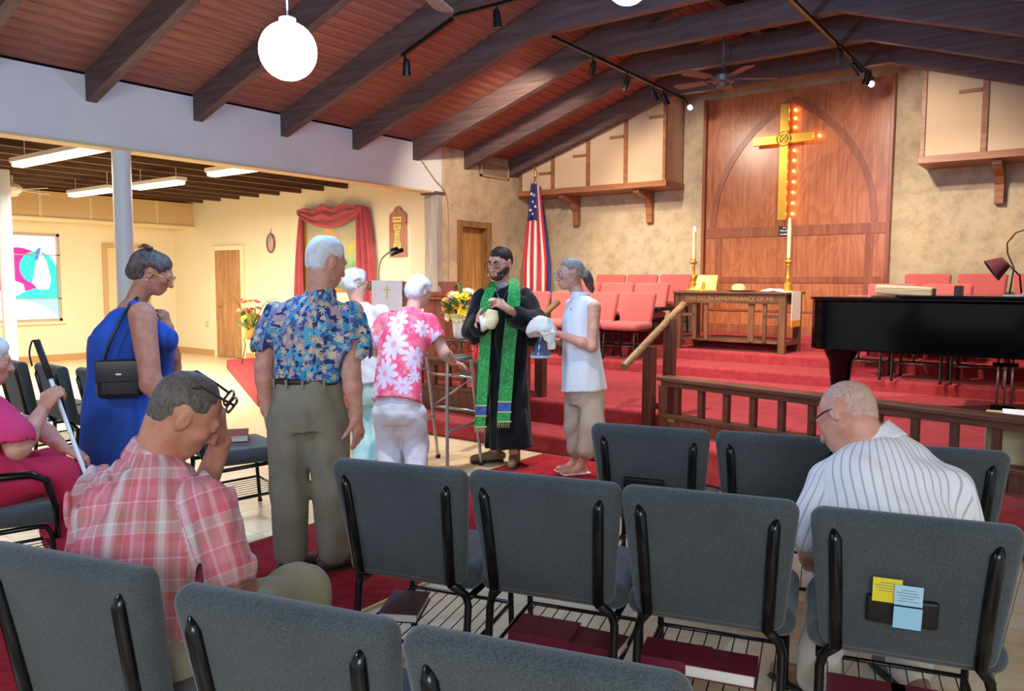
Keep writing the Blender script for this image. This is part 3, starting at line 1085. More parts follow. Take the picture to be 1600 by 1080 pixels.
for (x, w) in ((-0.455, 0.05), (-0.29, 0.04), (0.29, 0.07), (0.46, 0.045)):
    MB().bx(x - w / 2, x + w / 2, -TD + 0.02, -TD + 0.05, 0.13, HT - 0.148).build('upright_slat', m_tablez, tb)
for s in (-1, 1):
    MB().bx(s * 0.455 - (0.21 if s < 0 else 0.0), s * 0.455 + (0.0 if s < 0 else 0.21), -TD + 0.02, -TD + 0.05, HT - 0.32, HT - 0.28).build('cross_slat', m_table, tb)
text_part('THIS DO IN REMEMBRANCE OF ME', 0.074, mat('carved_letter', '#9b7248', None, 0.5), tb, (0, -TD - 0.001, HT - 0.089), (math.pi / 2, 0, 0), 0.002)


def tabled(x, y):           # point on the table top
    p = tb.matrix_basis @ Vector((x, y, HT))
    return Vector((p.x, p.y, ZB + HT))


def candle(label, x, y, h_candle):
    c = thing('candlestick', label, 'candle', tabled(x, y), 0, None)
    MB().lathe((0, 0, 0), [(0.075, 0), (0.075, 0.012), (0.045, 0.022), (0.045, 0.085), (0.05, 0.09), (0.05, 0.10), (0.024, 0.115), (0.022, 0.16), (0.028, 0.17), (0.02, 0.18), (0.019, 0.32), (0.026, 0.33), (0.02, 0.345), (0.055, 0.375), (0.05, 0.385), (0.024, 0.392), (0.024, 0.42)], 20).build('stick', m_gold, c, angle=40)
    MB().lathe((0, 0, 0), [(0.022, 0.415), (0.022, 0.415 + h_candle), (0.008, 0.42 + h_candle)], 14).build('wax', mat('wax', '#f1d69a', None, 0.5, emit=0.12), c, angle=40)
    MB().ball((0, 0, 0.452 + h_candle), (0.012, 0.012, 0.032), 10, 8).build('flame', mat('flame', '#ffe7ad', None, 0.5, emit=30), c, True)


candle('brass candlestick with lit taper at the left end of the table', -0.60, -0.02, 0.36)
candle('brass candlestick with lit taper at the right end of the table', 0.60, 0.10, 0.42)
bs = thing('book_stand', 'brass book stand holding an open book on the table', 'book stand', tabled(-0.46, -0.02), math.radians(8))
Rk = Matrix.Rotation(math.radians(-28), 3, 'X')
MB().box((0, 0.03, 0.11), (0.34, 0.012, 0.22), Rk).build('rest', m_gold, bs, bevel=0.004)
MB().prism([(-0.10, 0.0), (0.12, 0.0), (0.085, 0.17)], -0.02, 0.02, 'YZ').build('stand_foot', m_gold, bs)
MB().box((0, -0.035, 0.012), (0.40, 0.10, 0.02)).build('ledge', m_gold, bs, bevel=0.003)
pl = thing('plate', 'silver plate with a bread loaf dome on the table', 'plate', tabled(0.06, -0.04))
MB().lathe((0, 0, 0), [(0.12, 0), (0.20, 0.012), (0.205, 0.018), (0.12, 0.008)], 28).build('dish', mat('silver', '#cfcfd2', None, 0.25, 0.8), pl, angle=50)
lf = tag(MB().ball((0, 0, 0.035), (0.09, 0.06, 0.052), 16, 10).build('bread_loaf', mat('bread', '#e2b566', '#f0cd86', 0.8, scale=20), None, True, loc=tabled(0.02, 0.02) * 0), 'small round bread loaf on the silver plate', 'bread')
lf.location = tabled(0.02, -0.02) + Vector((0, 0, 0.012))


def crumple(name, label, cat, c, rx_, ry_, h, m, seed=1, n=18):
    rnd = random.Random(seed)
    ph = [(rnd.uniform(-1, 1), rnd.uniform(-1, 1), rnd.uniform(0, 6.3)) for _ in range(6)]
    mb = MB()
    vs, fs = [], []
    for lay in (1, 0):
        for i in range(n + 1):
            for j in range(n + 1):
                u, v = 2 * i / n - 1, 2 * j / n - 1
                w = sum(math.sin((a * u + b * v) * 7 + p_) for a, b, p_ in ph) / 6
                z = max(0.0, h * (0.55 + 0.8 * w) * (1 - 0.6 * max(abs(u), abs(v)) ** 2)) + 0.004
                k = 1 + 0.12 * math.sin(3 * math.atan2(v, u) + seed)
                vs.append((u * rx_ * k, v * ry_ * k, z if lay else max(0, z - 0.006)))
    N = (n + 1) ** 2
    for i in range(n):
        for j in range(n):
            a = i * (n + 1) + j
            fs.append((a, a + n + 1, a + n + 2, a + 1))
            fs.append((N + a, N + a + 1, N + a + n + 2, N + a + n + 1))
    mb.add(vs, fs)
    o = mb.build(name, m, None, True)
    o.location = tuple(c)
    return tag(o, label, cat)


m_linen = mat('linen', '#dedacf', '#e8e4da', 0.9, scale=8)
crumple('napkin', 'crumpled cream napkin beside the right candlestick', 'napkin', tabled(0.47, -0.02), 0.13, 0.10, 0.05, m_linen, 3)
ts = MB()
x0 = TW + 0.036
ts.bx(0.62, x0, -0.20, 0.12, HT, HT + 0.006).bx(x0, x0 + 0.006, -0.20, 0.12, HT - 0.34, HT + 0.006)
tsr = thing('table_runner', 'white runner with gold fringe hanging over the right table end', 'cloth', tuple(tb.location), tb.rotation_euler[2])
ts.build('runner_cloth', m_linen, tsr)
MB().bx(x0, x0 + 0.008, -0.20, 0.12, HT - 0.42, HT - 0.34).build('fringe', mat('gold_fringe', '#e0a326', None, 0.6), tsr)
tsl = thing('table_runner', 'dark red runner with gold fringe hanging over the left table end', 'cloth', tuple(tb.location), tb.rotation_euler[2])
MB().bx(-x0 - 0.006, -x0, -0.25, 0.02, HT - 0.26, HT + 0.006).bx(-x0, -TW + 0.10, -0.25, 0.02, HT, HT + 0.006).build('runner_cloth', mat('runner_red', '#7c1f22', None, 0.8), tsl)
MB().bx(-x0 - 0.008, -x0, -0.25, 0.02, HT - 0.36, HT - 0.26).build('fringe', mat('gold_fringe', '#e0a326'), tsl)

# ---------------------------------------------------------------- grand piano
m_lac = mat('black_lacquer', '#050506', None, 0.1, 0.0, spec=0.25)
PX0, PX1, PY0, PY1 = -2.0, 0.20, 6.93, 8.36
pz = Z1
gp = thing('grand_piano', 'black lacquered grand piano with closed lid at right', 'piano', (PX0, PY0, pz))


def piano_outline(g=0.0):
    pts = []
    L, Wd = PX1 - PX0, PY1 - PY0
    for i in range(7):          # rounded near tail corner
        a = math.pi + math.pi / 2 * i / 6
        pts.append((0.16 + (0.16 + g) * math.cos(a), 0.16 + (0.16 + g) * math.sin(a)))
    pts += [(L + g, -g), (L + g, Wd + g)]
    for i in range(14):         # bentside
        u = i / 13
        x = L * 0.62 * (1 - u) + 0.10 * u
        y = Wd - (Wd - 0.62) * (0.5 - 0.5 * math.cos(math.pi * min(1, u * 1.0)))
        pts.append((x, y + g))
    pts.append((-g, 0.45))
    return pts


MB().prism(piano_outline(), 0.545, 0.965, 'XY').build('case', m_lac, gp, bevel=0.012)
MB().prism(piano_outline(0.018), 0.968, 0.992, 'XY').build('lid', m_lac, gp, bevel=0.006)
lm = MB().box((1.16, 0.72, 1.004), (0.95, 1.47, 0.02), Matrix.Rotation(0.0, 3, 'Y'))
lm.build('front_lid', m_lac, gp, bevel=0.005)
for (x, y) in ((0.23, 0.22), (1.78, 0.12), (1.78, 1.22)):
    MB().lathe((x, y, 0.10), [(0.065, 0.0), (0.068, 0.05), (0.10, 0.34), (0.14, 0.42), (0.14, 0.45)], 4 if False else 20).build('leg', m_lac, gp, angle=40)
    MB().lathe((x, y, 0.0), [(0.028, 0.0), (0.028, 0.07), (0.045, 0.08), (0.05, 0.105)], 12).build('caster', mat('brass', '#c9a24a', None, 0.3, 0.9), gp, angle=40)
for dx in (-0.05, 0.0, 0.05):
    MB().tube([(1.42 + dx, 0.55, 0.12), (1.42 + dx, 0.55, 0.56)], 0.009, 8).build('pedal_rod', mat('brushed_steel', '#b8b4ac', None, 0.3, 0.8), gp, True)
MB().bx(1.33, 1.51, 0.50, 0.60, 0.06, 0.12).build('lyre_box', m_lac, gp, bevel=0.006)
MB().bx(1.33, 1.51, 0.52, 0.58, 0.44, 0.47).build('lyre_brace', m_lac, gp, bevel=0.006)
for dx in (-0.05, 0.0, 0.05):
    MB().rbox((1.42 + dx, 0.45, 0.05), (0.022, 0.14, 0.014), 0.006, 2).build('pedal', mat('brass', '#c9a24a'), gp, True)
ds = MB()
Rd = Matrix.Rotation(math.radians(58), 3, 'Y')
ds.box((1.72, 0.55, 1.20), (0.40, 0.80, 0.016), Matrix.Rotation(math.radians(62), 3, 'Y'))
ds.build('music_desk', m_lac, gp, bevel=0.004)
MB().bar((1.52, 0.22, 1.02), (1.66, 0.22, 1.16), 0.014, 0.014).bar((1.52, 0.22, 1.02), (1.40, 0.22, 1.02), 0.014, 0.014).build('desk_strut', mat('brushed_steel', '#b8b4ac'), gp)

gpL = Vector((PX0, PY0, pz))
lampo = thing('piano_lamp', 'gooseneck brass lamp clipped to the piano music desk', 'lamp', gpL + Vector((1.42, 0.55, 1.015)))
gpts = [(0, 0, 0.02), (0.02, 0, 0.22), (-0.03, 0, 0.34), (-0.035, 0, 0.42), (0.02, 0, 0.50), (0.10, 0, 0.53), (0.18, 0, 0.515), (0.22, 0, 0.49)]
MB().tube(gpts, 0.006, 8).build('gooseneck', mat('bronze', '#4a3524', None, 0.4, 0.7), lampo, True)
MB().tube([(0.20, 0, 0.505), (0.27, 0, 0.465)], 0.016, 10).build('head', m_gold, lampo, True)
MB().tube([(0.27, 0, 0.465), (0.33, 0, 0.42)], [0.013, 0.017], 10).build('shade_tip', mat('bronze', '#4a3524'), lampo, True)
MB().lathe((0, 0, 0), [(0.05, 0), (0.05, 0.012), (0.012, 0.02)], 14).build('clip_base', m_black, lampo, angle=40)
sh = thing('shaded_lamp', 'small maroon lamp shade leaning on the music desk', 'lamp', gpL + Vector((1.37, 0.62, 1.015)))
MB().tube([(0.0, 0.1, 0.27), (-0.10, 0.08, 0.20)], [0.05, 0.10], 16, False).build('shade', mat('maroon_shade', '#6d2a2c', None, 0.7), sh, True)
MB().tube([(0.12, 0.1, 0.01), (0.10, 0.1, 0.16), (0.0, 0.1, 0.27)], 0.007, 8).build('arm', m_black, sh, True)
mus = thing('music_folder', 'open dark music folder propped on the piano desk', 'folder', gpL + Vector((1.60, 0.45, 1.02)))
Rm = Matrix.Rotation(math.radians(60), 3, 'Y')
MB().box((0.03, 0.05, 0.16), (0.32, 0.44, 0.02), Rm).build('cover', mat('folder_brown', '#3c2e22', '#57452f', 0.7, scale=8), mus)
MB().box((0.0, 0.05, 0.17), (0.24, 0.36, 0.012), Rm).build('sheet', mat('sheet_music', '#cbb67c', None, 0.8), mus)
bk = thing('open_book', 'thick open songbook lying on the closed piano lid', 'book', gpL + Vector((0.66, 0.55, 0.992)), math.radians(4))
MB().box((0.18, 0, 0.008), (0.86, 0.42, 0.012)).build('cover', mat('book_brown', '#6b4630', None, 0.5), bk, bevel=0.003)
MB().rbox((0.0, 0, 0.055), (0.44, 0.36, 0.08), 0.02, 2, Matrix.Rotation(math.radians(3), 3, 'Y')).build('page_block', mat('page_edges', '#b08a62', '#d8c39c', 0.8, scale=3, stretch=(1, 1, 60)), bk)
MB().box((0.40, 0, 0.055), (0.05, 0.38, 0.09)).build('spine', mat('spine_black', '#1d1517', None, 0.4), bk, bevel=0.004)

# ---------------------------------------------------------------- organic bodies: distance fields meshed on a grid
def nrm(v):
    v = np.asarray(v, float)
    return v / max(np.linalg.norm(v), 1e-9)


def smin(a, b, k):
    h = np.maximum(k - np.abs(a - b), 0) / k
    return np.minimum(a, b) - h * h * k * 0.25


class Field:
    """list of primitives: (op, k, low, high, function)"""

    def __init__(self):
        self.p = []

    def _add(self, op, k, lo, hi, fn):
        self.p.append((op, k, np.asarray(lo, float), np.asarray(hi, float), fn))
        return self

    def cone(self, a, b, ra, rb=None, k=0.02, op='+'):
        rb = ra if rb is None else rb
        a, b = np.asarray(a, float), np.asarray(b, float)
        ba = b - a
        L2 = max(float(ba @ ba), 1e-9)

        def fn(P):
            pa = P - a
            h = np.clip(pa @ ba / L2, 0, 1)
            return np.linalg.norm(pa - h[..., None] * ba, axis=-1) - (ra + (rb - ra) * h)
        m = max(ra, rb)
        return self._add(op, k, np.minimum(a, b) - m, np.maximum(a, b) + m, fn)

    def chain(self, pts, rs, k=0.02):
        for i in range(len(pts) - 1):
            self.cone(pts[i], pts[i + 1], rs[i], rs[i + 1], k)
        return self

    def ell(self, c, r, R=None, k=0.02, op='+'):
        """R rows = local axes"""
        c = np.asarray(c, float)
        r = np.asarray(r, float)
        R = np.eye(3) if R is None else np.asarray(R, float)

        def fn(P):
            q = (P - c) @ R.T
            k0 = np.linalg.norm(q / r, axis=-1)
            k1 = np.linalg.norm(q / (r * r), axis=-1)
            return k0 * (k0 - 1) / np.maximum(k1, 1e-6)
        m = np.abs(R.T) @ r
        return self._add(op, k, c - m, c + m, fn)

    def loft(self, secs, right, k=0.03, op='+', power=2.0):
        """secs: (centre, half width, half depth); right = sideways direction"""
        if len(secs) > 2:           # spline the sections so that no crease shows between them
            A_ = np.array([[*s[0], s[1], s[2]] for s in secs], float)
            out_ = []
            for i in range(len(A_) - 1):
                q0, q1, q2, q3 = A_[max(i - 1, 0)], A_[i], A_[i + 1], A_[min(i + 2, len(A_) - 1)]
                for t_ in (0, 1 / 3, 2 / 3):
                    m1, m2 = (q2 - q0) * 0.35, (q3 - q1) * 0.35
                    out_.append((2 * t_ ** 3 - 3 * t_ ** 2 + 1) * q1 + (t_ ** 3 - 2 * t_ ** 2 + t_) * m1 + (-2 * t_ ** 3 + 3 * t_ ** 2) * q2 + (t_ ** 3 - t_ ** 2) * m2)
            out_.append(A_[-1])
            secs = [(o_[:3], o_[3], o_[4]) for o_ in out_]
        cs = [np.asarray(s[0], float) for s in secs]
        ws = [s[1] for s in secs]
        ds = [s[2] for s in secs]
        right = nrm(right)

        # slices perpendicular to one overall axis; centre and half sizes are interpolated along it
        CS = np.array(cs)
        ax = nrm(CS[-1] - CS[0])
        T = (CS - CS[0]) @ ax
        T = np.maximum.accumulate(T + np.arange(len(T)) * 1e-7)
        r = nrm(right - ax * (right @ ax))
        f = np.cross(ax, r)
        CX, CY = (CS - CS[0]) @ r, (CS - CS[0]) @ f

        def fn(P):
            pa = P - CS[0]
            t = pa @ ax
            tc = np.clip(t, T[0], T[-1])
            x = pa @ r - np.interp(tc, T, CX)
            y = pa @ f - np.interp(tc, T, CY)
            rx, ry = np.interp(tc, T, ws), np.interp(tc, T, ds)
            k0 = (np.abs(x / rx) ** power + np.abs(y / ry) ** power) ** (1 / power)
            k1 = np.sqrt((x / rx ** 2) ** 2 + (y / ry ** 2) ** 2)
            d = np.where(k0 < 0.3, -np.minimum(rx, ry) * (1 - k0), k0 * (k0 - 1) / np.maximum(k1, 1e-6))
            az = np.abs(t - tc)
            return np.where(az > 1e-6, np.sqrt(np.maximum(d, 0) ** 2 + az ** 2), d)
        m = max(max(ws), max(ds))
        A = np.array(cs)
        return self._add(op, k, A.min(0) - m, A.max(0) + m, fn)

    def plane(self, point, normal):
        """keep the side the normal points away from"""
        point, normal = np.asarray(point, float), nrm(normal)
        return self._add('&', 0, None if False else np.full(3, -1e3), np.full(3, 1e3), lambda P: (P - point) @ normal)

    def mesh(self, h, disp=None, pad=0.02):
        adds = [p for p in self.p if p[0] == '+']
        lo = np.min([p[2] for p in adds], 0) - pad - 2 * h
        hi = np.max([p[3] for p in adds], 0) + pad + 2 * h
        n = np.ceil((hi - lo) / h).astype(int) + 1
        ax = [lo[i] + np.arange(n[i]) * h for i in range(3)]
        F = np.full(n, 0.08, np.float32)

        def grid(sl):
            X, Y, Z = np.meshgrid(ax[0][sl[0]], ax[1][sl[1]], ax[2][sl[2]], indexing='ij')
            return np.stack([X, Y, Z], -1)
        for op, k, a, b, fn in self.p:
            m = k + 0.03
            i0 = np.clip(np.floor((a - m - lo) / h).astype(int), 0, n)
            i1 = np.clip(np.ceil((b + m - lo) / h).astype(int) + 1, 0, n)
            if (i1 <= i0).any():
                continue
            sl = tuple(slice(i0[j], i1[j]) for j in range(3))
            d = fn(grid(sl)).astype(np.float32)
            cur = F[sl]
            if op == '+':
                F[sl] = smin(cur, d, k) if k > 0 else np.minimum(cur, d)
            elif op == '-':
                F[sl] = -smin(-cur, d, k) if k > 0 else np.maximum(cur, -d)
            else:
                F[sl] = np.maximum(cur, d)
        if disp is not None:
            near = np.abs(F) < 0.03
            idx = np.argwhere(near)
            P = lo + idx * h
            F[near] += disp(P).astype(np.float32)
        return surface_net(F, lo, h)


def surface_net(F, lo, h):
    S = F < 0
    n = np.array(F.shape)
    c = [S[i:n[0] - 1 + i, j:n[1] - 1 + j, k:n[2] - 1 + k] for i in (0, 1) for j in (0, 1) for k in (0, 1)]
    anyv = np.logical_or.reduce(c)
    allv = np.logical_and.reduce(c)
    act = anyv & ~allv
    cells = np.argwhere(act)
    idx = np.full(act.shape, -1, np.int64)
    idx[act] = np.arange(len(cells))
    acc = np.zeros((len(cells), 3))
    cnt = np.zeros(len(cells))
    cor = [(i, j, k) for i in (0, 1) for j in (0, 1) for k in (0, 1)]
    for a in range(8):
        for b in range(a + 1, 8):
            if sum(abs(x - y) for x, y in zip(cor[a], cor[b])) != 1:
                continue
            pa, pb = cells + cor[a], cells + cor[b]
            fa, fb = F[tuple(pa.T)], F[tuple(pb.T)]
            x = (fa < 0) != (fb < 0)
            t = np.where(x, fa / np.where(fa == fb, 1, fa - fb), 0)
            acc += np.where(x[:, None], pa + t[:, None] * (pb - pa), 0)
            cnt += x
    V = lo + acc / np.maximum(cnt, 1)[:, None] * h
    faces = []
    for axn in range(3):
        o1, o2 = [(1, 2), (2, 0), (0, 1)][axn]
        s0 = [slice(None)] * 3
        s1 = [slice(None)] * 3
        s0[axn] = slice(0, -1)
        s1[axn] = slice(1, None)
        for o in (o1, o2):
            s0[o] = slice(1, -1)
            s1[o] = slice(1, -1)
        A, B = S[tuple(s0)], S[tuple(s1)]
        for flip, msk in ((False, A & ~B), (True, ~A & B)):
            e = np.argwhere(msk)
            if not len(e):
                continue
            e[:, o1] += 1
            e[:, o2] += 1
            d1, d2 = np.zeros(3, int), np.zeros(3, int)
            d1[o1], d2[o2] = 1, 1
            q = [idx[tuple((e - d1 - d2).T)], idx[tuple((e - d2).T)], idx[tuple(e.T)], idx[tuple((e - d1).T)]]
            q = np.stack(q if not flip else q[::-1], 1)
            faces.append(q)
    return V, np.concatenate(faces)


def smooth_verts(V, Q, it=2, lam=0.5):
    E = np.concatenate([Q[:, [0, 1]], Q[:, [1, 2]], Q[:, [2, 3]], Q[:, [3, 0]]])
    for _ in range(it):
        S_ = np.zeros_like(V)
        C_ = np.zeros(len(V))
        for a in range(3):
            S_[:, a] = np.bincount(E[:, 0], V[E[:, 1], a], len(V)) + np.bincount(E[:, 1], V[E[:, 0], a], len(V))
        C_ = np.bincount(E[:, 0], minlength=len(V)) + np.bincount(E[:, 1], minlength=len(V))
        V = V + lam * (S_ / np.maximum(C_, 1)[:, None] - V)
    return V


def field_obj(name, field, m, parent, origin, h=0.006, disp=None, smooth=2, uv=None):
    V, Q = field.mesh(h, disp)
    if smooth:
        V = smooth_verts(V, Q, smooth)
    me = bpy.data.meshes.new(name)
    W = V - np.asarray(origin)
    me.vertices.add(len(W))
    me.vertices.foreach_set('co', W.astype(np.float32).ravel())
    me.loops.add(Q.size)
    me.loops.foreach_set('vertex_index', Q.ravel().astype(np.int32))
    me.polygons.add(len(Q))
    me.polygons.foreach_set('loop_start', np.arange(0, Q.size, 4, dtype=np.int32))
    me.polygons.foreach_set('loop_total', np.full(len(Q), 4, np.int32))
    me.polygons.foreach_set('use_smooth', np.ones(len(Q), bool))
    me.update(calc_edges=True)
    me.validate()
    if m:
        me.materials.append(m)
    if uv is not None:
        at_ = me.attributes.new('cloth', 'FLOAT_VECTOR', 'POINT')
        at_.data.foreach_set('vector', uv(V).astype(np.float32).ravel())
    o = bpy.data.objects.new(name, me)
    COL.objects.link(o)
    o.parent = parent
    return o


def uv_from(axes):
    """axes: list of (a, b, right, radius). cloth coordinate = (around * radius, along, which)"""
    def fn(V):
        best = np.full(len(V), 1e9)
        out = np.zeros((len(V), 3))
        for i, (a, b, right, rad) in enumerate(axes):
            a, b = np.asarray(a, float), np.asarray(b, float)
            ax = nrm(b - a)
            r = nrm(np.asarray(right) - ax * (np.asarray(right) @ ax))
            f = np.cross(ax, r)
            pa = V - a
            t = pa @ ax
            L = np.linalg.norm(b - a)
            h = np.clip(t, 0, L)
            q = pa - h[:, None] * ax
            d = np.linalg.norm(q, axis=1) / rad
            u = np.arctan2(q @ f, q @ r) * rad
            sel = d < best
            best[sel] = d[sel]
            out[sel] = np.stack([u, t, np.full(len(V), i * 0.37)], 1)[sel]
        return out
    return fn


def folds(seed, amp=0.006, freq=18, stretch=(1, 1, 0.35)):
    rnd = np.random.RandomState(seed)
    cloth = freq < 50
    D = rnd.normal(size=(7, 3)) * np.asarray(stretch)
    D /= np.linalg.norm(D, axis=1)[:, None]
    ph = rnd.uniform(0, 6.28, 7)
    fr = freq * rnd.uniform(0.5, 1.6, 7) * (2.3 if cloth else 1.0)

    def fn(P):
        s = 0
        w = np.sin(P @ D[0] * 9 + ph[0]) * 1.2
        for i in range(1, 7):
            x = P @ D[i] * fr[i] + ph[i] + w
            if cloth:       # creases: sharp ridges that fade in and out
                fade = 0.5 + 0.5 * np.sin(P @ D[7 - i] * 11 + ph[i] * 3)
                s = s + 2.0 * (1.29 - 2 * np.sqrt(np.sin(x * 0.5) ** 2 + 0.02)) * fade / (1 + 0.25 * i)
            else:
                s = s + np.sin(x) / (1 + 0.4 * i)
        return amp * s / 1.6
    return fn


# ---------------------------------------------------------------- people
def skin_mat(name, a, b):
    t = NT(name)
    v = t.coords((1, 1, 1))
    c = t.ramp(t.noise(v, 16, 4, 0.6), [(0.35, lin(a)), (0.65, lin(b))])
    c = t.mix(t.math('MULTIPLY', t.ramp(t.noise(v, 60, 3), [(0.55, (0, 0, 0, 1)), (0.7, (1, 1, 1, 1))]), 0.25), c, lin(a))
    t.bump(t.noise(v, 180, 2), 0.12, 0.002)
    t.bsdf.inputs['Subsurface Weight'].default_value = 0.0
    return t.done(c, 0.5, 0, 0.35)


m_hairshadow = None


class Person:
    def __init__(self, label, base, skin, h=0.006):
        self.base = np.array([base[0], base[1], 0.0])
        self.root = thing('person', label, 'person', self.base)
        self.skin = skin
        self.f = Field()
        self.h = h

    def body(self):
        return field_obj('body', self.f, self.skin, self.root, self.base, self.h)

    def wear(self, name, field, m, h=0.008, disp=None, uv=None, smooth=2, parent=None):
        return field_obj(name, field, m, parent or self.root, self.base, h, disp, smooth, uv)

    def mb(self, mbuilder, name, m, smooth=True, parent=None, angle=None):
        return mbuilder.build(name, m, parent or self.root, smooth, 0, angle, loc=(0, 0, 0)) if False else self._mb(mbuilder, name, m, smooth, parent, angle)

    def _mb(self, b, name, m, smooth, parent, angle):
        me = b.mesh(name, m, smooth, self.base)
        o = bpy.data.objects.new(name, me)
        COL.objects.link(o)
        o.parent = parent or self.root
        if angle:
            me.set_sharp_from_angle(angle=math.radians(angle))
        return o

    # head: c = centre, fwd/up = directions, s = height
    def head(self, c, fwd, up, s=0.225, nose=1.0, wide=1.0, neck_to=None, neck_r=0.056, jaw=1.0):
        fwd = nrm(fwd)
        up = nrm(np.asarray(up) - fwd * (np.asarray(up) @ fwd))
        right = np.cross(fwd, up)
        c = np.asarray(c, float)
        self.hd = dict(c=c, r=right, f=fwd, u=up, s=s, w=wide)
        R = np.array([right, fwd, up])
        P = self.hp
        f = self.f
        f.ell(P(0, -0.07, 0.13), (0.325 * s * wide, 0.405 * s, 0.36 * s), R, 0.02)
        f.ell(P(0, 0.12, -0.13), (0.265 * s * wide, 0.28 * s, 0.33 * s), R, 0.03)
        f.ell(P(0, 0.22, -0.36), (0.15 * s * wide * jaw, 0.14 * s, 0.12 * s), R, 0.03)
        for q in (-1, 1):
            f.cone(P(q * 0.20 * wide, -0.02, -0.24), P(q * 0.08, 0.25, -0.38), 0.075 * s, 0.06 * s, 0.03)
            f.ell(P(q * 0.16 * wide, 0.25, -0.07), (0.10 * s, 0.09 * s, 0.08 * s), R, 0.02)
            f.ell(P(q * 0.145, 0.40, 0.04), (0.085 * s, 0.065 * s, 0.05 * s), R, 0.012, '-')
            f.ell(P(q * 0.335 * wide, -0.06, -0.03), (0.032 * s, 0.085 * s, 0.135 * s), R, 0.008)
            f.ell(P(q * 0.365 * wide, -0.045, -0.02), (0.018 * s, 0.04 * s, 0.08 * s), R, 0.006, '-')
        f.cone(P(-0.15, 0.335, 0.10), P(0.15, 0.335, 0.10), 0.045 * s, None, 0.02)
        f.cone(P(0, 0.385, 0.05), P(0, 0.47 * (0.9 + 0.1 * nose), -0.13), 0.032 * s, 0.052 * s * nose, 0.012)
        for q in (-1, 1):
            f.ell(P(q * 0.055, 0.40, -0.14), (0.042 * s, 0.05 * s, 0.035 * s), R, 0.008)
        f.cone(P(-0.09, 0.36, -0.255), P(0.09, 0.36, -0.255), 0.030 * s, None, 0.012)
        f.cone(P(-0.07, 0.36, -0.295), P(0.07, 0.36, -0.295), 0.030 * s, None, 0.012)
        if neck_to is not None:
            f.cone(P(0, -0.12, -0.22), neck_to, neck_r, neck_r * 1.08, 0.03)
        return self

    def hp(self, x, y, z):
        d = self.hd
        return d['c'] + (d['r'] * x + d['f'] * y + d['u'] * z) * d['s']

    def face(self, iris='#4a3524', lip='#b5675c', brow=None, closed=False):
        d = self.hd
        s = d['s']
        R = Matrix((Vector(d['r']), Vector(d['f']), Vector(d['u']))).transposed()
        for q in (-1, 1):
            if closed:
                self._mb(MB().ball(self.hp(q * 0.145, 0.318, 0.04), 0.066 * s, 12, 8, R), 'eyelid', self.skin, True, None, None)
                self._mb(MB().tube([self.hp(q * x, y, 0.015) for x, y in ((0.09, 0.372), (0.145, 0.388), (0.20, 0.366))], 0.007 * s, 6), 'eyelash', mat('lash', '#3a2a24', None, 0.7), True, None, None)
                continue
            e = self._mb(MB().ball(self.hp(q * 0.145, 0.318, 0.04), 0.058 * s, 12, 8, R), 'eye', mat('eye_white', '#e9e4dc', None, 0.3), True, None, None)
            self._mb(MB().ball(self.hp(q * 0.145, 0.352, 0.035), (0.03 * s, 0.026 * s, 0.03 * s), 10, 6, R), 'iris', mat('iris' + iris, iris, None, 0.2), True, e, None)
            lid = MB().ball(self.hp(q * 0.145, 0.318, 0.062), (0.064 * s, 0.062 * s, 0.045 * s), 12, 8, R)
            self._mb(lid, 'eyelid', self.skin, True, None, None)
            if brow:
                b = [self.hp(q * x, y, z) for x, y, z in ((0.055, 0.385, 0.115), (0.13, 0.385, 0.145), (0.21, 0.345, 0.12))]
                self._mb(MB().tube(b, [0.02 * s, 0.026 * s, 0.012 * s], 8), 'eyebrow', brow, True, None, None)
        l = [self.hp(x, y, z) for x, y, z in ((-0.10, 0.345, -0.272), (-0.04, 0.385, -0.262), (0.0, 0.39, -0.268), (0.04, 0.385, -0.262), (0.10, 0.345, -0.272))]
        self._mb(MB().tube(l, [0.008 * s, 0.022 * s, 0.022 * s, 0.022 * s, 0.008 * s], 8), 'lips', mat('lips' + lip, lip, None, 0.5), True, None, None)
        return self

    def glasses(self, m, rim=0.004, rect=True, temples=True, dx=(0, 0, 0), r=(0.13, 0.095)):
        """eyeglasses in head units"""
        H = self.hp
        d = np.asarray(dx)
        b = MB()
        for q in (-1, 1):
            pts = []
            for i in range(17):
                a = 2 * math.pi * i / 16
                ca, sa = math.cos(a), math.sin(a)
                p_ = 0.55 if rect else 1.0
                pts.append(H(*(np.array([q * 0.155 + r[0] * math.copysign(abs(ca) ** p_, ca), 0.425 - 0.02 * abs(q * 0.155 + r[0] * ca), 0.02 + r[1] * math.copysign(abs(sa) ** p_, sa)]) + d)))
            b.tube(pts, rim, 6)
            if temples:
                b.tube([H(*(np.array(x) + d)) for x in ((q * 0.285, 0.41, 0.05), (q * 0.345, 0.25, 0.05), (q * 0.36, -0.06, 0.045), (q * 0.355, -0.13, -0.03))], rim, 6)
        b.tube([H(*(np.array(x) + d)) for x in ((-0.03, 0.425, 0.035), (0, 0.435, 0.045), (0.03, 0.425, 0.035))], rim, 6)
        g = self._mb(b, 'eyeglasses', m, True, None, None)
        t = MATS.get('lens')
        if not t:
            n = NT('lens')
            n.bsdf.inputs['Transmission Weight'].default_value = 1.0
            n.bsdf.inputs['IOR'].default_value = 1.02
            t = MATS['lens'] = n.done((1, 1, 1, 1), 0.02, 0, 0.4)
        R = Matrix((Vector(self.hd['r']), Vector(self.hd['f']), Vector(self.hd['u']))).transposed()
        for q in (-1, 1):
            self._mb(MB().ball(H(*(np.array([q * 0.155, 0.425, 0.02]) + d)), (r[0] * 0.97 * self.hd['s'], 0.001, r[1] * 0.97 * self.hd['s']), 16, 6, R), 'lens', t, True, g, None)
        return g

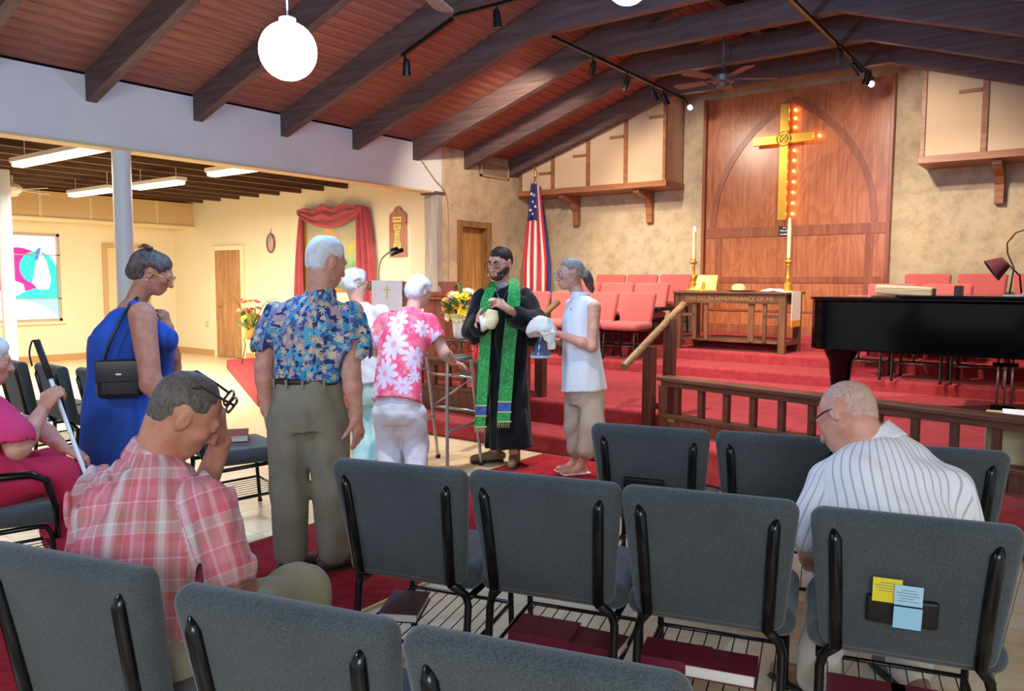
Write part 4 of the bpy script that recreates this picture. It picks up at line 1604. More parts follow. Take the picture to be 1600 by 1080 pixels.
    def hair(self, m, t=0.05, front=(0.30, 0.26), back=(-0.36, -0.34), disp=None, extra=None, name='hair', h=0.005, recede=0.0, side_low=-0.10):
        """cap: inflated skull kept above a hairline that runs from the forehead to the nape"""
        d = self.hd
        s = d['s']
        R = np.array([d['r'], d['f'], d['u']])
        g0 = Field()
        g0.ell(self.hp(0, -0.075, 0.135), ((0.325 * d['w'] + t) * s, (0.405 + t) * s, (0.36 + t) * s), R, 0)
        g0.ell(self.hp(0, -0.16, -0.10), ((0.25 * d['w'] + t) * s, (0.25 + t) * s, (0.26 + t) * s), R, 0.03)
        if extra:
            extra(g0, self)
        a, b = self.hp(0, front[0], front[1]), self.hp(0, back[0], back[1])
        # hairline = two planes: the face side and below the nape; hair thins out towards it
        mid = self.hp(0, 0.06, side_low)
        n1 = np.cross(d['r'], nrm(a - mid))
        if n1 @ d['f'] < 0:
            n1 = -n1
        n2 = np.cross(d['r'], nrm(b - mid))
        if n2 @ d['u'] > 0:
            n2 = -n2
        jag = folds(int(abs(front[0]) * 1000) + 7, 0.006, 210, (1, 1, 0.5))
        ear = [self.hp(q * 0.35 * d['w'], -0.05, -0.05) for q in (-1, 1)]
        prims = list(g0.p)

        def fn(P):
            sh_ = P.shape[:-1]
            Q = P.reshape(-1, 3)
            f_ = None
            for op, k, lo_, hi_, pf in prims:
                v_ = pf(Q)
                f_ = v_ if f_ is None else smin(f_, v_, max(k, 1e-3))
            pl = np.maximum((Q - mid) @ n1, (Q - mid) @ n2)
            for e_ in ear:
                pl = np.maximum(pl, 0.036 - np.linalg.norm(Q - e_, axis=1))
            pl = pl + jag(Q)
            edge = np.clip(1 + pl / (0.16 * s + 0.004), 0, 1)
            return (f_ + edge ** 2 * (t + 0.035) * s).reshape(sh_)
        g = Field()
        g._add('+', 0, np.min([p[2] for p in prims], 0), np.max([p[3] for p in prims], 0), fn)
        return self.wear(name, g, m, h, disp, smooth=1)

    def arm(self, sh, el, wr, r=(0.047, 0.038, 0.027), k=0.02):
        sh, el, wr = (np.asarray(x, float) for x in (sh, el, wr))
        self.f.cone(sh, el, r[0], r[1], k)
        m = el + (wr - el) * 0.3
        self.f.cone(el, m, r[1], r[1] * 1.02, k)
        self.f.cone(m, wr, r[1] * 1.02, r[2], k)
        return self

    def hand(self, wr, dirn, palm, side, curl=(0.5, 0.5, 0.5, 0.5), thumb=0.4, s=1.0, spread=0.10, thumb_out=0.75):
        """wr wrist, dirn = towards the fingers, palm = direction the palm faces, side=+1 thumb on +cross(dirn,palm)"""
        d = nrm(dirn)
        n = nrm(np.asarray(palm, float) - d * (np.asarray(palm) @ d))
        x = np.cross(d, n) * side            # towards the thumb
        wr = np.asarray(wr, float)
        f = self.f
        L = 0.090 * s
        R = np.array([x, n, d])
        f.loft([(wr, 0.026 * s, 0.019 * s), (wr + d * 0.035 * s, 0.036 * s, 0.017 * s), (wr + d * L * 0.98, 0.040 * s, 0.013 * s)], x, 0.012)
        f.ell(wr + d * 0.035 * s + x * 0.024 * s + n * 0.008 * s, (0.017 * s, 0.014 * s, 0.030 * s), R, 0.010)
        offs = (0.030, 0.010, -0.010, -0.029)
        lens = (0.072, 0.080, 0.074, 0.058)
        for i in range(4):
            b = wr + d * (L - 0.004 * abs(i - 1)) + x * offs[i] * s
            fd = nrm(d + x * spread * (1.5 - i) * 0.5)
            c = curl[i]
            ang_ = 0.0
            p = b - fd * 0.014
            q = b
            f.cone(p, q, 0.0105 * s, 0.0098 * s, 0.008)
            for sg, (fr, w) in enumerate(((0.45, 0.75), (0.31, 1.0), (0.24, 0.7))):
                ang_ += c * w
                dd = fd * math.cos(ang_) + n * math.sin(ang_)
                e = q + dd * lens[i] * fr * s
                f.cone(q, e, (0.0096 - 0.0010 * sg) * s, (0.0088 - 0.0011 * sg) * s, 0.004)
                q = e
        tb_ = wr + d * 0.022 * s + x * 0.026 * s
        td = nrm(d * 0.75 + x * thumb_out + n * 0.15)
        t1 = tb_ + td * 0.042 * s
        f.cone(tb_, t1, 0.0145 * s, 0.0115 * s, 0.008)
        td2 = nrm(td + n * thumb - x * thumb * 0.6)
        t2 = t1 + td2 * 0.030 * s
        f.cone(t1, t2, 0.0112 * s, 0.0100 * s, 0.004)
        td3 = nrm(td2 + n * thumb * 0.6 - x * thumb * 0.5)
        f.cone(t2, t2 + td3 * 0.022 * s, 0.0098 * s, 0.0078 * s, 0.004)
        return self

    def torso(self, pelvis, waist, chest, neck, right, w=(0.15, 0.135, 0.16, 0.07), dep=(0.10, 0.095, 0.10, 0.06)):
        self.f.loft([(pelvis, w[0], dep[0]), (waist, w[1], dep[1]), (chest, w[2], dep[2]), (neck, w[3], dep[3])], right, 0.03)
        return self

    def leg(self, hip, kn, an, r=(0.078, 0.052, 0.038)):
        hip, kn, an = (np.asarray(x, float) for x in (hip, kn, an))
        self.f.cone(hip, kn, r[0], r[1], 0.03)
        m = kn + (an - kn) * 0.3
        self.f.cone(kn, m, r[1], r[1] * 1.05, 0.02)
        self.f.cone(m, an, r[1] * 1.05, r[2], 0.02)
        return self

    def foot(self, an, toe):
        an, toe = np.asarray(an, float), np.asarray(toe, float)
        self.f.cone(an, an + (toe - an) * 0.5 - np.array([0, 0, 0.03]), 0.036, 0.032, 0.02)
        self.f.cone(an + np.array([0, 0, -0.045]) - nrm(toe - an) * 0.02, toe, 0.03, 0.022, 0.02)
        return self

    def shoe(self, an, dirn, m, sole, L=0.27, name='shoe', w=0.048, high=0.0):
        """an = ankle point; the sole rests on z0"""
        d = np.array([dirn[0], dirn[1], 0.0])
        d = nrm(d)
        x = np.array([d[1], -d[0], 0])
        z0 = an[2]
        a = np.array([an[0], an[1], 0.0])
        g = Field()
        heel, toe = a - d * 0.065 + np.array([0, 0, z0 + 0.05]), a + d * (L - 0.115) + np.array([0, 0, z0 + 0.038])
        g.cone(heel, a + d * 0.02 + np.array([0, 0, z0 + 0.055]), 0.037, 0.040, 0.02)
        g.cone(a + d * 0.02 + np.array([0, 0, z0 + 0.055]), toe, 0.042, 0.033, 0.02)
        g.cone(a - d * 0.02 + np.array([0, 0, z0 + 0.06]), a - d * 0.015 + np.array([0, 0, z0 + 0.10 + high]), 0.042, 0.045, 0.02)
        g.plane(a + np.array([0, 0, z0 + 0.022]), (0, 0, -1))
        o = self.wear(name, g, m, 0.007)
        s_ = Field()
        s_.loft([(a - d * 0.075 + np.array([0, 0, z0 + 0.012]), 0.042, 0.012), (a + np.array([0, 0, z0 + 0.012]), 0.042, 0.012), (a + d * 0.10 + np.array([0, 0, z0 + 0.012]), 0.052, 0.012), (a + d * (L - 0.09) + np.array([0, 0, z0 + 0.012]), 0.040, 0.012)], x, 0)
        self.wear('sole', s_, sole, 0.006, parent=o)
        return o

# ---------------------------------------------------------------- printed cloth
def m_floral():
    t = NT('pink_floral_print')
    at_ = t.n('ShaderNodeAttribute', attribute_name='cloth').outputs['Vector']
    wob = t.n('ShaderNodeVectorMath', operation='ADD')
    nz = t.n('ShaderNodeTexNoise')
    nz.inputs['Scale'].default_value = 16
    t.l(at_, nz.inputs['Vector'])
    sc_ = t.n('ShaderNodeVectorMath', operation='SCALE')
    sc_.inputs['Scale'].default_value = 0.016
    t.l(nz.outputs['Color'], sc_.inputs[0])
    t.l(at_, wob.inputs[0])
    t.l(sc_.outputs[0], wob.inputs[1])
    sp = t.n('ShaderNodeSeparateXYZ')
    t.l(wob.outputs[0], sp.inputs[0])
    u, v = sp.outputs[0], sp.outputs[1]
    n1 = t.noise(t.coords((1, 1, 1), attr='cloth'), 9, 3)
    base = t.ramp(n1, [(0.42, lin('#f0567e')), (0.55, lin('#f4728f')), (0.68, lin('#f79a8c'))])
    leaf = t.n('ShaderNodeTexVoronoi', feature='DISTANCE_TO_EDGE')
    leaf.inputs['Scale'].default_value = 26
    t.l(at_, leaf.inputs['Vector'])
    lm_ = t.math('MULTIPLY', t.ramp(leaf.outputs['Distance'], [(0.03, (1, 1, 1, 1)), (0.07, (0, 0, 0, 1))]), t.ramp(t.noise(t.coords((1, 1, 1), attr='cloth'), 5, 2), [(0.48, (0, 0, 0, 1)), (0.56, (1, 1, 1, 1))]))
    col = t.mix(t.math('MULTIPLY', lm_, 0.75), base, lin('#f6c6d6'))
    fl_ = [(-0.27, 0.60, 0.105, 9, 0.3), (-0.255, 0.415, 0.125, 10, 0.1), (-0.29, 0.20, 0.115, 9, 0.5), (-0.47, 0.30, 0.07, 8, 0.0), (-0.08, 0.33, 0.09, 9, 0.2), (-0.49, 0.53, 0.075, 8, 0.8), (-0.05, 0.56, 0.07, 8, 0.4), (-0.13, 0.12, 0.07, 8, 0.9), (-0.42, 0.07, 0.08, 9, 0.9), (0.2, 0.4, 0.11, 9, 0.2), (0.3, 0.15, 0.1, 9, 0.1), (0.06, 0.08, 0.06, 8, 0.3), (-0.06, 0.20, 0.05, 8, 0.2)]
    for (a, b, R0, n, ph) in fl_:
        du, dv = t.math('SUBTRACT', u, a), t.math('SUBTRACT', v, b)
        r = t.math('SQRT', t.math('ADD', t.math('MULTIPLY', du, du), t.math('MULTIPLY', dv, dv)))
        th = t.math('ARCTAN2', dv, du)
        c = t.math('ABSOLUTE', t.math('COSINE', t.math('MULTIPLY_ADD', th, n / 2, ph)))
        R = t.math('MULTIPLY_ADD', t.math('POWER', c, 0.55), R0 * 0.68, R0 * 0.32)
        m_ = t.math('GREATER_THAN', R, r)
        col = t.mix(m_, col, lin('#dfcfe4'))
        core = t.math('LESS_THAN', r, R0 * 0.20)
        col = t.mix(t.math('MULTIPLY', core, t.math('GREATER_THAN', t.math('SINE', t.math('MULTIPLY', r, 620.0)), -0.1)), col, lin('#ec5f86'))
    return t.done(col, 0.85, 0, 0.2)


def m_hawaii():
    t = NT('aloha_print')
    v = t.coords((1, 1.15, 1), attr='cloth')
    v1 = t.n('ShaderNodeTexVoronoi', distance='CHEBYCHEV')
    v1.inputs['Scale'].default_value = 15
    v1.inputs['Randomness'].default_value = 0.75
    t.l(v, v1.inputs['Vector'])
    s = t.n('ShaderNodeSeparateColor')
    t.l(v1.outputs['Color'], s.inputs[0])
    pal = t.ramp(s.outputs[0], [(0.0, lin('#3f5c94')), (0.16, lin('#3f8fb4')), (0.32, lin('#57a9c6')), (0.45, lin('#8b86a8')), (0.56, lin('#41679f')), (0.68, lin('#b59aa0')), (0.78, lin('#4b9cbb')), (0.90, lin('#353f70'))], 'CONSTANT')
    v2 = t.n('ShaderNodeTexVoronoi', distance='MANHATTAN')
    v2.inputs['Scale'].default_value = 44
    t.l(v, v2.inputs['Vector'])
    s2 = t.n('ShaderNodeSeparateColor')
    t.l(v2.outputs['Color'], s2.inputs[0])
    pal2 = t.ramp(s2.outputs[1], [(0.0, lin('#2f3b66')), (0.2, lin('#5fa7c4')), (0.4, lin('#b892a0')), (0.55, lin('#44518a')), (0.7, lin('#cdb493')), (0.82, lin('#3c86ae'))], 'CONSTANT')
    c = t.mix(t.math('GREATER_THAN', s2.outputs[0], 0.52), pal, pal2)
    palm = t.n('ShaderNodeTexVoronoi')
    palm.inputs['Scale'].default_value = 11
    t.l(v, palm.inputs['Vector'])
    dv = t.n('ShaderNodeVectorMath', operation='SUBTRACT')
    scv = t.n('ShaderNodeVectorMath', operation='SCALE')
    scv.inputs['Scale'].default_value = 1.0
    t.l(v, scv.inputs[0])
    t.l(scv.outputs[0], dv.inputs[0])
    t.l(palm.outputs['Position'], dv.inputs[1])
    sp = t.n('ShaderNodeSeparateXYZ')
    t.l(dv.outputs[0], sp.inputs[0])
    th = t.math('ARCTAN2', sp.outputs[1], sp.outputs[0])
    r = t.math('SQRT', t.math('ADD', t.math('POWER', sp.outputs[0], 2.0), t.math('POWER', sp.outputs[1], 2.0)))
    R = t.math('MULTIPLY_ADD', t.math('POWER', t.math('ABSOLUTE', t.math('COSINE', t.math('MULTIPLY', th, 3.5))), 2.0), 0.020, 0.006)
    c = t.mix(t.math('GREATER_THAN', R, r), c, lin('#d2c0a2'))
    return t.done(c, 0.8, 0, 0.2)


def m_plaid():
    t = NT('madras_plaid')
    at_ = t.n('ShaderNodeAttribute', attribute_name='cloth').outputs['Vector']
    sp = t.n('ShaderNodeSeparateXYZ')
    t.l(at_, sp.inputs[0])
    P1 = [(0.0, '#c9808a'), (0.16, '#dcaab0'), (0.20, '#c06a70'), (0.38, '#b9a9a6'), (0.44, '#d3cfcf'), (0.56, '#b9a9a6'), (0.60, '#d98a93'), (0.64, '#a8756e'), (0.76, '#d88790'), (0.80, '#cf6472'), (0.92, '#dba4aa')]
    P2 = [(0.0, '#d5808a'), (0.20, '#cf6472'), (0.34, '#e3b4b8'), (0.37, '#bfa9a5'), (0.52, '#d8c8c6'), (0.56, '#c98078'), (0.62, '#b98a82'), (0.78, '#d9848f'), (0.90, '#e6c0c4'), (0.93, '#cf6f7c')]
    fu = t.math('FRACT', t.math('MULTIPLY', sp.outputs[0], 1 / 0.17))
    fv = t.math('FRACT', t.math('MULTIPLY', sp.outputs[1], 1 / 0.155))
    a = t.ramp(fu, [(p, lin(c)) for p, c in P1], 'CONSTANT')
    b = t.ramp(fv, [(p, lin(c)) for p, c in P2], 'CONSTANT')
    c = t.mix(0.42, a, b)
    fine = t.math('SINE', t.math('MULTIPLY', sp.outputs[0], 1500))
    return t.done(c, 0.85, 0, 0.15)


def m_striped():
    t = NT('grey_stripe_shirt')
    at_ = t.n('ShaderNodeAttribute', attribute_name='cloth').outputs['Vector']
    sp = t.n('ShaderNodeSeparateXYZ')
    t.l(at_, sp.inputs[0])
    f = t.math('FRACT', t.math('MULTIPLY', sp.outputs[0], 1 / 0.034))
    c = t.ramp(f, [(0.0, lin('#e9e7ea')), (0.36, lin('#e9e7ea')), (0.42, lin('#c3c2c8')), (0.50, lin('#a9a8b0')), (0.58, lin('#c9c8ce')), (0.64, lin('#e9e7ea'))])
    return t.done(c, 0.8, 0, 0.2)


VR = nrm([RT[0], RT[1], 0])
VD = nrm([FW[0], FW[1], 0])
VZ = np.array([0, 0, 1.0])
sk_fair = skin_mat('skin_fair', '#c98d78', '#dba48e')
sk_old = skin_mat('skin_older', '#c48672', '#d89e88')
sk_tan = skin_mat('skin_tan', '#b0745c', '#c68a70')
sk_pale = skin_mat('skin_pale', '#d3a08c', '#e0b3a0')
m_grip = mat('dark_rubber', '#1b1b1e', None, 0.7)
m_sole = mat('shoe_sole', '#2c241f', None, 0.8)
m_alu = mat('walker_aluminium', '#b9b6b8', None, 0.3, 0.75)


def hair_mat(name, a, b, rough=0.6, sc=26):
    t = NT(name)
    n1 = t.noise(t.coords((1, 1, 0.5)), sc, 5, 0.65, 2.0)
    t.bump(n1, 0.5, 0.006)
    return t.done(t.ramp(n1, [(0.36, lin(a)), (0.62, lin(b))]), rough, 0, 0.3)


h_dark, h_white, h_grey, h_brown, h_short = hair_mat('hair_dark', '#1c1512', '#33261f'), hair_mat('hair_white', '#c9ccd2', '#e6e7ea'), hair_mat('hair_grey', '#77726c', '#a8a29a'), hair_mat('hair_brown_grey', '#3f3634', '#6a5d58'), hair_mat('hair_cropped', '#4a423e', '#6d625b', sc=60)
wavy = folds(3, 0.004, 60, (1, 1, 0.5))


def ribbon(b, pts, wdt, th, side):
    """flat strip through pts, wdt per point, side = sideways direction, th = thickness"""
    pts = [np.asarray(p, float) for p in pts]
    vs, fs = [], []
    n = len(pts)
    for i, p in enumerate(pts):
        d = nrm(pts[min(i + 1, n - 1)] - pts[max(i - 1, 0)])
        s = nrm(np.asarray(side) - d * (np.asarray(side) @ d))
        nn = np.cross(d, s)
        w = wdt[i] if isinstance(wdt, (list, tuple)) else wdt
        for (a, c) in ((-1, -1), (1, -1), (1, 1), (-1, 1)):
            vs.append(p + s * a * w / 2 + nn * c * th / 2)
    for i in range(n - 1):
        for k in range(4):
            k2 = (k + 1) % 4
            fs.append((4 * i + k, 4 * i + k2, 4 * i + 4 + k2, 4 * i + 4 + k))
    fs += [(3, 2, 1, 0), tuple(4 * (n - 1) + k for k in range(4))]
    return b.add(vs, fs)


def smooth_path(pts, n=6):
    pts = [np.asarray(p, float) for p in pts]
    out = []
    for i in range(len(pts) - 1):
        p0_, p1, p2, p3 = pts[max(i - 1, 0)], pts[i], pts[i + 1], pts[min(i + 2, len(pts) - 1)]
        for k in range(n):
            t_ = k / n
            out.append(0.5 * ((2 * p1) + (-p0_ + p2) * t_ + (2 * p0_ - 5 * p1 + 4 * p2 - p3) * t_ ** 2 + (-p0_ + 3 * p1 - 3 * p2 + p3) * t_ ** 3))
    return out + [pts[-1]]


# ---- pastor in black robe and green stole
def pastor():
    b0 = onZ(787, 727, 0)
    P = Person('bearded man in black robe and green stole holding bread and a morsel', b0, sk_fair, 0.0045)
    fw_ = nrm(-VD * 0.86 - VR * 0.5)
    rt_ = np.cross(fw_, VZ)
    hf = nrm(-VD * 0.80 - VR * 0.55 - VZ * 0.22)
    hc = at(781, 412, 6.36)
    P.head(hc, hf, VZ, 0.255, 1.0, 1.02, at(785, 452, 6.42), 0.060, 1.2)
    P.torso(at(790, 600, 6.42), at(788, 540, 6.42), at(786, 480, 6.42), at(785, 450, 6.42), rt_)
    wl_ = at(793, 483, 6.07)
    P.arm(at(823, 466, 6.42), at(838, 508, 6.30), wl_, (0.05, 0.042, 0.030))
    P.hand(wl_, at(773, 470, 6.02) - wl_, nrm(-VR * 0.45 - VZ * 0.5 + VD * 0.5), -1, (0.55, 0.62, 0.7, 0.8), 0.5, 1.08)
    wr_ = at(746, 508, 6.12)
    P.arm(at(750, 466, 6.40), at(739, 516, 6.30), wr_, (0.05, 0.042, 0.030))
    P.hand(wr_, at(764, 494, 6.05) - wr_, nrm(VR * 0.5 + VD * 0.75 + VZ * 0.2), 1, (0.5, 0.5, 0.5, 0.5), 0.35, 1.08)
    for px, an in ((772, onZ(772, 722, 0.0)), (803, onZ(803, 727, 0.0))):
        P.f.cone(at(px + (8 if px < 790 else -4), 610, 6.42), an + VZ * 0.09, 0.06, 0.04, 0.02)
    P.body()
    P.face('#3c2c20', '#a8655c', h_dark)
    P.hair(h_dark, 0.035, (0.33, 0.27), (-0.40, -0.22), wavy, None, h=0.005, side_low=0.0)
    # short beard along the jaw
    g = Field()
    R = np.array([P.hd['r'], P.hd['f'], P.hd['u']])
    s = P.hd['s']
    H = P.hp
    g.ell(H(0, 0.12, -0.13), (0.281 * s, 0.297 * s, 0.345 * s), R, 0)
    g.ell(H(0, 0.225, -0.37), (0.20 * s, 0.17 * s, 0.135 * s), R, 0.02)
    for q in (-1, 1):
        g.cone(H(q * 0.235, -0.02, -0.20), H(q * 0.10, 0.26, -0.39), 0.082 * s, 0.07 * s, 0.02)
    g.cone(H(-0.10, 0.372, -0.225), H(0.10, 0.372, -0.225), 0.026 * s, None, 0.008)
    g.ell(H(0, 0.40, -0.275), (0.10 * s, 0.06 * s, 0.045 * s), R, 0.006, '-')
    g.plane(H(0, 0.35, -0.20), nrm(P.hd['u'] * 1.0 + P.hd['f'] * 0.62))
    g.plane(H(0, -0.06, 0), -P.hd['f'])
    P.wear('beard', g, hair_mat('beard_brown', '#35271f', '#4d3b30', sc=60), 0.004, folds(8, 0.0015, 160), smooth=1)
    P.glasses(mat('wire_frame', '#3a2c2a', None, 0.4, 0.5), 0.0017, True, r=(0.125, 0.085))
    # headset microphone
    P.mb(MB().tube(smooth_path([H(0.36, -0.05, -0.05), H(0.33, 0.15, -0.22), H(0.24, 0.36, -0.30)]), 0.0022, 6).ball(H(0.23, 0.375, -0.305), 0.009, 8, 6), 'headset_microphone', mat('mic_beige', '#e7d5c6', None, 0.5))
    # robe
    m_robe = mat('black_robe', '#0d1014', '#15191e', 0.85, scale=6, spec=0.15, sheen=0.15)
    g = Field()
    D = 6.42
    g.loft([(at(785, 447, D), 0.075, 0.065), (at(785, 455, D), 0.15, 0.085), (at(786, 478, D), 0.195, 0.125), (at(788, 540, D), 0.185, 0.14), (at(790, 600, D), 0.19, 0.145), (at(794, 698, D), 0.205, 0.165)], rt_, 0.04)
    for sh, el, cu, dr in ((at(821, 467, 6.42), at(838, 507, 6.29), at(807, 495, 6.12), at(830, 535, 6.26)), (at(751, 467, 6.40), at(740, 515, 6.29), at(750, 508, 6.17), at(743, 533, 6.25))):
        g.cone(sh, el, 0.080, 0.090, 0.04).cone(el, cu, 0.088, 0.082, 0.03).cone(el, dr, 0.07, 0.035, 0.04)
    g.cone(at(805, 494, 6.11), at(783, 478, 6.02), 0.052, 0.05, 0.004, '-')
    g.ell(H(0, 0.10, -0.55), (0.075, 0.10, 0.06), R, 0.01, '-')
    robe = P.wear('robe', g, m_robe, 0.008, folds(21, 0.009, 26, (1, 1, 0.12)))
    P.mb(MB().lathe(at(784, 448, 6.40), [(0.066, -0.02), (0.070, 0.0), (0.066, 0.028)], 20), 'shirt_collar', mat('grey_collar', '#8f8d8c', None, 0.8))
    # stole
    ms = NT('green_brocade')
    v = ms.coords((1, 1, 1))
    vo = ms.n('ShaderNodeTexVoronoi', feature='SMOOTH_F1')
    vo.inputs['Scale'].default_value = 24
    ms.l(v, vo.inputs['Vector'])
    pat = ms.math('SINE', ms.math('MULTIPLY', vo.outputs['Distance'], 30.0))
    mst = ms.done(ms.ramp(pat, [(0.3, lin('#1f8a3c')), (0.7, lin('#39b257'))]), 0.55, 0, 0.4)
    mblue = mat('stole_blue', '#2f4f9c', '#4565ad', 0.7, scale=40)
    mtrim = mat('stole_trim', '#b9c88c', None, 0.6)
    A = smooth_path([at(800, 436, 6.42), at(803, 447, 6.33), at(803, 468, 6.27), at(800, 500, 6.235), at(795, 545, 6.225), at(791, 600, 6.215), at(789, 628, 6.21)])
    B = smooth_path([at(773, 441, 6.40), at(767, 452, 6.32), at(759, 475, 6.26), at(759, 500, 6.245), at(758, 540, 6.245), at(754, 600, 6.235), at(752, 634, 6.23)])
    so = P.mb(ribbon(MB(), A, [0.065 + 0.04 * min(1, i / 12) for i in range(len(A))], 0.012, VR), 'stole', mst, False)
    P.mb(ribbon(MB(), B, [0.065 + 0.022 * min(1, i / 12) for i in range(len(B))], 0.012, VR), 'stole', mst, False)
    for base, w, ys in (((788.5, 6.21), 0.105, (628, 644, 660)), ((751.5, 6.23), 0.087, (634, 650, 668))):
        px, d_ = base
        P.mb(ribbon(MB(), [at(px, ys[0], d_), at(px - 1, ys[1], d_)], w, 0.013, VR), 'blue_band', mblue, False, so)
        P.mb(ribbon(MB(), [at(px - 1, ys[1], d_), at(px - 2, ys[2], d_)], w, 0.0125, VR), 'green_end', mst, False, so)
        tr_b = MB()
        for yy in (ys[0], ys[1], ys[2] - 1):
            ribbon(tr_b, [at(px, yy - 1.0, d_ - 0.002), at(px, yy + 1.0, d_ - 0.002)], w + 0.002, 0.013, VR)
        P.mb(tr_b, 'trim_line', mtrim, False, so)
        fr = MB()
        for i in range(7):
            a = at(px - 2, ys[2], d_) + VR * (-w / 2 + 0.008 + (w - 0.016) * i / 6)
            fr.tube([a, a - VZ * 0.045], 0.0035, 5)
        P.mb(fr, 'fringe', mtrim, True, so)
    P.mb(MB().tube(smooth_path([at(773, 450, 6.30), at(778, 462, 6.275), at(783, 478, 6.255), at(789, 462, 6.275), at(795, 450, 6.30)]), 0.0022, 5).box(at(783, 481, 6.25), (0.008, 0.006, 0.04)).box(at(783, 480, 6.25), (0.024, 0.006, 0.008)), 'necklace', mat('silver', '#cfcfd2'))
    mboot = mat('boot_tan', '#7d6247', '#8f7355', 0.8, scale=14)
    P.shoe(onZ(772, 722, 0), -VR * 0.95 - VD * 0.3, mboot, m_sole, 0.29, 'boot', high=0.05)
    P.shoe(onZ(804, 727, 0), -VR * 0.15 - VD * 1.0, mboot, m_sole, 0.29, 'boot', high=0.05)
    # bread loaf in a paper napkin, morsel of bread
    lo = Field()
    c = at(766, 500, 6.00)
    lo.loft([(at(770, 485, 6.02), 0.040, 0.036), (at(768, 497, 6.02), 0.055, 0.045), (at(764, 510, 6.02), 0.048, 0.045), (at(763, 514, 6.02), 0.03, 0.03)], VR, 0)
    o = field_obj('bread_loaf', lo, mat('bread_cream', '#e6d59c', '#f0e4b8', 0.85, scale=30, bump=0.3, bscale=90), None, c, 0.005, folds(5, 0.003, 60))
    o.location = tuple(c)
    tag(o, 'torn cream bread loaf held by the man in the black robe', 'bread')
    o = field_obj('bread_morsel', Field().ell(at(767.5, 469, 6.0), (0.030, 0.022, 0.016), None, 0), mat('bread_cream', '#e6d59c'), None, c, 0.004, folds(6, 0.003, 90))
    o.location = tuple(c)
    tag(o, 'small bread morsel pinched in the raised hand of the robed man', 'bread')
    nb_ = MB()
    ribbon(nb_, [at(751, 493, 6.03), at(757, 500, 5.985), at(757, 512, 5.985), at(753, 518, 6.0)], [0.03, 0.07, 0.06, 0.02], 0.004, VR)
    o = nb_.build('paper_napkin', m_linen, None, True, loc=tuple(c))
    tag(o, 'white paper napkin wrapped under the torn bread loaf', 'napkin')


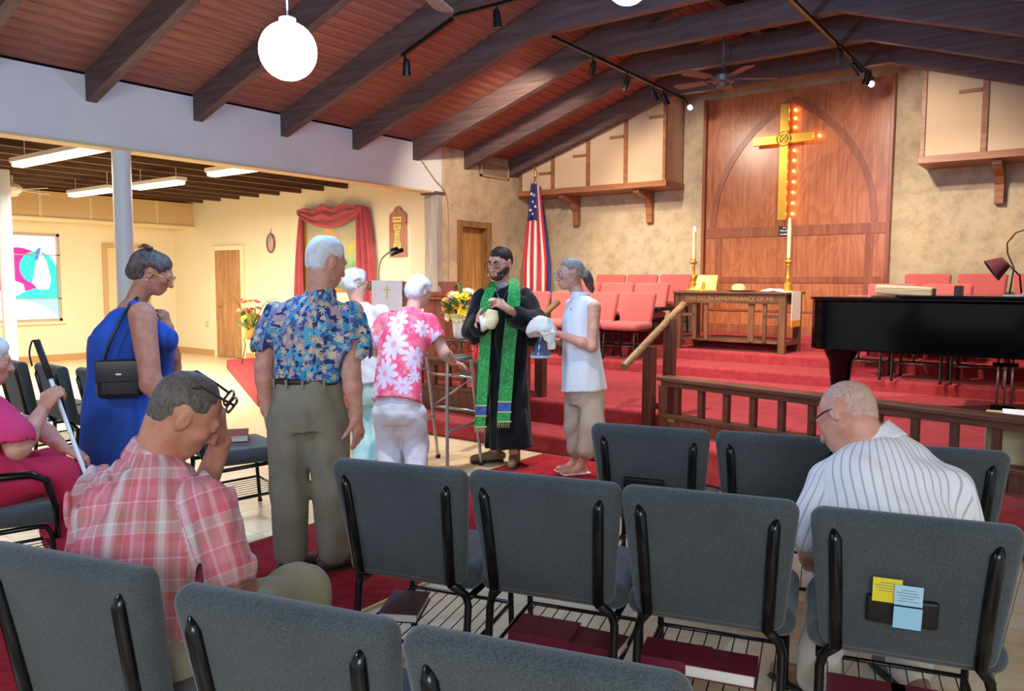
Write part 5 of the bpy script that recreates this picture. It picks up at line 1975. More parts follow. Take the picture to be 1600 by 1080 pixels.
# ---- woman in white sleeveless blouse with chalice
def blouse_woman():
    P = Person('woman in white sleeveless blouse and beige capri trousers facing left', onZ(908, 740, 0), sk_fair, 0.0045)
    fw_ = nrm(-VR * 0.93 - VD * 0.36)
    rt_ = np.cross(fw_, VZ)
    hf = nrm(-VR * 0.95 - VD * 0.25 - VZ * 0.12)
    D = 6.1
    P.head(at(890, 428, D), hf, VZ, 0.235, 1.0, 0.95, at(904, 468, D + 0.02), 0.050)
    P.torso(at(914, 600, D), at(908, 545, D), at(906, 495, D), at(905, 465, D), rt_, (0.14, 0.12, 0.14, 0.06), (0.12, 0.10, 0.11, 0.055))
    lw = at(874, 522, 5.90)
    P.arm(at(929, 481, 5.97), at(925, 542, 5.90), lw, (0.050, 0.040, 0.026))
    P.hand(lw, at(850, 521, 5.93) - lw, VZ * 0.9 + VD * 0.35, 1, (0.12, 0.12, 0.15, 0.2), 0.1, 0.95)
    rw = at(866, 533, 6.12)
    P.arm(at(893, 478, 6.30), at(905, 540, 6.33), rw, (0.046, 0.038, 0.026))
    P.hand(rw, at(846, 538, 6.04) - rw, nrm(-VD + VR * 0.2), 1, (0.7, 0.8, 0.85, 0.9), 0.6, 0.95)
    feet = ((912, 732, onZ(909, 741, 0)), (902, 728, onZ(899, 736, 0)))
    P.leg(at(922, 612, 6.02), at(926, 660, 6.02), feet[0][2] + VZ * 0.075, (0.08, 0.055, 0.034))
    P.leg(at(902, 612, 6.2), at(897, 660, 6.2), feet[1][2] + VZ * 0.075, (0.08, 0.055, 0.034))
    for f_ in feet:
        P.foot(f_[2] + VZ * 0.075, f_[2] + nrm(-VR - VD * 0.4) * 0.15 + VZ * 0.03)
    P.body()
    P.face('#5b6a73', '#b5675c', h_brown)

    def ex(g, S):
        g.ell(S.hp(0, -0.50, -0.05), (0.05, 0.045, 0.05), None, 0.02)
    P.hair(h_grey, 0.03, (0.30, 0.30), (-0.44, -0.22), folds(11, 0.0025, 110, (1, 1, 0.4)), ex, side_low=0.02)
    H = P.hp
    tail = smooth_path([H(0, -0.50, -0.02), H(0.02, -0.62, -0.18), H(0.03, -0.66, -0.42), H(0.02, -0.74, -0.72)])
    g = Field()
    g.chain(tail[::3], [0.030, 0.034, 0.036, 0.034, 0.028, 0.022, 0.008][:len(tail[::3])], 0.02)
    P.wear('ponytail', g, h_brown, 0.005, folds(12, 0.003, 120, (1, 1, 0.3)), smooth=1)
    P.glasses(mat('clear_frame', '#c9b9b4', None, 0.3, 0.2), 0.0035, True, r=(0.14, 0.10))
    P.mb(MB().tube([H(-0.36, -0.06, -0.18), H(-0.36, -0.06, -0.27)], 0.002, 5).ball(H(-0.36, -0.06, -0.31), 0.010, 8, 6), 'earring', m_gold)
    mw = mat('white_blouse', '#dde3ec', '#e9edf3', 0.85, scale=3, spec=0.2)
    g = Field()
    g.loft([(at(905, 462, D), 0.062, 0.06), (at(908, 470, D), 0.13, 0.085), (at(907, 498, D), 0.155, 0.135), (at(908, 545, D), 0.16, 0.14), (at(911, 585, D), 0.185, 0.160), (at(913, 610, D), 0.195, 0.175)], rt_, 0.03)
    for s_, q in ((at(926, 480, 6.0), 1), (at(895, 478, 6.27), 1)):
        g.ell(s_, (0.055, 0.055, 0.055), None, 0.03)
    g.cone(at(931, 483, 5.93), at(928, 520, 5.86), 0.062, 0.058, 0.004, '-')
    g.cone(H(0, 0.2, -0.65), H(0, 0.55, -0.95), 0.030, 0.012, 0.01, '-')
    bl_ = P.wear('blouse', g, mw, 0.007, folds(31, 0.006, 22, (1, 1, 0.2)))
    g = Field()
    g.loft([(at(903, 455, D + 0.01), 0.058, 0.058), (at(906, 466, D), 0.082, 0.078)], rt_, 0)
    g.cone(H(0, 0.2, -0.62), H(0, 0.6, -0.80), 0.036, 0.03, 0.006, '-')
    g.plane(at(901, 456, D), VZ)
    P.wear('collar', g, mw, 0.005, None, parent=bl_)
    mb_ = mat('beige_trousers', '#b5a08e', '#c2ae9c', 0.85, scale=4, spec=0.2)
    g = Field()
    g.loft([(at(913, 585, D), 0.15, 0.125), (at(913, 615, D), 0.165, 0.14), (at(913, 632, D), 0.14, 0.12)], rt_, 0.04)
    g.cone(at(924, 620, 6.03), at(926, 665, 6.0), 0.100, 0.088, 0.03).cone(at(926, 665, 6.0), at(916, 704, 5.99), 0.088, 0.072, 0.03)
    g.cone(at(902, 620, 6.18), at(898, 665, 6.2), 0.100, 0.085, 0.03).cone(at(898, 665, 6.2), at(900, 702, 6.2), 0.085, 0.070, 0.03)
    P.wear('capri_trousers', g, mb_, 0.008, folds(32, 0.006, 24, (1, 1, 0.3)))
    for f_ in feet:
        d_ = nrm(-VR - VD * 0.4)
        b = MB()
        ribbon(b, [f_[2] - d_ * 0.06 + VZ * 0.008, f_[2] + d_ * 0.17 + VZ * 0.008], 0.085, 0.016, np.cross(d_, VZ))
        o = P.mb(b, 'sandal', mat('sandal_white', '#e6e2df', None, 0.6), False)
    # chalice
    cp = at(845, 556, 6.03)
    ch = thing('chalice', 'blue glazed chalice with flared foot held under the white napkin', 'cup', cp)
    MB().lathe((0, 0, 0), [(0.078, 0), (0.080, 0.006), (0.062, 0.03), (0.036, 0.09), (0.022, 0.14), (0.022, 0.165), (0.05, 0.19), (0.062, 0.24), (0.064, 0.29), (0.058, 0.29), (0.05, 0.22)], 24).build('cup', mat('blue_glaze', '#3f4f70', '#5a6b8c', 0.15, scale=8, spec=0.8), ch, angle=60)
    MB().lathe((0, 0, 0), [(0.083, -0.012), (0.084, 0.0), (0.080, 0.006)], 24).build('foot_ring', mat('glaze_pale', '#b9c0cc', None, 0.2), ch, angle=60)
    MB().tube([(0.064 * math.cos(i * math.pi / 10), 0.064 * math.sin(i * math.pi / 10), 0.288) for i in range(21)], 0.004, 6).build('rim', mat('glaze_pale', '#b9c0cc'), ch, True)
    # napkin draped over the hand
    g = Field()
    c = at(848, 514, 5.93)
    g.loft([(at(846, 498, 6.0), 0.05, 0.05), (at(846, 505, 5.98), 0.09, 0.08), (at(846, 518, 5.95), 0.118, 0.085), (at(846, 524, 5.94), 0.112, 0.08)], VR, 0.02)
    g.loft([(at(858, 520, 5.88), 0.055, 0.018), (at(862, 545, 5.90), 0.03, 0.012)], VR, 0.03)
    g.ell(at(848, 535, 5.97), (0.10, 0.10, 0.045), None, 0.01, '-')
    g.cone(at(878, 522, 5.9), at(846, 523, 5.94), 0.030, 0.030, 0.006, '-')
    o = field_obj('cloth_napkin', g, m_linen, None, c, 0.005, folds(41, 0.004, 45))
    o.location = tuple(c)
    tag(o, 'white cloth napkin draped over the chalice in the woman\'s hands', 'napkin')


# ---- woman in pink floral blouse with walker
def floral_woman():
    P = Person('white haired woman in pink floral blouse leaning on a walker', onZ(627, 758, 0), sk_pale)
    fw_ = nrm(VD * 0.82 + VR * 0.57)
    rt_ = np.cross(fw_, VZ)
    hf = nrm(VD * 0.75 + VR * 0.62 - VZ * 0.45)
    P.head(at(656, 456, 5.92), hf, VZ + fw_ * 0.3, 0.225, 1.0, 1.0, at(645, 488, 5.86), 0.052)
    P.torso(at(622, 632, 5.66), at(624, 580, 5.68), at(632, 525, 5.78), at(641, 488, 5.86), rt_, (0.15, 0.14, 0.15, 0.06), (0.11, 0.1, 0.1, 0.05))
    rw = at(708, 566, 6.02)
    P.arm(at(671, 506, 5.80), at(694, 551, 5.80), rw, (0.050, 0.042, 0.028))
    P.hand(rw, at(727, 571, 6.12) - rw, -VZ, -1, (0.45, 0.5, 0.5, 0.55), 0.5, 0.95)
    lw = at(632, 572, 6.15)
    P.arm(at(600, 504, 5.80), at(586, 548, 5.86), lw, (0.050, 0.042, 0.028))
    P.hand(lw, VD, -VZ, 1, (0.5,) * 4, 0.4, 0.95)
    P.leg(at(606, 640, 5.66), at(610, 695, 5.72), onZ(612, 752, 0) + VZ * 0.08)
    P.leg(at(642, 640, 5.66), at(648, 695, 5.72), onZ(650, 752, 0) + VZ * 0.08)
    P.body()

    def ex(g, S):
        R = np.array([S.hd['r'], S.hd['f'], S.hd['u']])
        s = S.hd['s']
        g.ell(S.hp(0, -0.12, -0.02), (0.40 * s, 0.42 * s, 0.46 * s), R, 0.03)
    P.hair(h_white, 0.06, (0.30, 0.28), (-0.34, -0.50), folds(51, 0.004, 70, (1, 1, 0.3)), ex, side_low=-0.05)
    g = Field()
    g.loft([(at(643, 484, 5.86), 0.07, 0.065), (at(638, 494, 5.84), 0.155, 0.095), (at(632, 525, 5.78), 0.195, 0.135), (at(624, 580, 5.69), 0.185, 0.145), (at(620, 628, 5.65), 0.20, 0.155)], rt_, 0.04)
    g.cone(at(668, 504, 5.80), at(679, 526, 5.79), 0.075, 0.082, 0.04)
    g.cone(at(603, 503, 5.81), at(591, 530, 5.83), 0.075, 0.082, 0.04)
    g.cone(at(678, 524, 5.79), at(688, 542, 5.79), 0.068, 0.07, 0.003, '-')
    ax = [(at(620, 634, 5.65), at(643, 486, 5.86), rt_, 0.19), (at(668, 504, 5.80), at(690, 545, 5.79), VD, 0.08), (at(603, 503, 5.81), at(587, 545, 5.84), VD, 0.08)]
    P.wear('floral_blouse', g, m_floral(), 0.007, folds(52, 0.006, 20), uv_from(ax))
    mp = mat('white_trousers', '#d8d2d6', '#e4dfe2', 0.85, scale=4, spec=0.2)
    g = Field()
    g.loft([(at(622, 612, 5.67), 0.165, 0.135), (at(622, 645, 5.66), 0.185, 0.155), (at(624, 662, 5.67), 0.16, 0.13)], rt_, 0.05)
    for a, b, c in ((at(604, 648, 5.68), at(608, 695, 5.72), onZ(611, 750, 0.09)), (at(644, 648, 5.64), at(650, 695, 5.68), onZ(651, 750, 0.09))):
        g.cone(a, b, 0.108, 0.088, 0.03).cone(b, c, 0.088, 0.078, 0.03)
    P.wear('trousers', g, mp, 0.008, folds(53, 0.004, 24, (1, 1, 0.4)))
    P.shoe(onZ(612, 754, 0), fw_, mat('white_shoe', '#d9d6d4', None, 0.6), m_sole, 0.25)
    P.shoe(onZ(650, 754, 0), fw_, mat('white_shoe', '#d9d6d4', None, 0.6), m_sole, 0.25)
    # walker
    bw = onZ(712, 740, 0)
    W_ = thing('walker', 'grey aluminium walking frame in front of the woman in pink florals', 'walker', bw)

    def pt(p):
        return p - bw
    for off, sd in ((np.zeros(3), 0), (nrm(VD * 0.57 - VR * 0.82) * 0.46, 1)):
        ra, fa = onZ(699, 745, 0.0) + off, onZ(752, 727, 0.0) + off
        top_r, top_f = at(699, 590, 6.03) + off, at(738, 588, 6.22) + off
        top_r[2] = top_f[2] = 0.84
        up_ = VZ * 0.07
        pts = smooth_path([ra, top_r - VZ * 0.05, top_r + (top_f - top_r) * 0.12 + up_, top_f - (top_f - top_r) * 0.15 + up_, top_f - VZ * 0.05, fa], 6)
        W_o = MB().tube([pt(p) for p in pts], 0.0135, 10).build('side_frame', m_alu, W_, True)
        a, b = ra + (top_r - ra) * 0.93, fa + (top_f - fa) * 0.93
        MB().tube([pt(a), pt(b)], 0.011, 8).build('crossbar', m_alu, W_, True)
        a, b = ra + (top_r - ra) * 0.36, fa + (top_f - fa) * 0.44
        MB().tube([pt(p) for p in smooth_path([a, a + (b - a) * 0.15 + VZ * 0.04, b])], 0.011, 8).build('crossbar', m_alu, W_, True)
        MB().tube([pt(pts[10] + VZ * 0.0), pt(pts[20])], 0.019, 10).build('hand_grip', mat('grip_grey', '#8d8a88', None, 0.7), W_, True)
        for q in (ra, fa):
            MB().lathe(pt(q), [(0.02, 0.0), (0.02, 0.025), (0.015, 0.035)], 10).build('rubber_tip', m_grip, W_, True)
    off = nrm(VD * 0.57 - VR * 0.82) * 0.46
    fa, tf = onZ(752, 727, 0.0), at(738, 588, 6.22)
    tf[2] = 0.84
    for k in (0.55, 0.88):
        a = fa + (tf - fa) * k
        MB().tube([pt(a), pt(a + off)], 0.011, 8).build('front_bar', m_alu, W_, True)
    MB().tube([pt(fa + (tf - fa) * 0.88), pt(fa + off + (tf - fa) * 0.55)], 0.007, 8).build('brace', m_alu, W_, True)


# ---- woman with white curls in a white top and mint trousers
def mint_woman():
    P = Person('woman with white curls in white top and mint trousers behind aloha shirt', onZ(572, 730, 0), sk_pale, 0.007)
    fw_ = nrm(VD * 0.75 + VR * 0.66)
    rt_ = np.cross(fw_, VZ)
    D = 6.45
    P.head(at(557, 443, D), nrm(VD * 0.55 + VR * 0.8 - VZ * 0.25), VZ, 0.22, 1, 1, at(560, 478, D), 0.052)
    P.torso(at(574, 600, D), at(572, 550, D), at(568, 505, D), at(563, 478, D), rt_)
    P.arm(at(597, 492, D - 0.1), at(604, 540, D - 0.1), at(630, 548, D + 0.15))
    P.hand(at(630, 548, D + 0.15), VD, VZ, 1, (0.6,) * 4, 0.5, 0.95)
    P.arm(at(540, 492, D + 0.1), at(532, 540, D + 0.1), at(560, 550, D + 0.3))
    P.hand(at(560, 550, D + 0.3), VD, VZ, 1, (0.6,) * 4, 0.5, 0.95)
    P.leg(at(560, 610, D), at(562, 665, D), onZ(566, 722, 0.08))
    P.leg(at(590, 610, D), at(590, 665, D), onZ(590, 722, 0.08))
    P.body()

    def ex(g, S):
        R = np.array([S.hd['r'], S.hd['f'], S.hd['u']])
        s = S.hd['s']
        g.ell(S.hp(0, -0.14, 0.04), (0.46 * s, 0.48 * s, 0.50 * s), R, 0.03)
    P.hair(h_white, 0.06, (0.28, 0.30), (-0.34, -0.42), folds(61, 0.007, 70, (1, 1, 1)), ex, side_low=-0.05)
    P.glasses(mat('gold_wire', '#c9a86a', None, 0.3, 0.7), 0.003, True)
    g = Field()
    g.loft([(at(562, 474, D), 0.07, 0.065), (at(564, 483, D), 0.15, 0.09), (at(569, 510, D), 0.19, 0.14), (at(573, 555, D), 0.19, 0.15), (at(575, 598, D), 0.20, 0.16)], rt_, 0.04)
    g.cone(at(595, 490, D - 0.1), at(604, 538, D - 0.1), 0.075, 0.07, 0.03)
    g.cone(at(541, 490, D + 0.1), at(532, 538, D + 0.1), 0.075, 0.07, 0.03)
    P.wear('white_top', g, mat('white_top_cloth', '#d9dde6', '#e6e8ee', 0.85, scale=3), 0.009, folds(62, 0.006, 22))
    g = Field()
    g.loft([(at(575, 588, D), 0.16, 0.13), (at(575, 618, D), 0.17, 0.14), (at(575, 632, D), 0.15, 0.12)], rt_, 0.04)
    for a in (563, 590):
        g.cone(at(a, 620, D), at(a + 1, 668, D), 0.095, 0.085, 0.03).cone(at(a + 1, 668, D), onZ(a + 2, 722, 0.07), 0.085, 0.078, 0.03)
    P.wear('mint_trousers', g, mat('mint_cloth', '#a5cfc9', '#b6dcd6', 0.85, scale=4), 0.009, folds(63, 0.006, 24, (1, 1, 0.3)))
    P.shoe(onZ(566, 726, 0), fw_, mat('white_shoe', '#d9d6d4'), m_sole, 0.24)
    P.shoe(onZ(592, 726, 0), fw_, mat('white_shoe', '#d9d6d4'), m_sole, 0.24)


# ---- man in aloha shirt
def aloha_man():
    P = Person('white haired man in blue aloha print shirt and khaki trousers seen from behind', onZ(490, 902, 0), sk_old)
    fw_ = nrm(VD * 0.95 + VR * 0.28)
    rt_ = np.cross(fw_, VZ)
    P.head(at(511, 409, 4.04), nrm(VD * 0.72 + VR * 0.62 - VZ * 0.32), VZ + VR * 0.08, 0.245, 1.05, 1.0, at(500, 465, 4.02), 0.062)
    P.torso(at(482, 640, 4.0), at(483, 590, 4.0), at(488, 520, 4.0), at(496, 465, 4.02), rt_)
    lw = at(417, 642, 4.02)
    P.arm(at(430, 486, 4.05), at(412, 572, 4.0), lw, (0.052, 0.045, 0.032))
    P.hand(lw, VR * 0.05 - VZ + VD * 0.1, VR * 0.8 + VD * 0.3, 1, (0.35, 0.4, 0.45, 0.5), 0.3, 1.05)
    rw = at(557, 650, 3.93)
    P.arm(at(552, 486, 3.98), at(549, 585, 3.92), rw, (0.052, 0.045, 0.032))
    P.hand(rw, VR * 0.12 - VZ, -VR * 0.8 + VD * 0.4, -1, (0.35, 0.4, 0.45, 0.5), 0.3, 1.08)
    al, ar = onZ(456, 900, 0.0) + VZ * 0.09, onZ(522, 893, 0.0) + VZ * 0.09
    P.leg(at(453, 650, 4.0), at(452, 765, 4.0), al, (0.08, 0.055, 0.04))
    P.leg(at(511, 650, 4.0), at(518, 765, 4.0), ar, (0.08, 0.055, 0.04))
    P.body()
    P.hair(h_white, 0.035, (0.28, 0.30), (-0.38, -0.38), folds(71, 0.003, 80, (1, 1, 0.4)), None, side_low=-0.14)
    mh = m_hawaii()
    g = Field()
    g.loft([(at(493, 465, 4.02), 0.085, 0.07), (at(491, 475, 4.02), 0.155, 0.10), (at(489, 510, 4.0), 0.205, 0.135), (at(484, 560, 4.0), 0.195, 0.135), (at(482, 594, 4.0), 0.182, 0.128)], rt_, 0.04)
    g.cone(at(547, 491, 3.98), at(556, 546, 3.95), 0.068, 0.086, 0.05)
    g.cone(at(433, 491, 4.05), at(415, 536, 4.02), 0.068, 0.084, 0.05)
    g.cone(at(556, 545, 3.95), at(552, 580, 3.93), 0.074, 0.076, 0.003, '-')
    g.cone(at(415, 535, 4.02), at(412, 570, 4.0), 0.072, 0.074, 0.003, '-')
    ax = [(at(482, 600, 4.0), at(498, 458, 4.02), rt_, 0.2), (at(551, 486, 3.98), at(554, 570, 3.95), VD, 0.085), (at(430, 486, 4.05), at(413, 560, 4.0), VD, 0.085)]
    sh_ = P.wear('aloha_shirt', g, mh, 0.007, folds(72, 0.009, 20), uv_from(ax))
    g = Field()
    g.loft([(at(505, 448, 4.03), 0.066, 0.066), (at(499, 474, 4.02), 0.098, 0.088)], rt_, 0)
    g.plane(at(505, 451, 4.03), VZ)
    P.wear('collar', g, mh, 0.006, None, uv_from(ax), parent=sh_)
    g = Field()
    mk = mat('khaki_cloth', '#7f7a68', '#918b78', 0.85, scale=5, spec=0.2)
    g.loft([(at(481, 594, 4.0), 0.178, 0.125), (at(481, 640, 4.0), 0.192, 0.15), (at(482, 672, 4.0), 0.17, 0.13)], rt_, 0.04)
    for a, b, c in ((at(453, 655, 4.0), at(452, 765, 4.0), al + VZ * 0.03), (at(511, 655, 4.0), at(518, 765, 4.0), ar + VZ * 0.03)):
        g.cone(a, b, 0.112, 0.092, 0.03).cone(b, c, 0.092, 0.084, 0.03)
    tr = P.wear('khaki_trousers', g, mk, 0.008, folds(73, 0.0065, 26, (1, 1, 0.6)))
    g = Field()
    g.loft([(at(481, 592, 4.0), 0.186, 0.132), (at(481, 600, 4.0), 0.187, 0.133)], rt_, 0)
    P.wear('belt', g, mat('belt_brown', '#2f221c', None, 0.4), 0.006, None, smooth=1)
    for px in (437, 468, 497, 527):
        q = at(px, 596, 4.0)
        c0 = at(481, 596, 4.0)
        x = (q - c0) @ rt_ / 0.187
        y = -math.sqrt(max(0, 1 - min(0.98, x * x))) * 0.137
        c = c0 + rt_ * (x * 0.187) + fw_ * y
        P.mb(MB().box(c, (0.012, 0.012, 0.045), Matrix.Rotation(YAW, 3, 'Z')), 'belt_loop', mk, False, tr)
    for sgn in (-1, 1):
        c = at(481, 625, 4.0) + rt_ * (sgn * 0.10) - fw_ * 0.138
    ms_ = mat('shoe_brown', '#3c2a20', '#513a2c', 0.5, scale=10)
    P.shoe(onZ(456, 900, 0), nrm(VD * 0.9 + VR * 0.5), ms_, m_sole, 0.29)
    P.shoe(onZ(522, 892, 0), nrm(VD * 0.6 + VR * 0.8), ms_, m_sole, 0.29)


# ---- woman in blue dress
def blue_woman():
    D = 4.6
    b0 = at(200, 640, D)
    P = Person('woman in royal blue sleeveless dress praying with a fist at her mouth', b0, sk_tan)
    fw_ = nrm(VR * 0.93 + VD * 0.36)
    rt_ = np.cross(fw_, VZ)
    hf = nrm(VR * 0.86 + VD * 0.22 - VZ * 0.46)
    P.head(at(243, 427, D), hf, VZ + VR * 0.45, 0.232, 1.05, 1.0, at(212, 472, D), 0.056)
    P.torso(at(195, 640, D), at(200, 590, D), at(205, 530, D), at(208, 472, D), rt_, (0.16, 0.15, 0.16, 0.06), (0.18, 0.17, 0.18, 0.06))
    rw = at(285, 640, 4.42)
    P.arm(at(222, 492, 4.42), at(236, 600, 4.36), rw, (0.074, 0.056, 0.032), 0.03)
    P.hand(rw, VR, -VZ, -1, (0.4,) * 4, 0.4, 1.0)
    lw = at(263, 512, 4.72)
    P.arm(at(226, 490, 4.78), at(268, 575, 4.86), lw, (0.065, 0.052, 0.032), 0.03)
    P.hand(lw, nrm(VZ * 0.9 - VR * 0.22 - VD * 0.2), nrm(-VR * 0.8 + VD * 0.3), 1, (0.9, 0.95, 1.0, 1.05), 0.6, 1.0)
    P.leg(at(190, 700, D - 0.1), at(195, 770, D - 0.1), np.append((b0 + rt_ * 0.11)[:2], 0.08), (0.09, 0.06, 0.042))
    P.leg(at(190, 700, D + 0.1), at(195, 770, D + 0.1), np.append((b0 - rt_ * 0.11)[:2], 0.08), (0.09, 0.06, 0.042))
    P.body()
    P.face('#4a3a2c', '#a85f58', h_brown, True)

    def ex(g, S):
        R = np.array([S.hd['r'], S.hd['f'], S.hd['u']])
        s = S.hd['s']
        g.ell(S.hp(0, -0.34, 0.10), (0.34 * s, 0.36 * s, 0.34 * s), R, 0.03)
        g.ell(S.hp(0, -0.44, -0.14), (0.24 * s, 0.24 * s, 0.28 * s), R, 0.03)
    P.hair(h_brown, 0.055, (0.30, 0.26), (-0.50, -0.62), folds(81, 0.005, 70, (1, 1, 0.6)), ex, side_low=-0.10)
    H = P.hp
    P.mb(MB().tube([H(-0.1, -0.62, 0.42), H(0.1, -0.5, 0.52), H(0.16, -0.3, 0.55)], 0.012, 6), 'hair_clip', mat('clip_brown', '#4b342c', None, 0.4))
    P.glasses(mat('gold_wire', '#c9a86a'), 0.003, True)
    P.mb(MB().ball(H(0.36, -0.05, -0.19), 0.007, 8, 6), 'earring', mat('silver', '#cfcfd2'))
    mbl = mat('royal_blue_dress', '#24489c', '#2d56b4', 0.75, scale=4, spec=0.25)
    g = Field()
    g.loft([(at(206, 482, D), 0.10, 0.07), (at(205, 493, D), 0.14, 0.125), (at(206, 530, D), 0.175, 0.225), (at(204, 592, D), 0.17, 0.225), (at(198, 645, D), 0.20, 0.24), (at(196, 800, D), 0.24, 0.27)], rt_, 0.04)
    g.ell(at(255, 530, D - 0.03), (0.085, 0.085, 0.085), None, 0.05)
    g.cone(at(226, 495, 4.38), at(236, 560, 4.28), 0.080, 0.072, 0.006, '-')
    for s_ in (at(212, 478, 4.47), at(214, 478, 4.74)):
        g.ell(s_, (0.05, 0.05, 0.035), None, 0.03)

    ff = folds(82, 0.008, 24, (1, 1, 0.1))
    P.wear('blue_dress', g, mbl, 0.008, ff)
    P.shoe(np.append((b0 + rt_ * 0.11)[:2], 0), fw_, mat('shoe_black', '#1b1a1c', None, 0.4), m_sole, 0.25)
    P.shoe(np.append((b0 - rt_ * 0.11)[:2], 0), fw_, mat('shoe_black', '#1b1a1c'), m_sole, 0.25)
    # shoulder bag
    bc = at(187, 592, 4.355)
    bg = thing('shoulder_bag', 'black leather shoulder bag at the hip of the blue dress', 'bag', bc, math.atan2(fw_[1], fw_[0]))
    mbk = mat('black_leather', '#131316', '#1d1d21', 0.35, scale=12, spec=0.5)
    g = MB()
    g.rbox((0, 0, 0), (0.235, 0.07, 0.215), 0.03, 3, None, None)
    o = g.build('pouch', mbk, bg, True)
    MB().rbox((0, -0.036, 0.045), (0.232, 0.014, 0.12), 0.006, 3).build('flap', mbk, bg, True)
    MB().box((0.0, -0.046, 0.03), (0.03, 0.006, 0.012)).build('clasp', mat('silver', '#cfcfd2'), bg, bevel=0.002)

    def loc(p):
        q = p - bc
        a = -math.atan2(fw_[1], fw_[0])
        return (q[0] * math.cos(a) - q[1] * math.sin(a), q[0] * math.sin(a) + q[1] * math.cos(a), q[2])
    MB().tube([loc(p) for p in smooth_path([at(162, 566, 4.36), at(170, 540, 4.35), at(186, 505, 4.37), at(204, 476, 4.42), at(214, 465, 4.50)])], 0.008, 6).build('strap', mbk, bg, True)
    MB().tube([loc(p) for p in smooth_path([at(213, 566, 4.37), at(212, 540, 4.36), at(211, 505, 4.37), at(212, 478, 4.42), at(215, 465, 4.50)])], 0.008, 6).build('strap', mbk, bg, True)


# ---- seated man in plaid shirt
def plaid_man():
    P = Person('man in pink plaid shirt seated with his hand over his face', onZ(225, 1078, 0.0) * 0 + np.append(at(225, 1000, 2.15)[:2], 0), sk_tan, 0.0055)
    fw_ = nrm(VD * 0.86 + VR * 0.5)
    rt_ = np.cross(fw_, VZ)
    hf = nrm(VR * 0.66 + VD * 0.42 - VZ * 0.60)
    hc = at(292, 647, 2.33)
    P.head(hc, hf, VZ + VR * 0.35, 0.238, 1.05, 1.02, at(243, 722, 2.33), 0.064)
    P.torso(at(218, 1010, 2.15), at(208, 920, 2.2), at(205, 835, 2.28), at(235, 735, 2.33), rt_)
    rw = at(402, 935, 2.45)
    P.arm(at(318, 785, 2.22), at(358, 905, 2.18), rw, (0.055, 0.046, 0.032))
    P.hand(rw, nrm(VR * 0.6 + VD * 0.8 - VZ * 0.1), -VZ, -1, (0.3, 0.35, 0.4, 0.4), 0.3, 1.05)
    lw = at(346, 690, 2.46)
    P.arm(at(160, 775, 2.44), at(285, 850, 2.58), lw, (0.055, 0.046, 0.031))
    P.hand(lw, nrm(VZ * 0.95 + VR * 0.06 - VD * 0.25), nrm(-VR * 0.85 - VD * 0.15), 1, (0.35, 0.4, 0.45, 0.5), 0.3, 1.1)
    kr, kl = at(470, 925, 2.42), at(350, 950, 2.62)
    P.leg(at(262, 1030, 2.1), kr, np.append((kr + fw_ * 0.02)[:2], 0.09), (0.085, 0.06, 0.04))
    P.leg(at(175, 1010, 2.28), kl, np.append((kl + fw_ * 0.02)[:2], 0.09), (0.085, 0.06, 0.04))
    P.body()
    P.face('#3c2c20', '#9a5a50', h_dark, True)
    P.hair(h_short, 0.018, (0.22, 0.34), (-0.40, -0.42), folds(91, 0.0015, 200), None, h=0.005, side_low=-0.16)
    P.glasses(mat('tortoise', '#2a1d1a', None, 0.3), 0.0042, True, dx=(0, -0.10, 0.40))
    mp = m_plaid()
    g = Field()
    g.loft([(at(240, 716, 2.33), 0.078, 0.075), (at(228, 742, 2.33), 0.165, 0.10), (at(212, 790, 2.30), 0.200, 0.135), (at(203, 850, 2.26), 0.205, 0.15), (at(205, 930, 2.2), 0.205, 0.155), (at(216, 1030, 2.15), 0.215, 0.165)], rt_, 0.05)
    g.cone(at(316, 785, 2.22), at(347, 886, 2.18), 0.082, 0.080, 0.05)
    g.cone(at(156, 772, 2.42), at(215, 830, 2.52), 0.078, 0.07, 0.08)
    g.cone(at(348, 890, 2.18), at(357, 924, 2.17), 0.062, 0.066, 0.003, '-')
    ax = [(at(212, 1060, 2.13), at(238, 720, 2.33), rt_, 0.2), (at(316, 785, 2.22), at(356, 910, 2.18), fw_, 0.085), (at(140, 770, 2.48), at(205, 840, 2.55), fw_, 0.085)]
    f1, f2 = folds(92, 0.009, 19), folds(93, 0.008, 44, (1, 1, 0.10))

    def disp(Q):
        low = np.clip((1.06 - Q[:, 2]) / 0.12, 0, 1)
        return f1(Q) + f2(Q) * low
    s_ = P.wear('plaid_shirt', g, mp, 0.006, disp, uv_from(ax))
    g = Field()
    g.loft([(at(248, 692, 2.33), 0.074, 0.072), (at(238, 724, 2.33), 0.098, 0.088)], rt_, 0)
    g.plane(at(250, 696, 2.33), VZ * 0.85 + VR * 0.45)
    P.wear('collar', g, mp, 0.006, None, uv_from([(at(240, 735, 2.33), at(250, 690, 2.33), rt_, 0.09)]), parent=s_)
    mk = mat('stone_trousers', '#8f8a70', '#a19b80', 0.85, scale=5, spec=0.2)
    g = Field()
    g.loft([(at(214, 1050, 2.13), 0.19, 0.15), (at(218, 1010, 2.16), 0.185, 0.15)], rt_, 0.04)
    for a, b in ((at(262, 1035, 2.1), kr), (at(175, 1015, 2.28), kl)):
        g.cone(a, b, 0.105, 0.082, 0.03).cone(b, np.append((b + fw_ * 0.02)[:2], 0.08), 0.082, 0.072, 0.03)
    P.wear('trousers', g, mk, 0.007, folds(94, 0.005, 26))
    P.shoe(np.append((kr + fw_ * 0.02)[:2], 0), fw_, mat('shoe_brown', '#3c2a20'), m_sole, 0.29)
    P.shoe(np.append((kl + fw_ * 0.02)[:2], 0), fw_, mat('shoe_brown', '#3c2a20'), m_sole, 0.29)


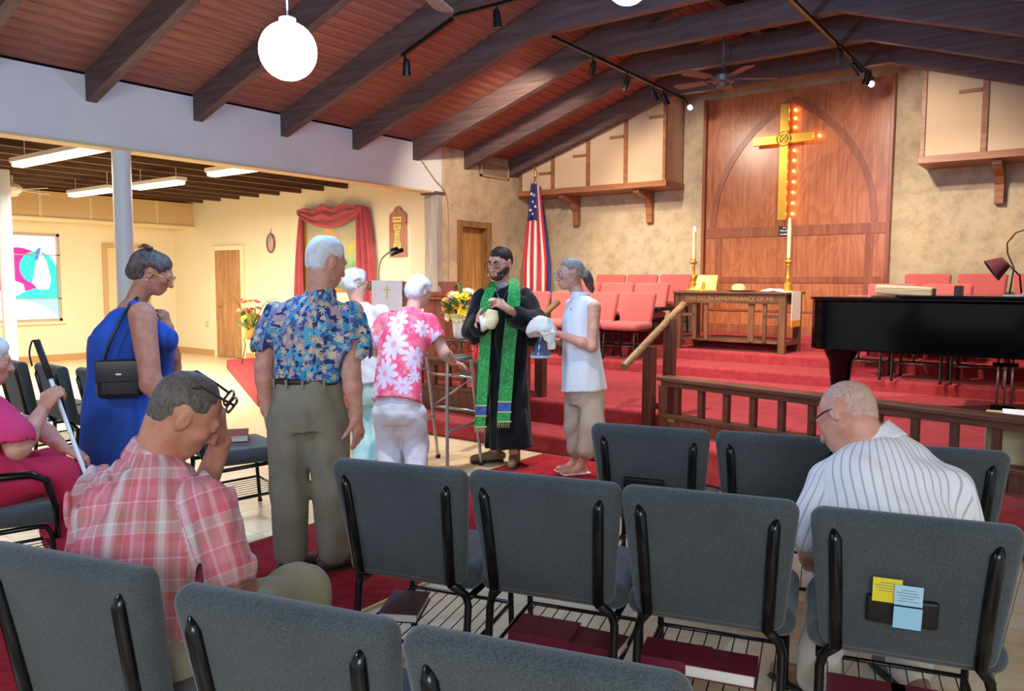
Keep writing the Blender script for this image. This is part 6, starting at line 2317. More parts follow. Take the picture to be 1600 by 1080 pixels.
# ---- seated man in striped shirt
def striped_man():
    P = Person('balding man in grey striped shirt seated with bowed head at right', np.append(at(1420, 930, 2.45)[:2], 0), sk_old, 0.0055)
    fw_ = nrm(VD * 0.97 - VR * 0.15)
    rt_ = np.cross(fw_, VZ)
    hf = nrm(VD * 0.62 - VR * 0.52 - VZ * 0.62)
    P.head(at(1322, 652, 2.72), hf, VZ * 0.8 + VD * 0.5, 0.24, 1.0, 1.05, at(1362, 705, 2.66), 0.066)
    P.torso(at(1425, 920, 2.45), at(1408, 850, 2.52), at(1392, 770, 2.6), at(1372, 705, 2.66), rt_)
    lw = at(1262, 872, 2.80)
    P.arm(at(1295, 755, 2.66), at(1272, 852, 2.66), lw, (0.055, 0.046, 0.032))
    P.hand(lw, nrm(VD * 0.5 + VR * 0.5 - VZ * 0.6), nrm(VD * 0.6 + VZ * 0.3 + VR * 0.4), 1, (0.6,) * 4, 0.4, 1.05)
    rw = at(1440, 880, 2.95)
    P.arm(at(1485, 765, 2.58), at(1508, 865, 2.62), rw, (0.055, 0.046, 0.032))
    P.hand(rw, nrm(VD - VR * 0.6), -VZ, -1, (0.4,) * 4, 0.4, 1.05)
    kl, kr = at(1302, 925, 2.82), at(1420, 930, 2.9)
    al, ar = onZ(1222, 1012, 0.09), np.append((kr - VD * 0.02)[:2], 0.09)
    al = np.append((kl - VD * 0.0 - VR * 0.05)[:2], 0.09)
    P.leg(at(1385, 935, 2.48), kl, al, (0.085, 0.06, 0.04))
    P.leg(at(1460, 935, 2.45), kr, ar, (0.085, 0.06, 0.04))
    P.body()
    P.hair(hair_mat('hair_thin', '#b98f7c', '#cfae9e', sc=50), 0.008, (0.10, 0.10), (-0.36, -0.40), folds(101, 0.001, 200), None, h=0.005, side_low=-0.12)
    ms_ = m_striped()
    g = Field()
    g.loft([(at(1368, 690, 2.68), 0.085, 0.08), (at(1376, 712, 2.66), 0.165, 0.11), (at(1388, 755, 2.61), 0.215, 0.145), (at(1398, 820, 2.55), 0.215, 0.16), (at(1412, 880, 2.49), 0.21, 0.165), (at(1424, 935, 2.44), 0.205, 0.16)], rt_, 0.05)
    g.cone(at(1297, 757, 2.66), at(1268, 828, 2.66), 0.080, 0.078, 0.05)
    g.cone(at(1482, 765, 2.58), at(1502, 850, 2.60), 0.082, 0.080, 0.05)
    ax = [(at(1424, 935, 2.44), at(1370, 690, 2.68), rt_, 0.21), (at(1297, 757, 2.66), at(1268, 828, 2.66), VD, 0.085), (at(1482, 765, 2.58), at(1502, 850, 2.60), VD, 0.085)]
    s_ = P.wear('striped_shirt', g, ms_, 0.006, folds(102, 0.009, 19), uv_from(ax))
    g = Field()
    g.loft([(at(1352, 672, 2.70), 0.083, 0.078), (at(1370, 702, 2.67), 0.115, 0.10)], rt_, 0)
    g.plane(at(1352, 677, 2.70), VZ * 0.75 - VR * 0.5 + VD * 0.3)
    P.wear('collar', g, mat('shirt_collar_white', '#e6e5e9', None, 0.8), 0.006, None, parent=s_)
    mk = mat('pale_trousers', '#c3bdb6', '#d0cac2', 0.85, scale=5)
    g = Field()
    g.loft([(at(1424, 945, 2.44), 0.18, 0.15), (at(1420, 915, 2.48), 0.18, 0.15)], rt_, 0.04)
    for a, b, c in ((at(1385, 938, 2.48), kl, al), (at(1460, 938, 2.45), kr, ar)):
        g.cone(a, b, 0.10, 0.082, 0.03).cone(b, c, 0.082, 0.072, 0.03)
    P.wear('trousers', g, mk, 0.008, folds(103, 0.006, 26))
    P.mb(MB().tube(smooth_path([P.hp(-0.36, -0.10, 0.0), P.hp(-0.35, 0.10, 0.05), P.hp(-0.29, 0.40, 0.05)]), 0.003, 6), 'eyeglasses', mat('wire_frame', '#3a2c2a'))
    mm = mat('boot_tan', '#7d6247')
    P.shoe(al * np.array([1, 1, 0]), nrm(-VR * 0.5 + VD * 0.8), mm, m_sole, 0.28)
    P.shoe(ar * np.array([1, 1, 0]), fw_, mm, m_sole, 0.28)


# ---- seated woman in pink with a white cane
def cane_woman():
    D = 3.7
    P = Person('seated woman in pink at the left edge gripping a white cane', np.append(at(-20, 740, D)[:2], 0), sk_old, 0.006)
    fw_ = nrm(VR * 0.82 + VD * 0.57)
    rt_ = np.cross(fw_, VZ)
    P.head(at(-20, 563, D + 0.02), nrm(VR * 0.85 + VD * 0.5 - VZ * 0.2), VZ, 0.23, 1, 1, at(-38, 622, D), 0.054)
    P.torso(at(-35, 745, D), at(-38, 700, D), at(-38, 655, D), at(-38, 618, D), rt_)
    rw = at(68, 640, 3.64)
    P.arm(at(-12, 648, 3.52), at(28, 702, 3.46), rw, (0.055, 0.046, 0.030))
    P.hand(rw, nrm(VZ * 0.8 + VR * 0.45 + VD * 0.2), nrm(VD * 0.8 + VR * 0.3), 1, (0.95, 1.0, 1.05, 1.1), 0.7, 1.0)
    lw = at(98, 700, 3.86)
    P.arm(at(-40, 645, 3.88), at(62, 668, 3.95), lw, (0.052, 0.044, 0.03))
    P.hand(lw, nrm(VR * 0.7 - VZ * 0.3), nrm(-VZ), 1, (0.5,) * 4, 0.4, 1.0)
    kr, kl = at(92, 742, 3.80), at(75, 728, 4.05)
    ar = np.append((kr + fw_ * 0.06)[:2], 0.09)
    al = np.append((kl + fw_ * 0.04)[:2], 0.09)
    P.leg(at(-15, 755, 3.58), kr, ar)
    P.leg(at(-30, 745, 3.8), kl, al)
    P.body()
    P.face('#5b6a73', '#a8655c', None)

    def ex(g, S):
        R = np.array([S.hd['r'], S.hd['f'], S.hd['u']])
        s = S.hd['s']
        g.ell(S.hp(0, -0.10, 0.10), (0.42 * s, 0.48 * s, 0.44 * s), R, 0.03)
    P.hair(h_white, 0.05, (0.34, 0.20), (-0.40, -0.35), folds(111, 0.005, 70), ex, side_low=-0.03)
    mp = mat('magenta_tee', '#cf2f63', '#da4275', 0.85, scale=3, spec=0.2)
    g = Field()
    g.loft([(at(-38, 614, D), 0.075, 0.07), (at(-38, 628, D), 0.165, 0.10), (at(-38, 665, D), 0.20, 0.15), (at(-36, 710, D), 0.21, 0.17), (at(-32, 760, D), 0.22, 0.18)], rt_, 0.05)
    g.cone(at(-14, 646, 3.52), at(18, 682, 3.47), 0.085, 0.088, 0.04)
    g.cone(at(-42, 643, 3.88), at(-5, 658, 3.92), 0.08, 0.08, 0.04)
    g.cone(at(18, 682, 3.47), at(30, 702, 3.46), 0.07, 0.07, 0.003, '-')
    P.wear('pink_tee', g, mp, 0.007, folds(112, 0.006, 20))
    mq = mat('pink_trousers', '#c22a4e', '#cc3a5c', 0.85, scale=3, spec=0.2)
    g = Field()
    for a, b, c in ((at(-15, 757, 3.58), kr, ar), (at(-30, 747, 3.8), kl, al)):
        g.cone(a, b, 0.115, 0.085, 0.04).cone(b, c, 0.085, 0.07, 0.03)
    P.wear('trousers', g, mq, 0.008, folds(113, 0.006, 26))
    P.shoe(ar * np.array([1, 1, 0]), fw_, mat('shoe_grey', '#6e665e', None, 0.7), m_sole, 0.26)
    P.shoe(al * np.array([1, 1, 0]), fw_, mat('shoe_grey', '#6e665e'), m_sole, 0.26)
    # cane
    a, b = at(57, 532, 3.72), at(79, 592, 3.71)
    dirn = nrm(b - a)
    end = b + dirn * ((b[2] - 0.02) / -dirn[2])
    cb_ = np.array([end[0], end[1], 0.0])
    c = thing('white_cane', 'white mobility cane with black grip in the hand of the seated woman', 'cane', cb_)
    MB().tube([a - cb_, b - cb_], 0.015, 10).build('grip', m_grip, c, True)
    MB().tube([b - cb_, end - cb_], 0.0095, 10).build('shaft', mat('cane_white', '#e9e9ee', None, 0.3), c, True)
    MB().tube([end - dirn * 0.10 - cb_, end - cb_], 0.011, 10).build('tip', mat('cane_red', '#c22a3a', None, 0.4), c, True)
    MB().tube([p - cb_ for p in smooth_path([a, at(50, 534, 3.72), at(46, 552, 3.72), at(50, 572, 3.70)])], 0.004, 6).build('wrist_loop', m_grip, c, True)
    # chair under her
    arm0.location = tuple(P.base + np.append(fw_[:2] * 0.02, 0))
    arm0.rotation_euler = (0, 0, math.atan2(-fw_[0], fw_[1]))


pastor()
blouse_woman()
floral_woman()
mint_woman()
aloha_man()
blue_woman()
plaid_man()
striped_man()
cane_woman()

# ---------------------------------------------------------------- lamps
def globe_lamp(label, c, r, strength=95):
    top = zc(c[0]) - 0.03
    g = thing('globe_lamp', label, 'lamp', c)
    m = mat('globe_glow', '#93c6ff', None, 0.4, emit=strength)
    MB().ball((0, 0, 0), r, 32, 20).build('globe', m, g, True)
    MB().lathe((0, 0, r - 0.012), [(0.045, 0), (0.045, 0.03), (0.012, 0.045)], 14).build('cap', mat('lamp_white', '#d8dce2', None, 0.4), g, angle=40)
    MB().tube([(0, 0, r), (0, 0, top - c[2])], 0.005, 6).build('cord', mat('lamp_white', '#d8dce2'), g, True)


globe_lamp('glowing white globe pendant under the planks at upper left', onX(450, 80, -3.56), 0.152)
globe_lamp('glowing globe pendant cut off by the top of the frame', at(981, -27, 5.6), 0.152)
for y in (-0.4,):
    globe_lamp('glowing globe pendant behind the camera', (-3.56, y, 2.73), 0.152)


def strip(label, x0, x1, y, z=2.80):
    s = thing('strip_light', label, 'ceiling light', ((x0 + x1) / 2, y, z))
    L = (x1 - x0) / 2
    MB().bx(-L, L, -0.07, 0.07, 0.0, 0.05).build('diffuser', mat('strip_glow', '#fff0cf', None, 0.5, emit=5.0), s, bevel=0.02)
    MB().bx(-L - 0.02, L + 0.02, -0.08, 0.08, 0.05, 0.10).build('housing', mat('strip_white', '#e6e2d8', None, 0.5), s)
    for q in (-0.8, 0.8):
        MB().tube([(L * q, 0, 0.1), (L * q, 0, 3.26 - z)], 0.006, 6).build('hanger', mat('strip_white', '#e6e2d8'), s)


strip('lit fluorescent strip light nearest the white header, right of the column', -9.05, -7.99, 5.80)
strip('lit fluorescent strip light just right of the column', -11.24, -10.08, 6.0)
strip('lit fluorescent strip light left of the column over the far door', -13.05, -11.8, 5.92)
strip('lit fluorescent strip light at far left under the joists', -10.15, -8.12, 4.01)


def fan(label, c, blades, m, r, a0, ztop, pitch=10):
    f = thing('ceiling_fan', label, 'fan', c)
    MB().lathe((0, 0, -0.1), [(0.02, 0), (0.075, 0.015), (0.085, 0.05), (0.12, 0.07), (0.135, 0.13), (0.10, 0.17), (0.03, 0.20)], 24).build('motor', m[0], f, angle=40)
    MB().tube([(0, 0, 0.08), (0, 0, ztop - c[2])], 0.013, 8).build('downrod', m[0], f, True)
    b = MB()
    b.prism([(0.22, -0.055), (r - 0.05, -0.075), (r, -0.05), (r, 0.05), (r - 0.05, 0.075), (0.22, 0.055)], -0.005, 0.005, 'XY')
    b.bx(0.10, 0.26, -0.02, 0.02, 0.0, 0.012)
    me = b.mesh('blade', m[1])
    for i in range(blades):
        o = bpy.data.objects.new('blade', me)
        COL.objects.link(o)
        o.parent = f
        o.rotation_euler = (math.radians(pitch), 0, math.radians(a0 + 360 / blades * i))
    return f


mfan = (mat('fan_bronze', '#5d5656', None, 0.4, 0.4), wood('fan_blade_wood', '#5d4038', '#75524a', '#8b655a', 'X', 0.5))
fan('dark bladed ceiling fan hanging before the wood panel', (-3.56, 8.79, 3.80), 5, mfan, 0.60, 32, 4.8)
fan('dark bladed ceiling fan mostly above the top of the frame', (-3.62, 3.75, 3.42), 4, mfan, 0.66, 200, 4.8)
mfw = (mat('fan_white', '#e9e6dd', None, 0.5), mat('fan_white', '#e9e6dd'))
fan('white ceiling fan in the side room at the left edge', (-13.0, 5.05, 2.83), 4, mfw, 0.62, 20, 3.04)


def track(label, a, b, heads, lit, hang=0.07):
    a, b = Vector(a), Vector(b)
    t = thing('track_light', label, 'spotlight', a)
    MB().bar((0, 0, 0), b - a, 0.035, 0.03).build('track', m_black, t)
    for i, (p, aim) in enumerate(heads):
        p = Vector(p)
        d = (Vector(aim) - p).normalized()
        s = p - a
        h = MB().tube([s - d * 0.075, s - d * 0.045, s + d * 0.03, s + d * 0.085], [0.022, 0.036, 0.038, 0.045], 14).build('spot_head', m_black, t, angle=45)
        k = max(0.0, min(1.0, (p - a).dot(b - a) / (b - a).length_squared))
        top = (b - a) * k
        MB().tube([s - d * 0.03, (s.x * 0.4 + top.x * 0.6, s.y * 0.4 + top.y * 0.6, top.z - 0.02), top], 0.010, 6).build('stem', m_black, h, True)
        if i in lit:
            MB().ball(s + d * 0.082, 0.034, 12, 6).build('lit_bulb', mat('spot_glow', '#fff1d6', None, 0.4, emit=60), h, True)


tgt = (-3.5, 11.1, 2.4)
track('black track light with a lit end head beside the left grille box', (-4.76, 7.1, 4.07), (-4.84, 10.55, 4.07), [((-4.78, 7.96, 3.94), (-6.5, 10, 1.2)), ((-4.80, 8.8, 3.94), (-6.6, 10.4, 1.2)), ((-4.82, 9.57, 3.95), (-4.5, 11, 2)), ((-4.80, 9.85, 3.94), (-4.2, 11, 2)), ((-4.72, 10.48, 3.93), (-2.2, 5.5, 2.6))], (4,))
track('black track light right of the ridge with a lit end head', (-2.38, 6.9, 4.07), (-2.44, 10.9, 4.07), [((-2.37, 9.05, 3.93), (-3, 11, 2)), ((-2.36, 9.73, 3.94), (-1, 11, 2)), ((-2.34, 10.2, 3.94), (-3.0, 11, 2)), ((-2.36, 10.5, 3.92), (-1.2, 5.0, 2.2))], (3,))
track('short black track light bent along the rafter left of centre', (-5.82, 5.93, 3.79), (-5.14, 5.93, 4.02), [((-5.76, 5.93, 3.67), (-6.4, 6.6, 0.5))], ())
track('black track light along the level beam at top centre', (-5.12, 5.93, 4.05), (-3.9, 5.93, 4.05), [((-4.60, 5.93, 3.93), (-4.6, 6.4, 0.5))], ())

# ---------------------------------------------------------------- runner carpet, flag, wall pieces
rn = MB().rbox(((-3.81 - 2.61) / 2, 2.2, 0.004), (1.2, 6.75, 0.012), 0.005, 2).build('carpet_runner', mat('runner_carpet', '#8e1f26', '#a32a30', 0.95, scale=16, bump=0.4, bscale=420, spec=0.1), None, True)
rt0 = thing('aisle_carpet', 'dark red aisle carpet with pale edge trim on the tiles', 'carpet')
rn.parent = rt0
MB().bx(-2.612, -2.598, -1.2, 5.57, 0.0, 0.013).build('edge_trim', mat('trim_yellow', '#d9c47e', None, 0.6), rt0)
MB().bx(-3.822, -3.808, -1.2, 5.57, 0.0, 0.013).build('edge_trim', mat('trim_yellow', '#d9c47e'), rt0)

fx, fy = -7.36, 10.5
fg = thing('flag', 'american flag hanging from a gilt pole in the stage corner', 'flag', (fx, fy, ZC))
MB().lathe((0, 0, 0), [(0.14, 0), (0.14, 0.03), (0.05, 0.07), (0.02, 0.1)], 18).build('base', m_gold, fg, angle=40)
MB().tube([(0, 0, 0.05), (0.0, 0, 2.42)], 0.014, 8).build('pole', wood('pole_oak', '#7a5a34', '#9a7848', '#b08f5e', 'Z', 0.4), fg, True)
MB().lathe((0, 0, 2.41), [(0.02, 0), (0.03, 0.02), (0.012, 0.05), (0.03, 0.075), (0.022, 0.11), (0.004, 0.15)], 10).build('finial', m_gold, fg, True)
mr, mw_, mb2 = mat('flag_red', '#c9303c', None, 0.8), mat('flag_white', '#eee3da', None, 0.8), mat('flag_blue', '#2b3a78', None, 0.8)
NS = 8


def fold_pt(u, z):           # u 0..1 across, z 0..1 downwards
    w = 0.16 + 0.30 * min(1, z * 1.5)
    x = (u - 0.42) * w
    y = -0.03 - 0.055 * math.sin(u * 17 + 1.5 * z) * (0.4 + z)
    return x * VR[0] + y * VD[0] * -1 * -1, x * VR[1] + y * VD[1], 2.36 - z * 1.95 - 0.18 * abs(u - 0.3) * (1 - z)


for i in range(NS):
    b = MB()
    vs, fs = [], []
    zs = [k / 14 for k in range(15)]
    skew = 0.10
    for z in zs:
        for q in (0, 0.5, 1):
            vs.append(fold_pt((i + q) / NS + skew * (0.5 - z) * 0.0, z))
    for k in range(14):
        for q in range(2):
            a = k * 3 + q
            fs.append((a, a + 1, a + 4, a + 3))
    b.add(vs, fs)
    o = b.build('stripe', mb2 if i == NS - 1 else (mr if i % 2 == 0 else mw_), fg, True)
    sm = o.modifiers.new('solid', 'SOLIDIFY')
    sm.thickness = 0.004
b = MB()
vs, fs = [], []
for k in range(9):
    for q in range(9):
        x, y, z = fold_pt(0.02 + 0.5 * q / 8, 0.02 + 0.30 * k / 8)
        vs.append((x - VD[0] * 0.012, y - VD[1] * 0.012, z))
for k in range(8):
    for q in range(8):
        fs.append((k * 9 + q, k * 9 + q + 1, k * 9 + q + 10, k * 9 + q + 9))
b.add(vs, fs)
ca = b.build('canton', mb2, fg, True)
sm = ca.modifiers.new('solid', 'SOLIDIFY')
sm.thickness = 0.004
for (u, z) in ((0.12, 0.10), (0.36, 0.12), (0.22, 0.17), (0.42, 0.21), (0.12, 0.235), (0.30, 0.275)):
    x, y, zz = fold_pt(u, z)
    c = Vector((x, y, zz)) - Vector(VD) * 0.022
    pts = []
    for k in range(10):
        r_ = 0.030 if k % 2 == 0 else 0.012
        a = math.pi / 2 + k * math.pi / 5
        pts.append(c + Vector(VR) * r_ * math.cos(a) + Vector((0, 0, 1)) * r_ * math.sin(a))
    MB().add(pts + [p - Vector(VD) * 0.003 for p in pts], [tuple(range(10)), tuple(range(19, 9, -1))] + [(k, (k + 1) % 10, 10 + (k + 1) % 10, 10 + k) for k in range(10)]).build('star', mat('star_white', '#f4f1ee', None, 0.8), ca)

# oval wall plaque, painting with red drape, hymn board
YW = 9.0
ov = thing('oval_plaque', 'small oval framed plaque on the cream wall', 'plaque', (-12.19, YW, 2.18))
MB().tube([(0.105 * math.cos(i * math.pi / 12), -0.02, 0.165 * math.sin(i * math.pi / 12)) for i in range(25)], 0.018, 8).build('frame', mat('frame_brown', '#8a6040', None, 0.5), ov, True)
MB().ball((0, -0.012, 0), (0.105, 0.012, 0.165), 20, 10).build('picture', mat('plaque_face', '#a98f90', '#c7b3ae', 0.4, scale=14), ov, True)
MB().tube([(0, -0.015, 0.18), (0, -0.008, 0.27)], 0.004, 5).build('hook_wire', m_black, ov)

pt_ = thing('painting', 'gilt framed landscape painting in soft greens on the cream wall', 'painting', (-10.42, YW, 2.0))
t = NT('painted_canvas')
v = t.coords((1, 1, 1))
sp = t.n('ShaderNodeSeparateXYZ')
t.l(v, sp.inputs[0])
nz = t.noise(v, 2.4, 4, 0.6, 0.5)
c1 = t.ramp(t.math('MULTIPLY_ADD', sp.outputs[2], 0.75, t.math('MULTIPLY_ADD', nz, 0.5, 0.22)), [(0.2, lin('#5f8a5a')), (0.38, lin('#9bbf8e')), (0.52, lin('#c2bd7e')), (0.68, lin('#b0ab8e')), (0.9, lin('#a9a287'))])
d = t.math('ADD', t.math('MULTIPLY', sp.outputs[0], 1.0), t.math('MULTIPLY', sp.outputs[2], 0.75))
beam = t.ramp(t.math('ABSOLUTE', t.math('SUBTRACT', d, 0.12)), [(0.06, (1, 1, 1, 1)), (0.13, (0, 0, 0, 1))])
c2 = t.mix(t.math('MULTIPLY', t.math('MULTIPLY', beam, t.math('GREATER_THAN', sp.outputs[2], 0.12)), 0.7), c1, lin('#e8a94a'))
c2 = t.mix(t.math('MULTIPLY', t.ramp(t.noise(v, 4.0, 2), [(0.55, (0, 0, 0, 1)), (0.66, (1, 1, 1, 1))]), 0.5), c2, lin('#d6c64e'))
MB().bx(-0.74, 0.74, -0.03, -0.01, -0.62, 0.62).build('canvas', t.done(c2, 0.7), pt_)
for (a, b_, c, d_) in ((-0.80, -0.74, -0.68, 0.68), (0.74, 0.80, -0.68, 0.68)):
    MB().bx(a, b_, -0.06, -0.002, c, d_).build('frame_bar', m_gold, pt_, bevel=0.008)
for (c, d_) in ((-0.68, -0.62), (0.62, 0.68)):
    MB().bx(-0.739, 0.739, -0.058, -0.002, c, d_).build('frame_bar', m_gold, pt_, bevel=0.008)
dr = thing('drape', 'dusty red cloth draped over the painting in a swag', 'drape', (-10.42, YW - 0.065, 2.0))
m_dr = mat('dusty_red_cloth', '#a8434a', '#b8525a', 0.9, scale=3, sheen=0.3)


def sheet(name, fn, nu, nv):
    vs = [fn(i / nu, j / nv) for j in range(nv + 1) for i in range(nu + 1)]
    fs = [(j * (nu + 1) + i, j * (nu + 1) + i + 1, (j + 1) * (nu + 1) + i + 1, (j + 1) * (nu + 1) + i) for j in range(nv) for i in range(nu)]
    o = MB().add(vs, fs).build(name, m_dr, dr, True)
    s = o.modifiers.new('solid', 'SOLIDIFY')
    s.thickness = 0.006


def lerp(a, b, t_):
    return a + (b - a) * t_


sheet('swag', lambda u, v_: (lerp(-0.86, 0.80, u), -0.03 - 0.05 * math.sin(v_ * 15 + u * 2) * (0.3 + 0.7 * math.sin(math.pi * u)) - 0.03, lerp(0.72 + 0.05 * math.sin(u * 19) * math.sin(math.pi * u) + 0.02 * math.sin(math.pi * u), 0.66 - 0.27 * math.sin(math.pi * min(1, u * 1.02)) ** 0.8, v_)), 40, 16)
sheet('left_tail', lambda u, v_: (lerp(-0.98 + 0.16 * (1 - v_) ** 2, -0.74 + 0.03 * v_, u) - 0.02 * v_, -0.03 - 0.035 * math.sin(u * 14 + v_), lerp(0.70 - 0.12 * (1 - u) ** 2, -1.0, v_)), 14, 20)
sheet('right_tail', lambda u, v_: (lerp(0.62 + 0.03 * v_, 0.86 + 0.26 * v_ ** 0.7, u), -0.035 - 0.04 * math.sin(u * 17 + v_ * 2), lerp(0.74 - 0.05 * u, -1.25, v_)), 18, 20)

hb = thing('hymn_board', 'wooden hymn number board with arched top on the cream wall', 'board', (-8.935, YW, 2.30))
m_hb = wood('hymn_board_wood', '#96624a', '#ab755a', '#bb876c', 'Z', 0.5)
w, zb, zt = 0.185, -0.42, 0.24
top = [(-w, zt), (-w * 0.80, zt + 0.035), (-w * 0.55, zt + 0.05), (-w * 0.28, zt + 0.115), (0, zt + 0.135), (w * 0.28, zt + 0.115), (w * 0.55, zt + 0.05), (w * 0.80, zt + 0.035), (w, zt)]
MB().prism([(-w, zb), (w, zb)] + top[::-1], -0.035, -0.002, 'XZ').build('board', m_hb, hb, bevel=0.005)
for z in (0.10, 0.00, -0.10, -0.20, -0.29):
    MB().bx(-w + 0.01, w - 0.01, -0.042, -0.034, z - 0.006, z + 0.006).build('ledge', m_hb, hb)
m_num, m_ink = mat('number_card', '#efd873', None, 0.6), mat('number_ink', '#6b5a1e', None, 0.6)
for (tx, z, w_) in (('HYMNS', 0.165, 0.19), ('367', 0.055, 0.155), ('516', -0.045, 0.115), ('185', -0.145, 0.115), ('370', -0.24, 0.155)):
    c = MB().bx(-w_ / 2, w_ / 2, -0.044, -0.036, z - 0.042, z + 0.042).build('number_card', m_num, hb)
    text_part(tx, 0.045 if tx == 'HYMNS' else 0.082, m_ink, c, (0, -0.045, z), (math.pi / 2, 0, 0), 0.001)
ol = thing('outlet', 'cream wall outlet plate left of the slim door', 'outlet', (-14.32, YW, 0.62))
MB().bx(-0.045, 0.045, -0.012, -0.001, -0.07, 0.07).build('plate', mat('outlet_cream', '#e6cf9d', None, 0.5), ol, bevel=0.004)
MB().box((0, -0.013, 0.03), (0.03, 0.003, 0.028)).build('socket', mat('socket_tan', '#b99a66', None, 0.5), ol)
MB().box((0, -0.013, -0.03), (0.03, 0.003, 0.028)).build('socket', mat('socket_tan', '#b99a66'), ol)
pn_ = thing('notice', 'small bright paper notice on the far left door', 'notice', (WX + 0.032, 7.88, 1.72))
MB().bx(0, 0.004, -0.09, 0.09, -0.13, 0.13).build('paper', mat('paper_white', '#f4f4f2', None, 0.8), pn_)
MB().bx(0.003, 0.006, -0.095, 0.095, 0.125, 0.14).build('tape', mat('tape_grey', '#cfcfcf', None, 0.5), pn_)
wr = thing('wall_cable', 'thin tan cable drooping from the rafter down the plaster wall', 'cable', (XL, 8.6, 0))
MB().tube([(0.02, p[1] - 8.6, p[2]) for p in smooth_path([np.array([0, 8.25, 3.22]), np.array([0, 8.55, 2.96]), np.array([0, 8.82, 2.72]), np.array([0, 8.86, 2.0]), np.array([0, 8.84, 1.2])])], 0.008, 6).build('cable', mat('cable_tan', '#b59a70', None, 0.6), wr, True)

# ---------------------------------------------------------------- lectern, pulpit, flowers
lc0 = np.array([-6.92, 6.85, 0.165])
le = thing('lectern', 'lectern with microphone under a white cloth with gold fringe', 'lectern', lc0, YAW + 0.05)
m_lect = wood('lectern_wood', '#6f3d26', '#874e32', '#9d6444', 'Z', 0.45)
MB().bx(-0.20, 0.20, -0.14, 0.16, 0.06, 1.22).build('column', m_lect, le, bevel=0.01)
MB().bx(-0.30, 0.30, -0.24, 0.26, 0, 0.06).build('foot', m_lect, le, bevel=0.01)
MB().prism([(-0.24, 1.22), (0.26, 1.22), (0.26, 1.27), (-0.24, 1.33)], -0.29, 0.29, 'YZ').build('desk_top', m_lect, le, bevel=0.006)
MB().bx(-0.22, 0.14, -0.256, -0.246, 0.98, 1.335).bx(-0.22, 0.14, -0.25, 0.0, 1.332, 1.340).build('white_cloth', mat('parament_white', '#e6e2e6', '#eeeaea', 0.9, scale=5), le)
MB().bx(-0.22, 0.14, -0.258, -0.246, 0.93, 0.985).build('gold_fringe', mat('gold_fringe', '#e0a326'), le)
MB().box((-0.04, -0.258, 1.20), (0.02, 0.004, 0.16)).box((-0.04, -0.258, 1.23), (0.08, 0.004, 0.02)).build('gold_emblem', mat('gold_thread', '#e3c27c', None, 0.6), le)


def lel(px, py, d):
    q = at(px, py, d) - lc0
    a = -(YAW + 0.05)
    return (q[0] * math.cos(a) - q[1] * math.sin(a), q[0] * math.sin(a) + q[1] * math.cos(a), q[2])


MB().tube(smooth_path([np.array(lel(591, 447, 9.6)), np.array(lel(591, 425, 9.6)), np.array(lel(596, 405, 9.6)), np.array(lel(611, 392, 9.6))]), 0.012, 8).build('gooseneck', mat('neck_tan', '#b5aa90', None, 0.4, 0.3), le, True)
MB().tube([lel(611, 398, 9.58), lel(630, 390, 9.58)], [0.022, 0.026], 10).tube([lel(610, 391, 9.6), lel(622, 388, 9.6)], 0.02, 8).build('microphone', m_black, le, True)

pu = thing('pulpit', 'reddish wooden pulpit cabinet with moulded top behind the rail', 'pulpit', (-5.98, 6.84, Z1), YAW - 0.15)
m_pul = wood('pulpit_wood', '#7f3f26', '#974f32', '#a85f40', 'Z', 0.4)
MB().bx(-0.26, 0.20, -0.2, 0.25, 0, 0.90).build('body', m_pul, pu, bevel=0.006)
MB().bx(-0.30, 0.24, -0.24, 0.28, 0.90, 0.94).build('moulding', m_pul, pu, bevel=0.012)
MB().bx(-0.28, 0.22, -0.22, 0.26, 0.94, 0.99).build('cornice', m_pul, pu, bevel=0.012)
MB().prism([(-0.08, 0.99), (0.06, 0.99), (0.07, 1.05), (0.10, 1.07), (0.10, 1.11), (-0.12, 1.11), (-0.12, 1.07), (-0.09, 1.05)], -0.1, 0.12, 'XZ').build('carved_block', m_pul, pu, bevel=0.006)


def blossom_mesh(name, m, r, n, cup):
    b = MB()
    for i in range(n):
        a = 2 * math.pi * i / n
        for lay, (k, z) in enumerate(((1.0, 0.0), (0.62, 0.35))):
            aa = a + lay * math.pi / n
            ca, sa = math.cos(aa), math.sin(aa)
            w = r * 0.42 * k

            def q(d, s_, h):
                return (ca * d - sa * s_, sa * d + ca * s_, h)
            b.add([q(0.0, 0, z * r * 0.3), q(r * 0.5 * k, -w, r * (0.18 * cup + z * 0.5)), q(r * k, 0, r * (0.35 * cup + z * 0.8)), q(r * 0.5 * k, w, r * (0.18 * cup + z * 0.5)), q(r * 0.5 * k, 0, r * (0.05 + z * 0.4))], [(0, 1, 4), (4, 1, 2), (4, 2, 3), (0, 4, 3)])
    b.ball((0, 0, r * 0.18), r * 0.22, 8, 5)
    return b.mesh(name, m, True)


def leaf_mesh(name, m, L, w):
    b = MB()
    vs, fs = [], []
    for i in range(6):
        u = i / 5
        ww = w * math.sin(math.pi * min(0.98, u * 0.95 + 0.03))
        z = L * 0.25 * math.sin(u * 1.6)
        vs += [(u * L, -ww, z), (u * L, 0, z - w * 0.25), (u * L, ww, z)]
    for i in range(5):
        for k in range(2):
            a = i * 3 + k
            fs.append((a, a + 1, a + 4, a + 3))
    return b.add(vs, fs).mesh(name, m, True)


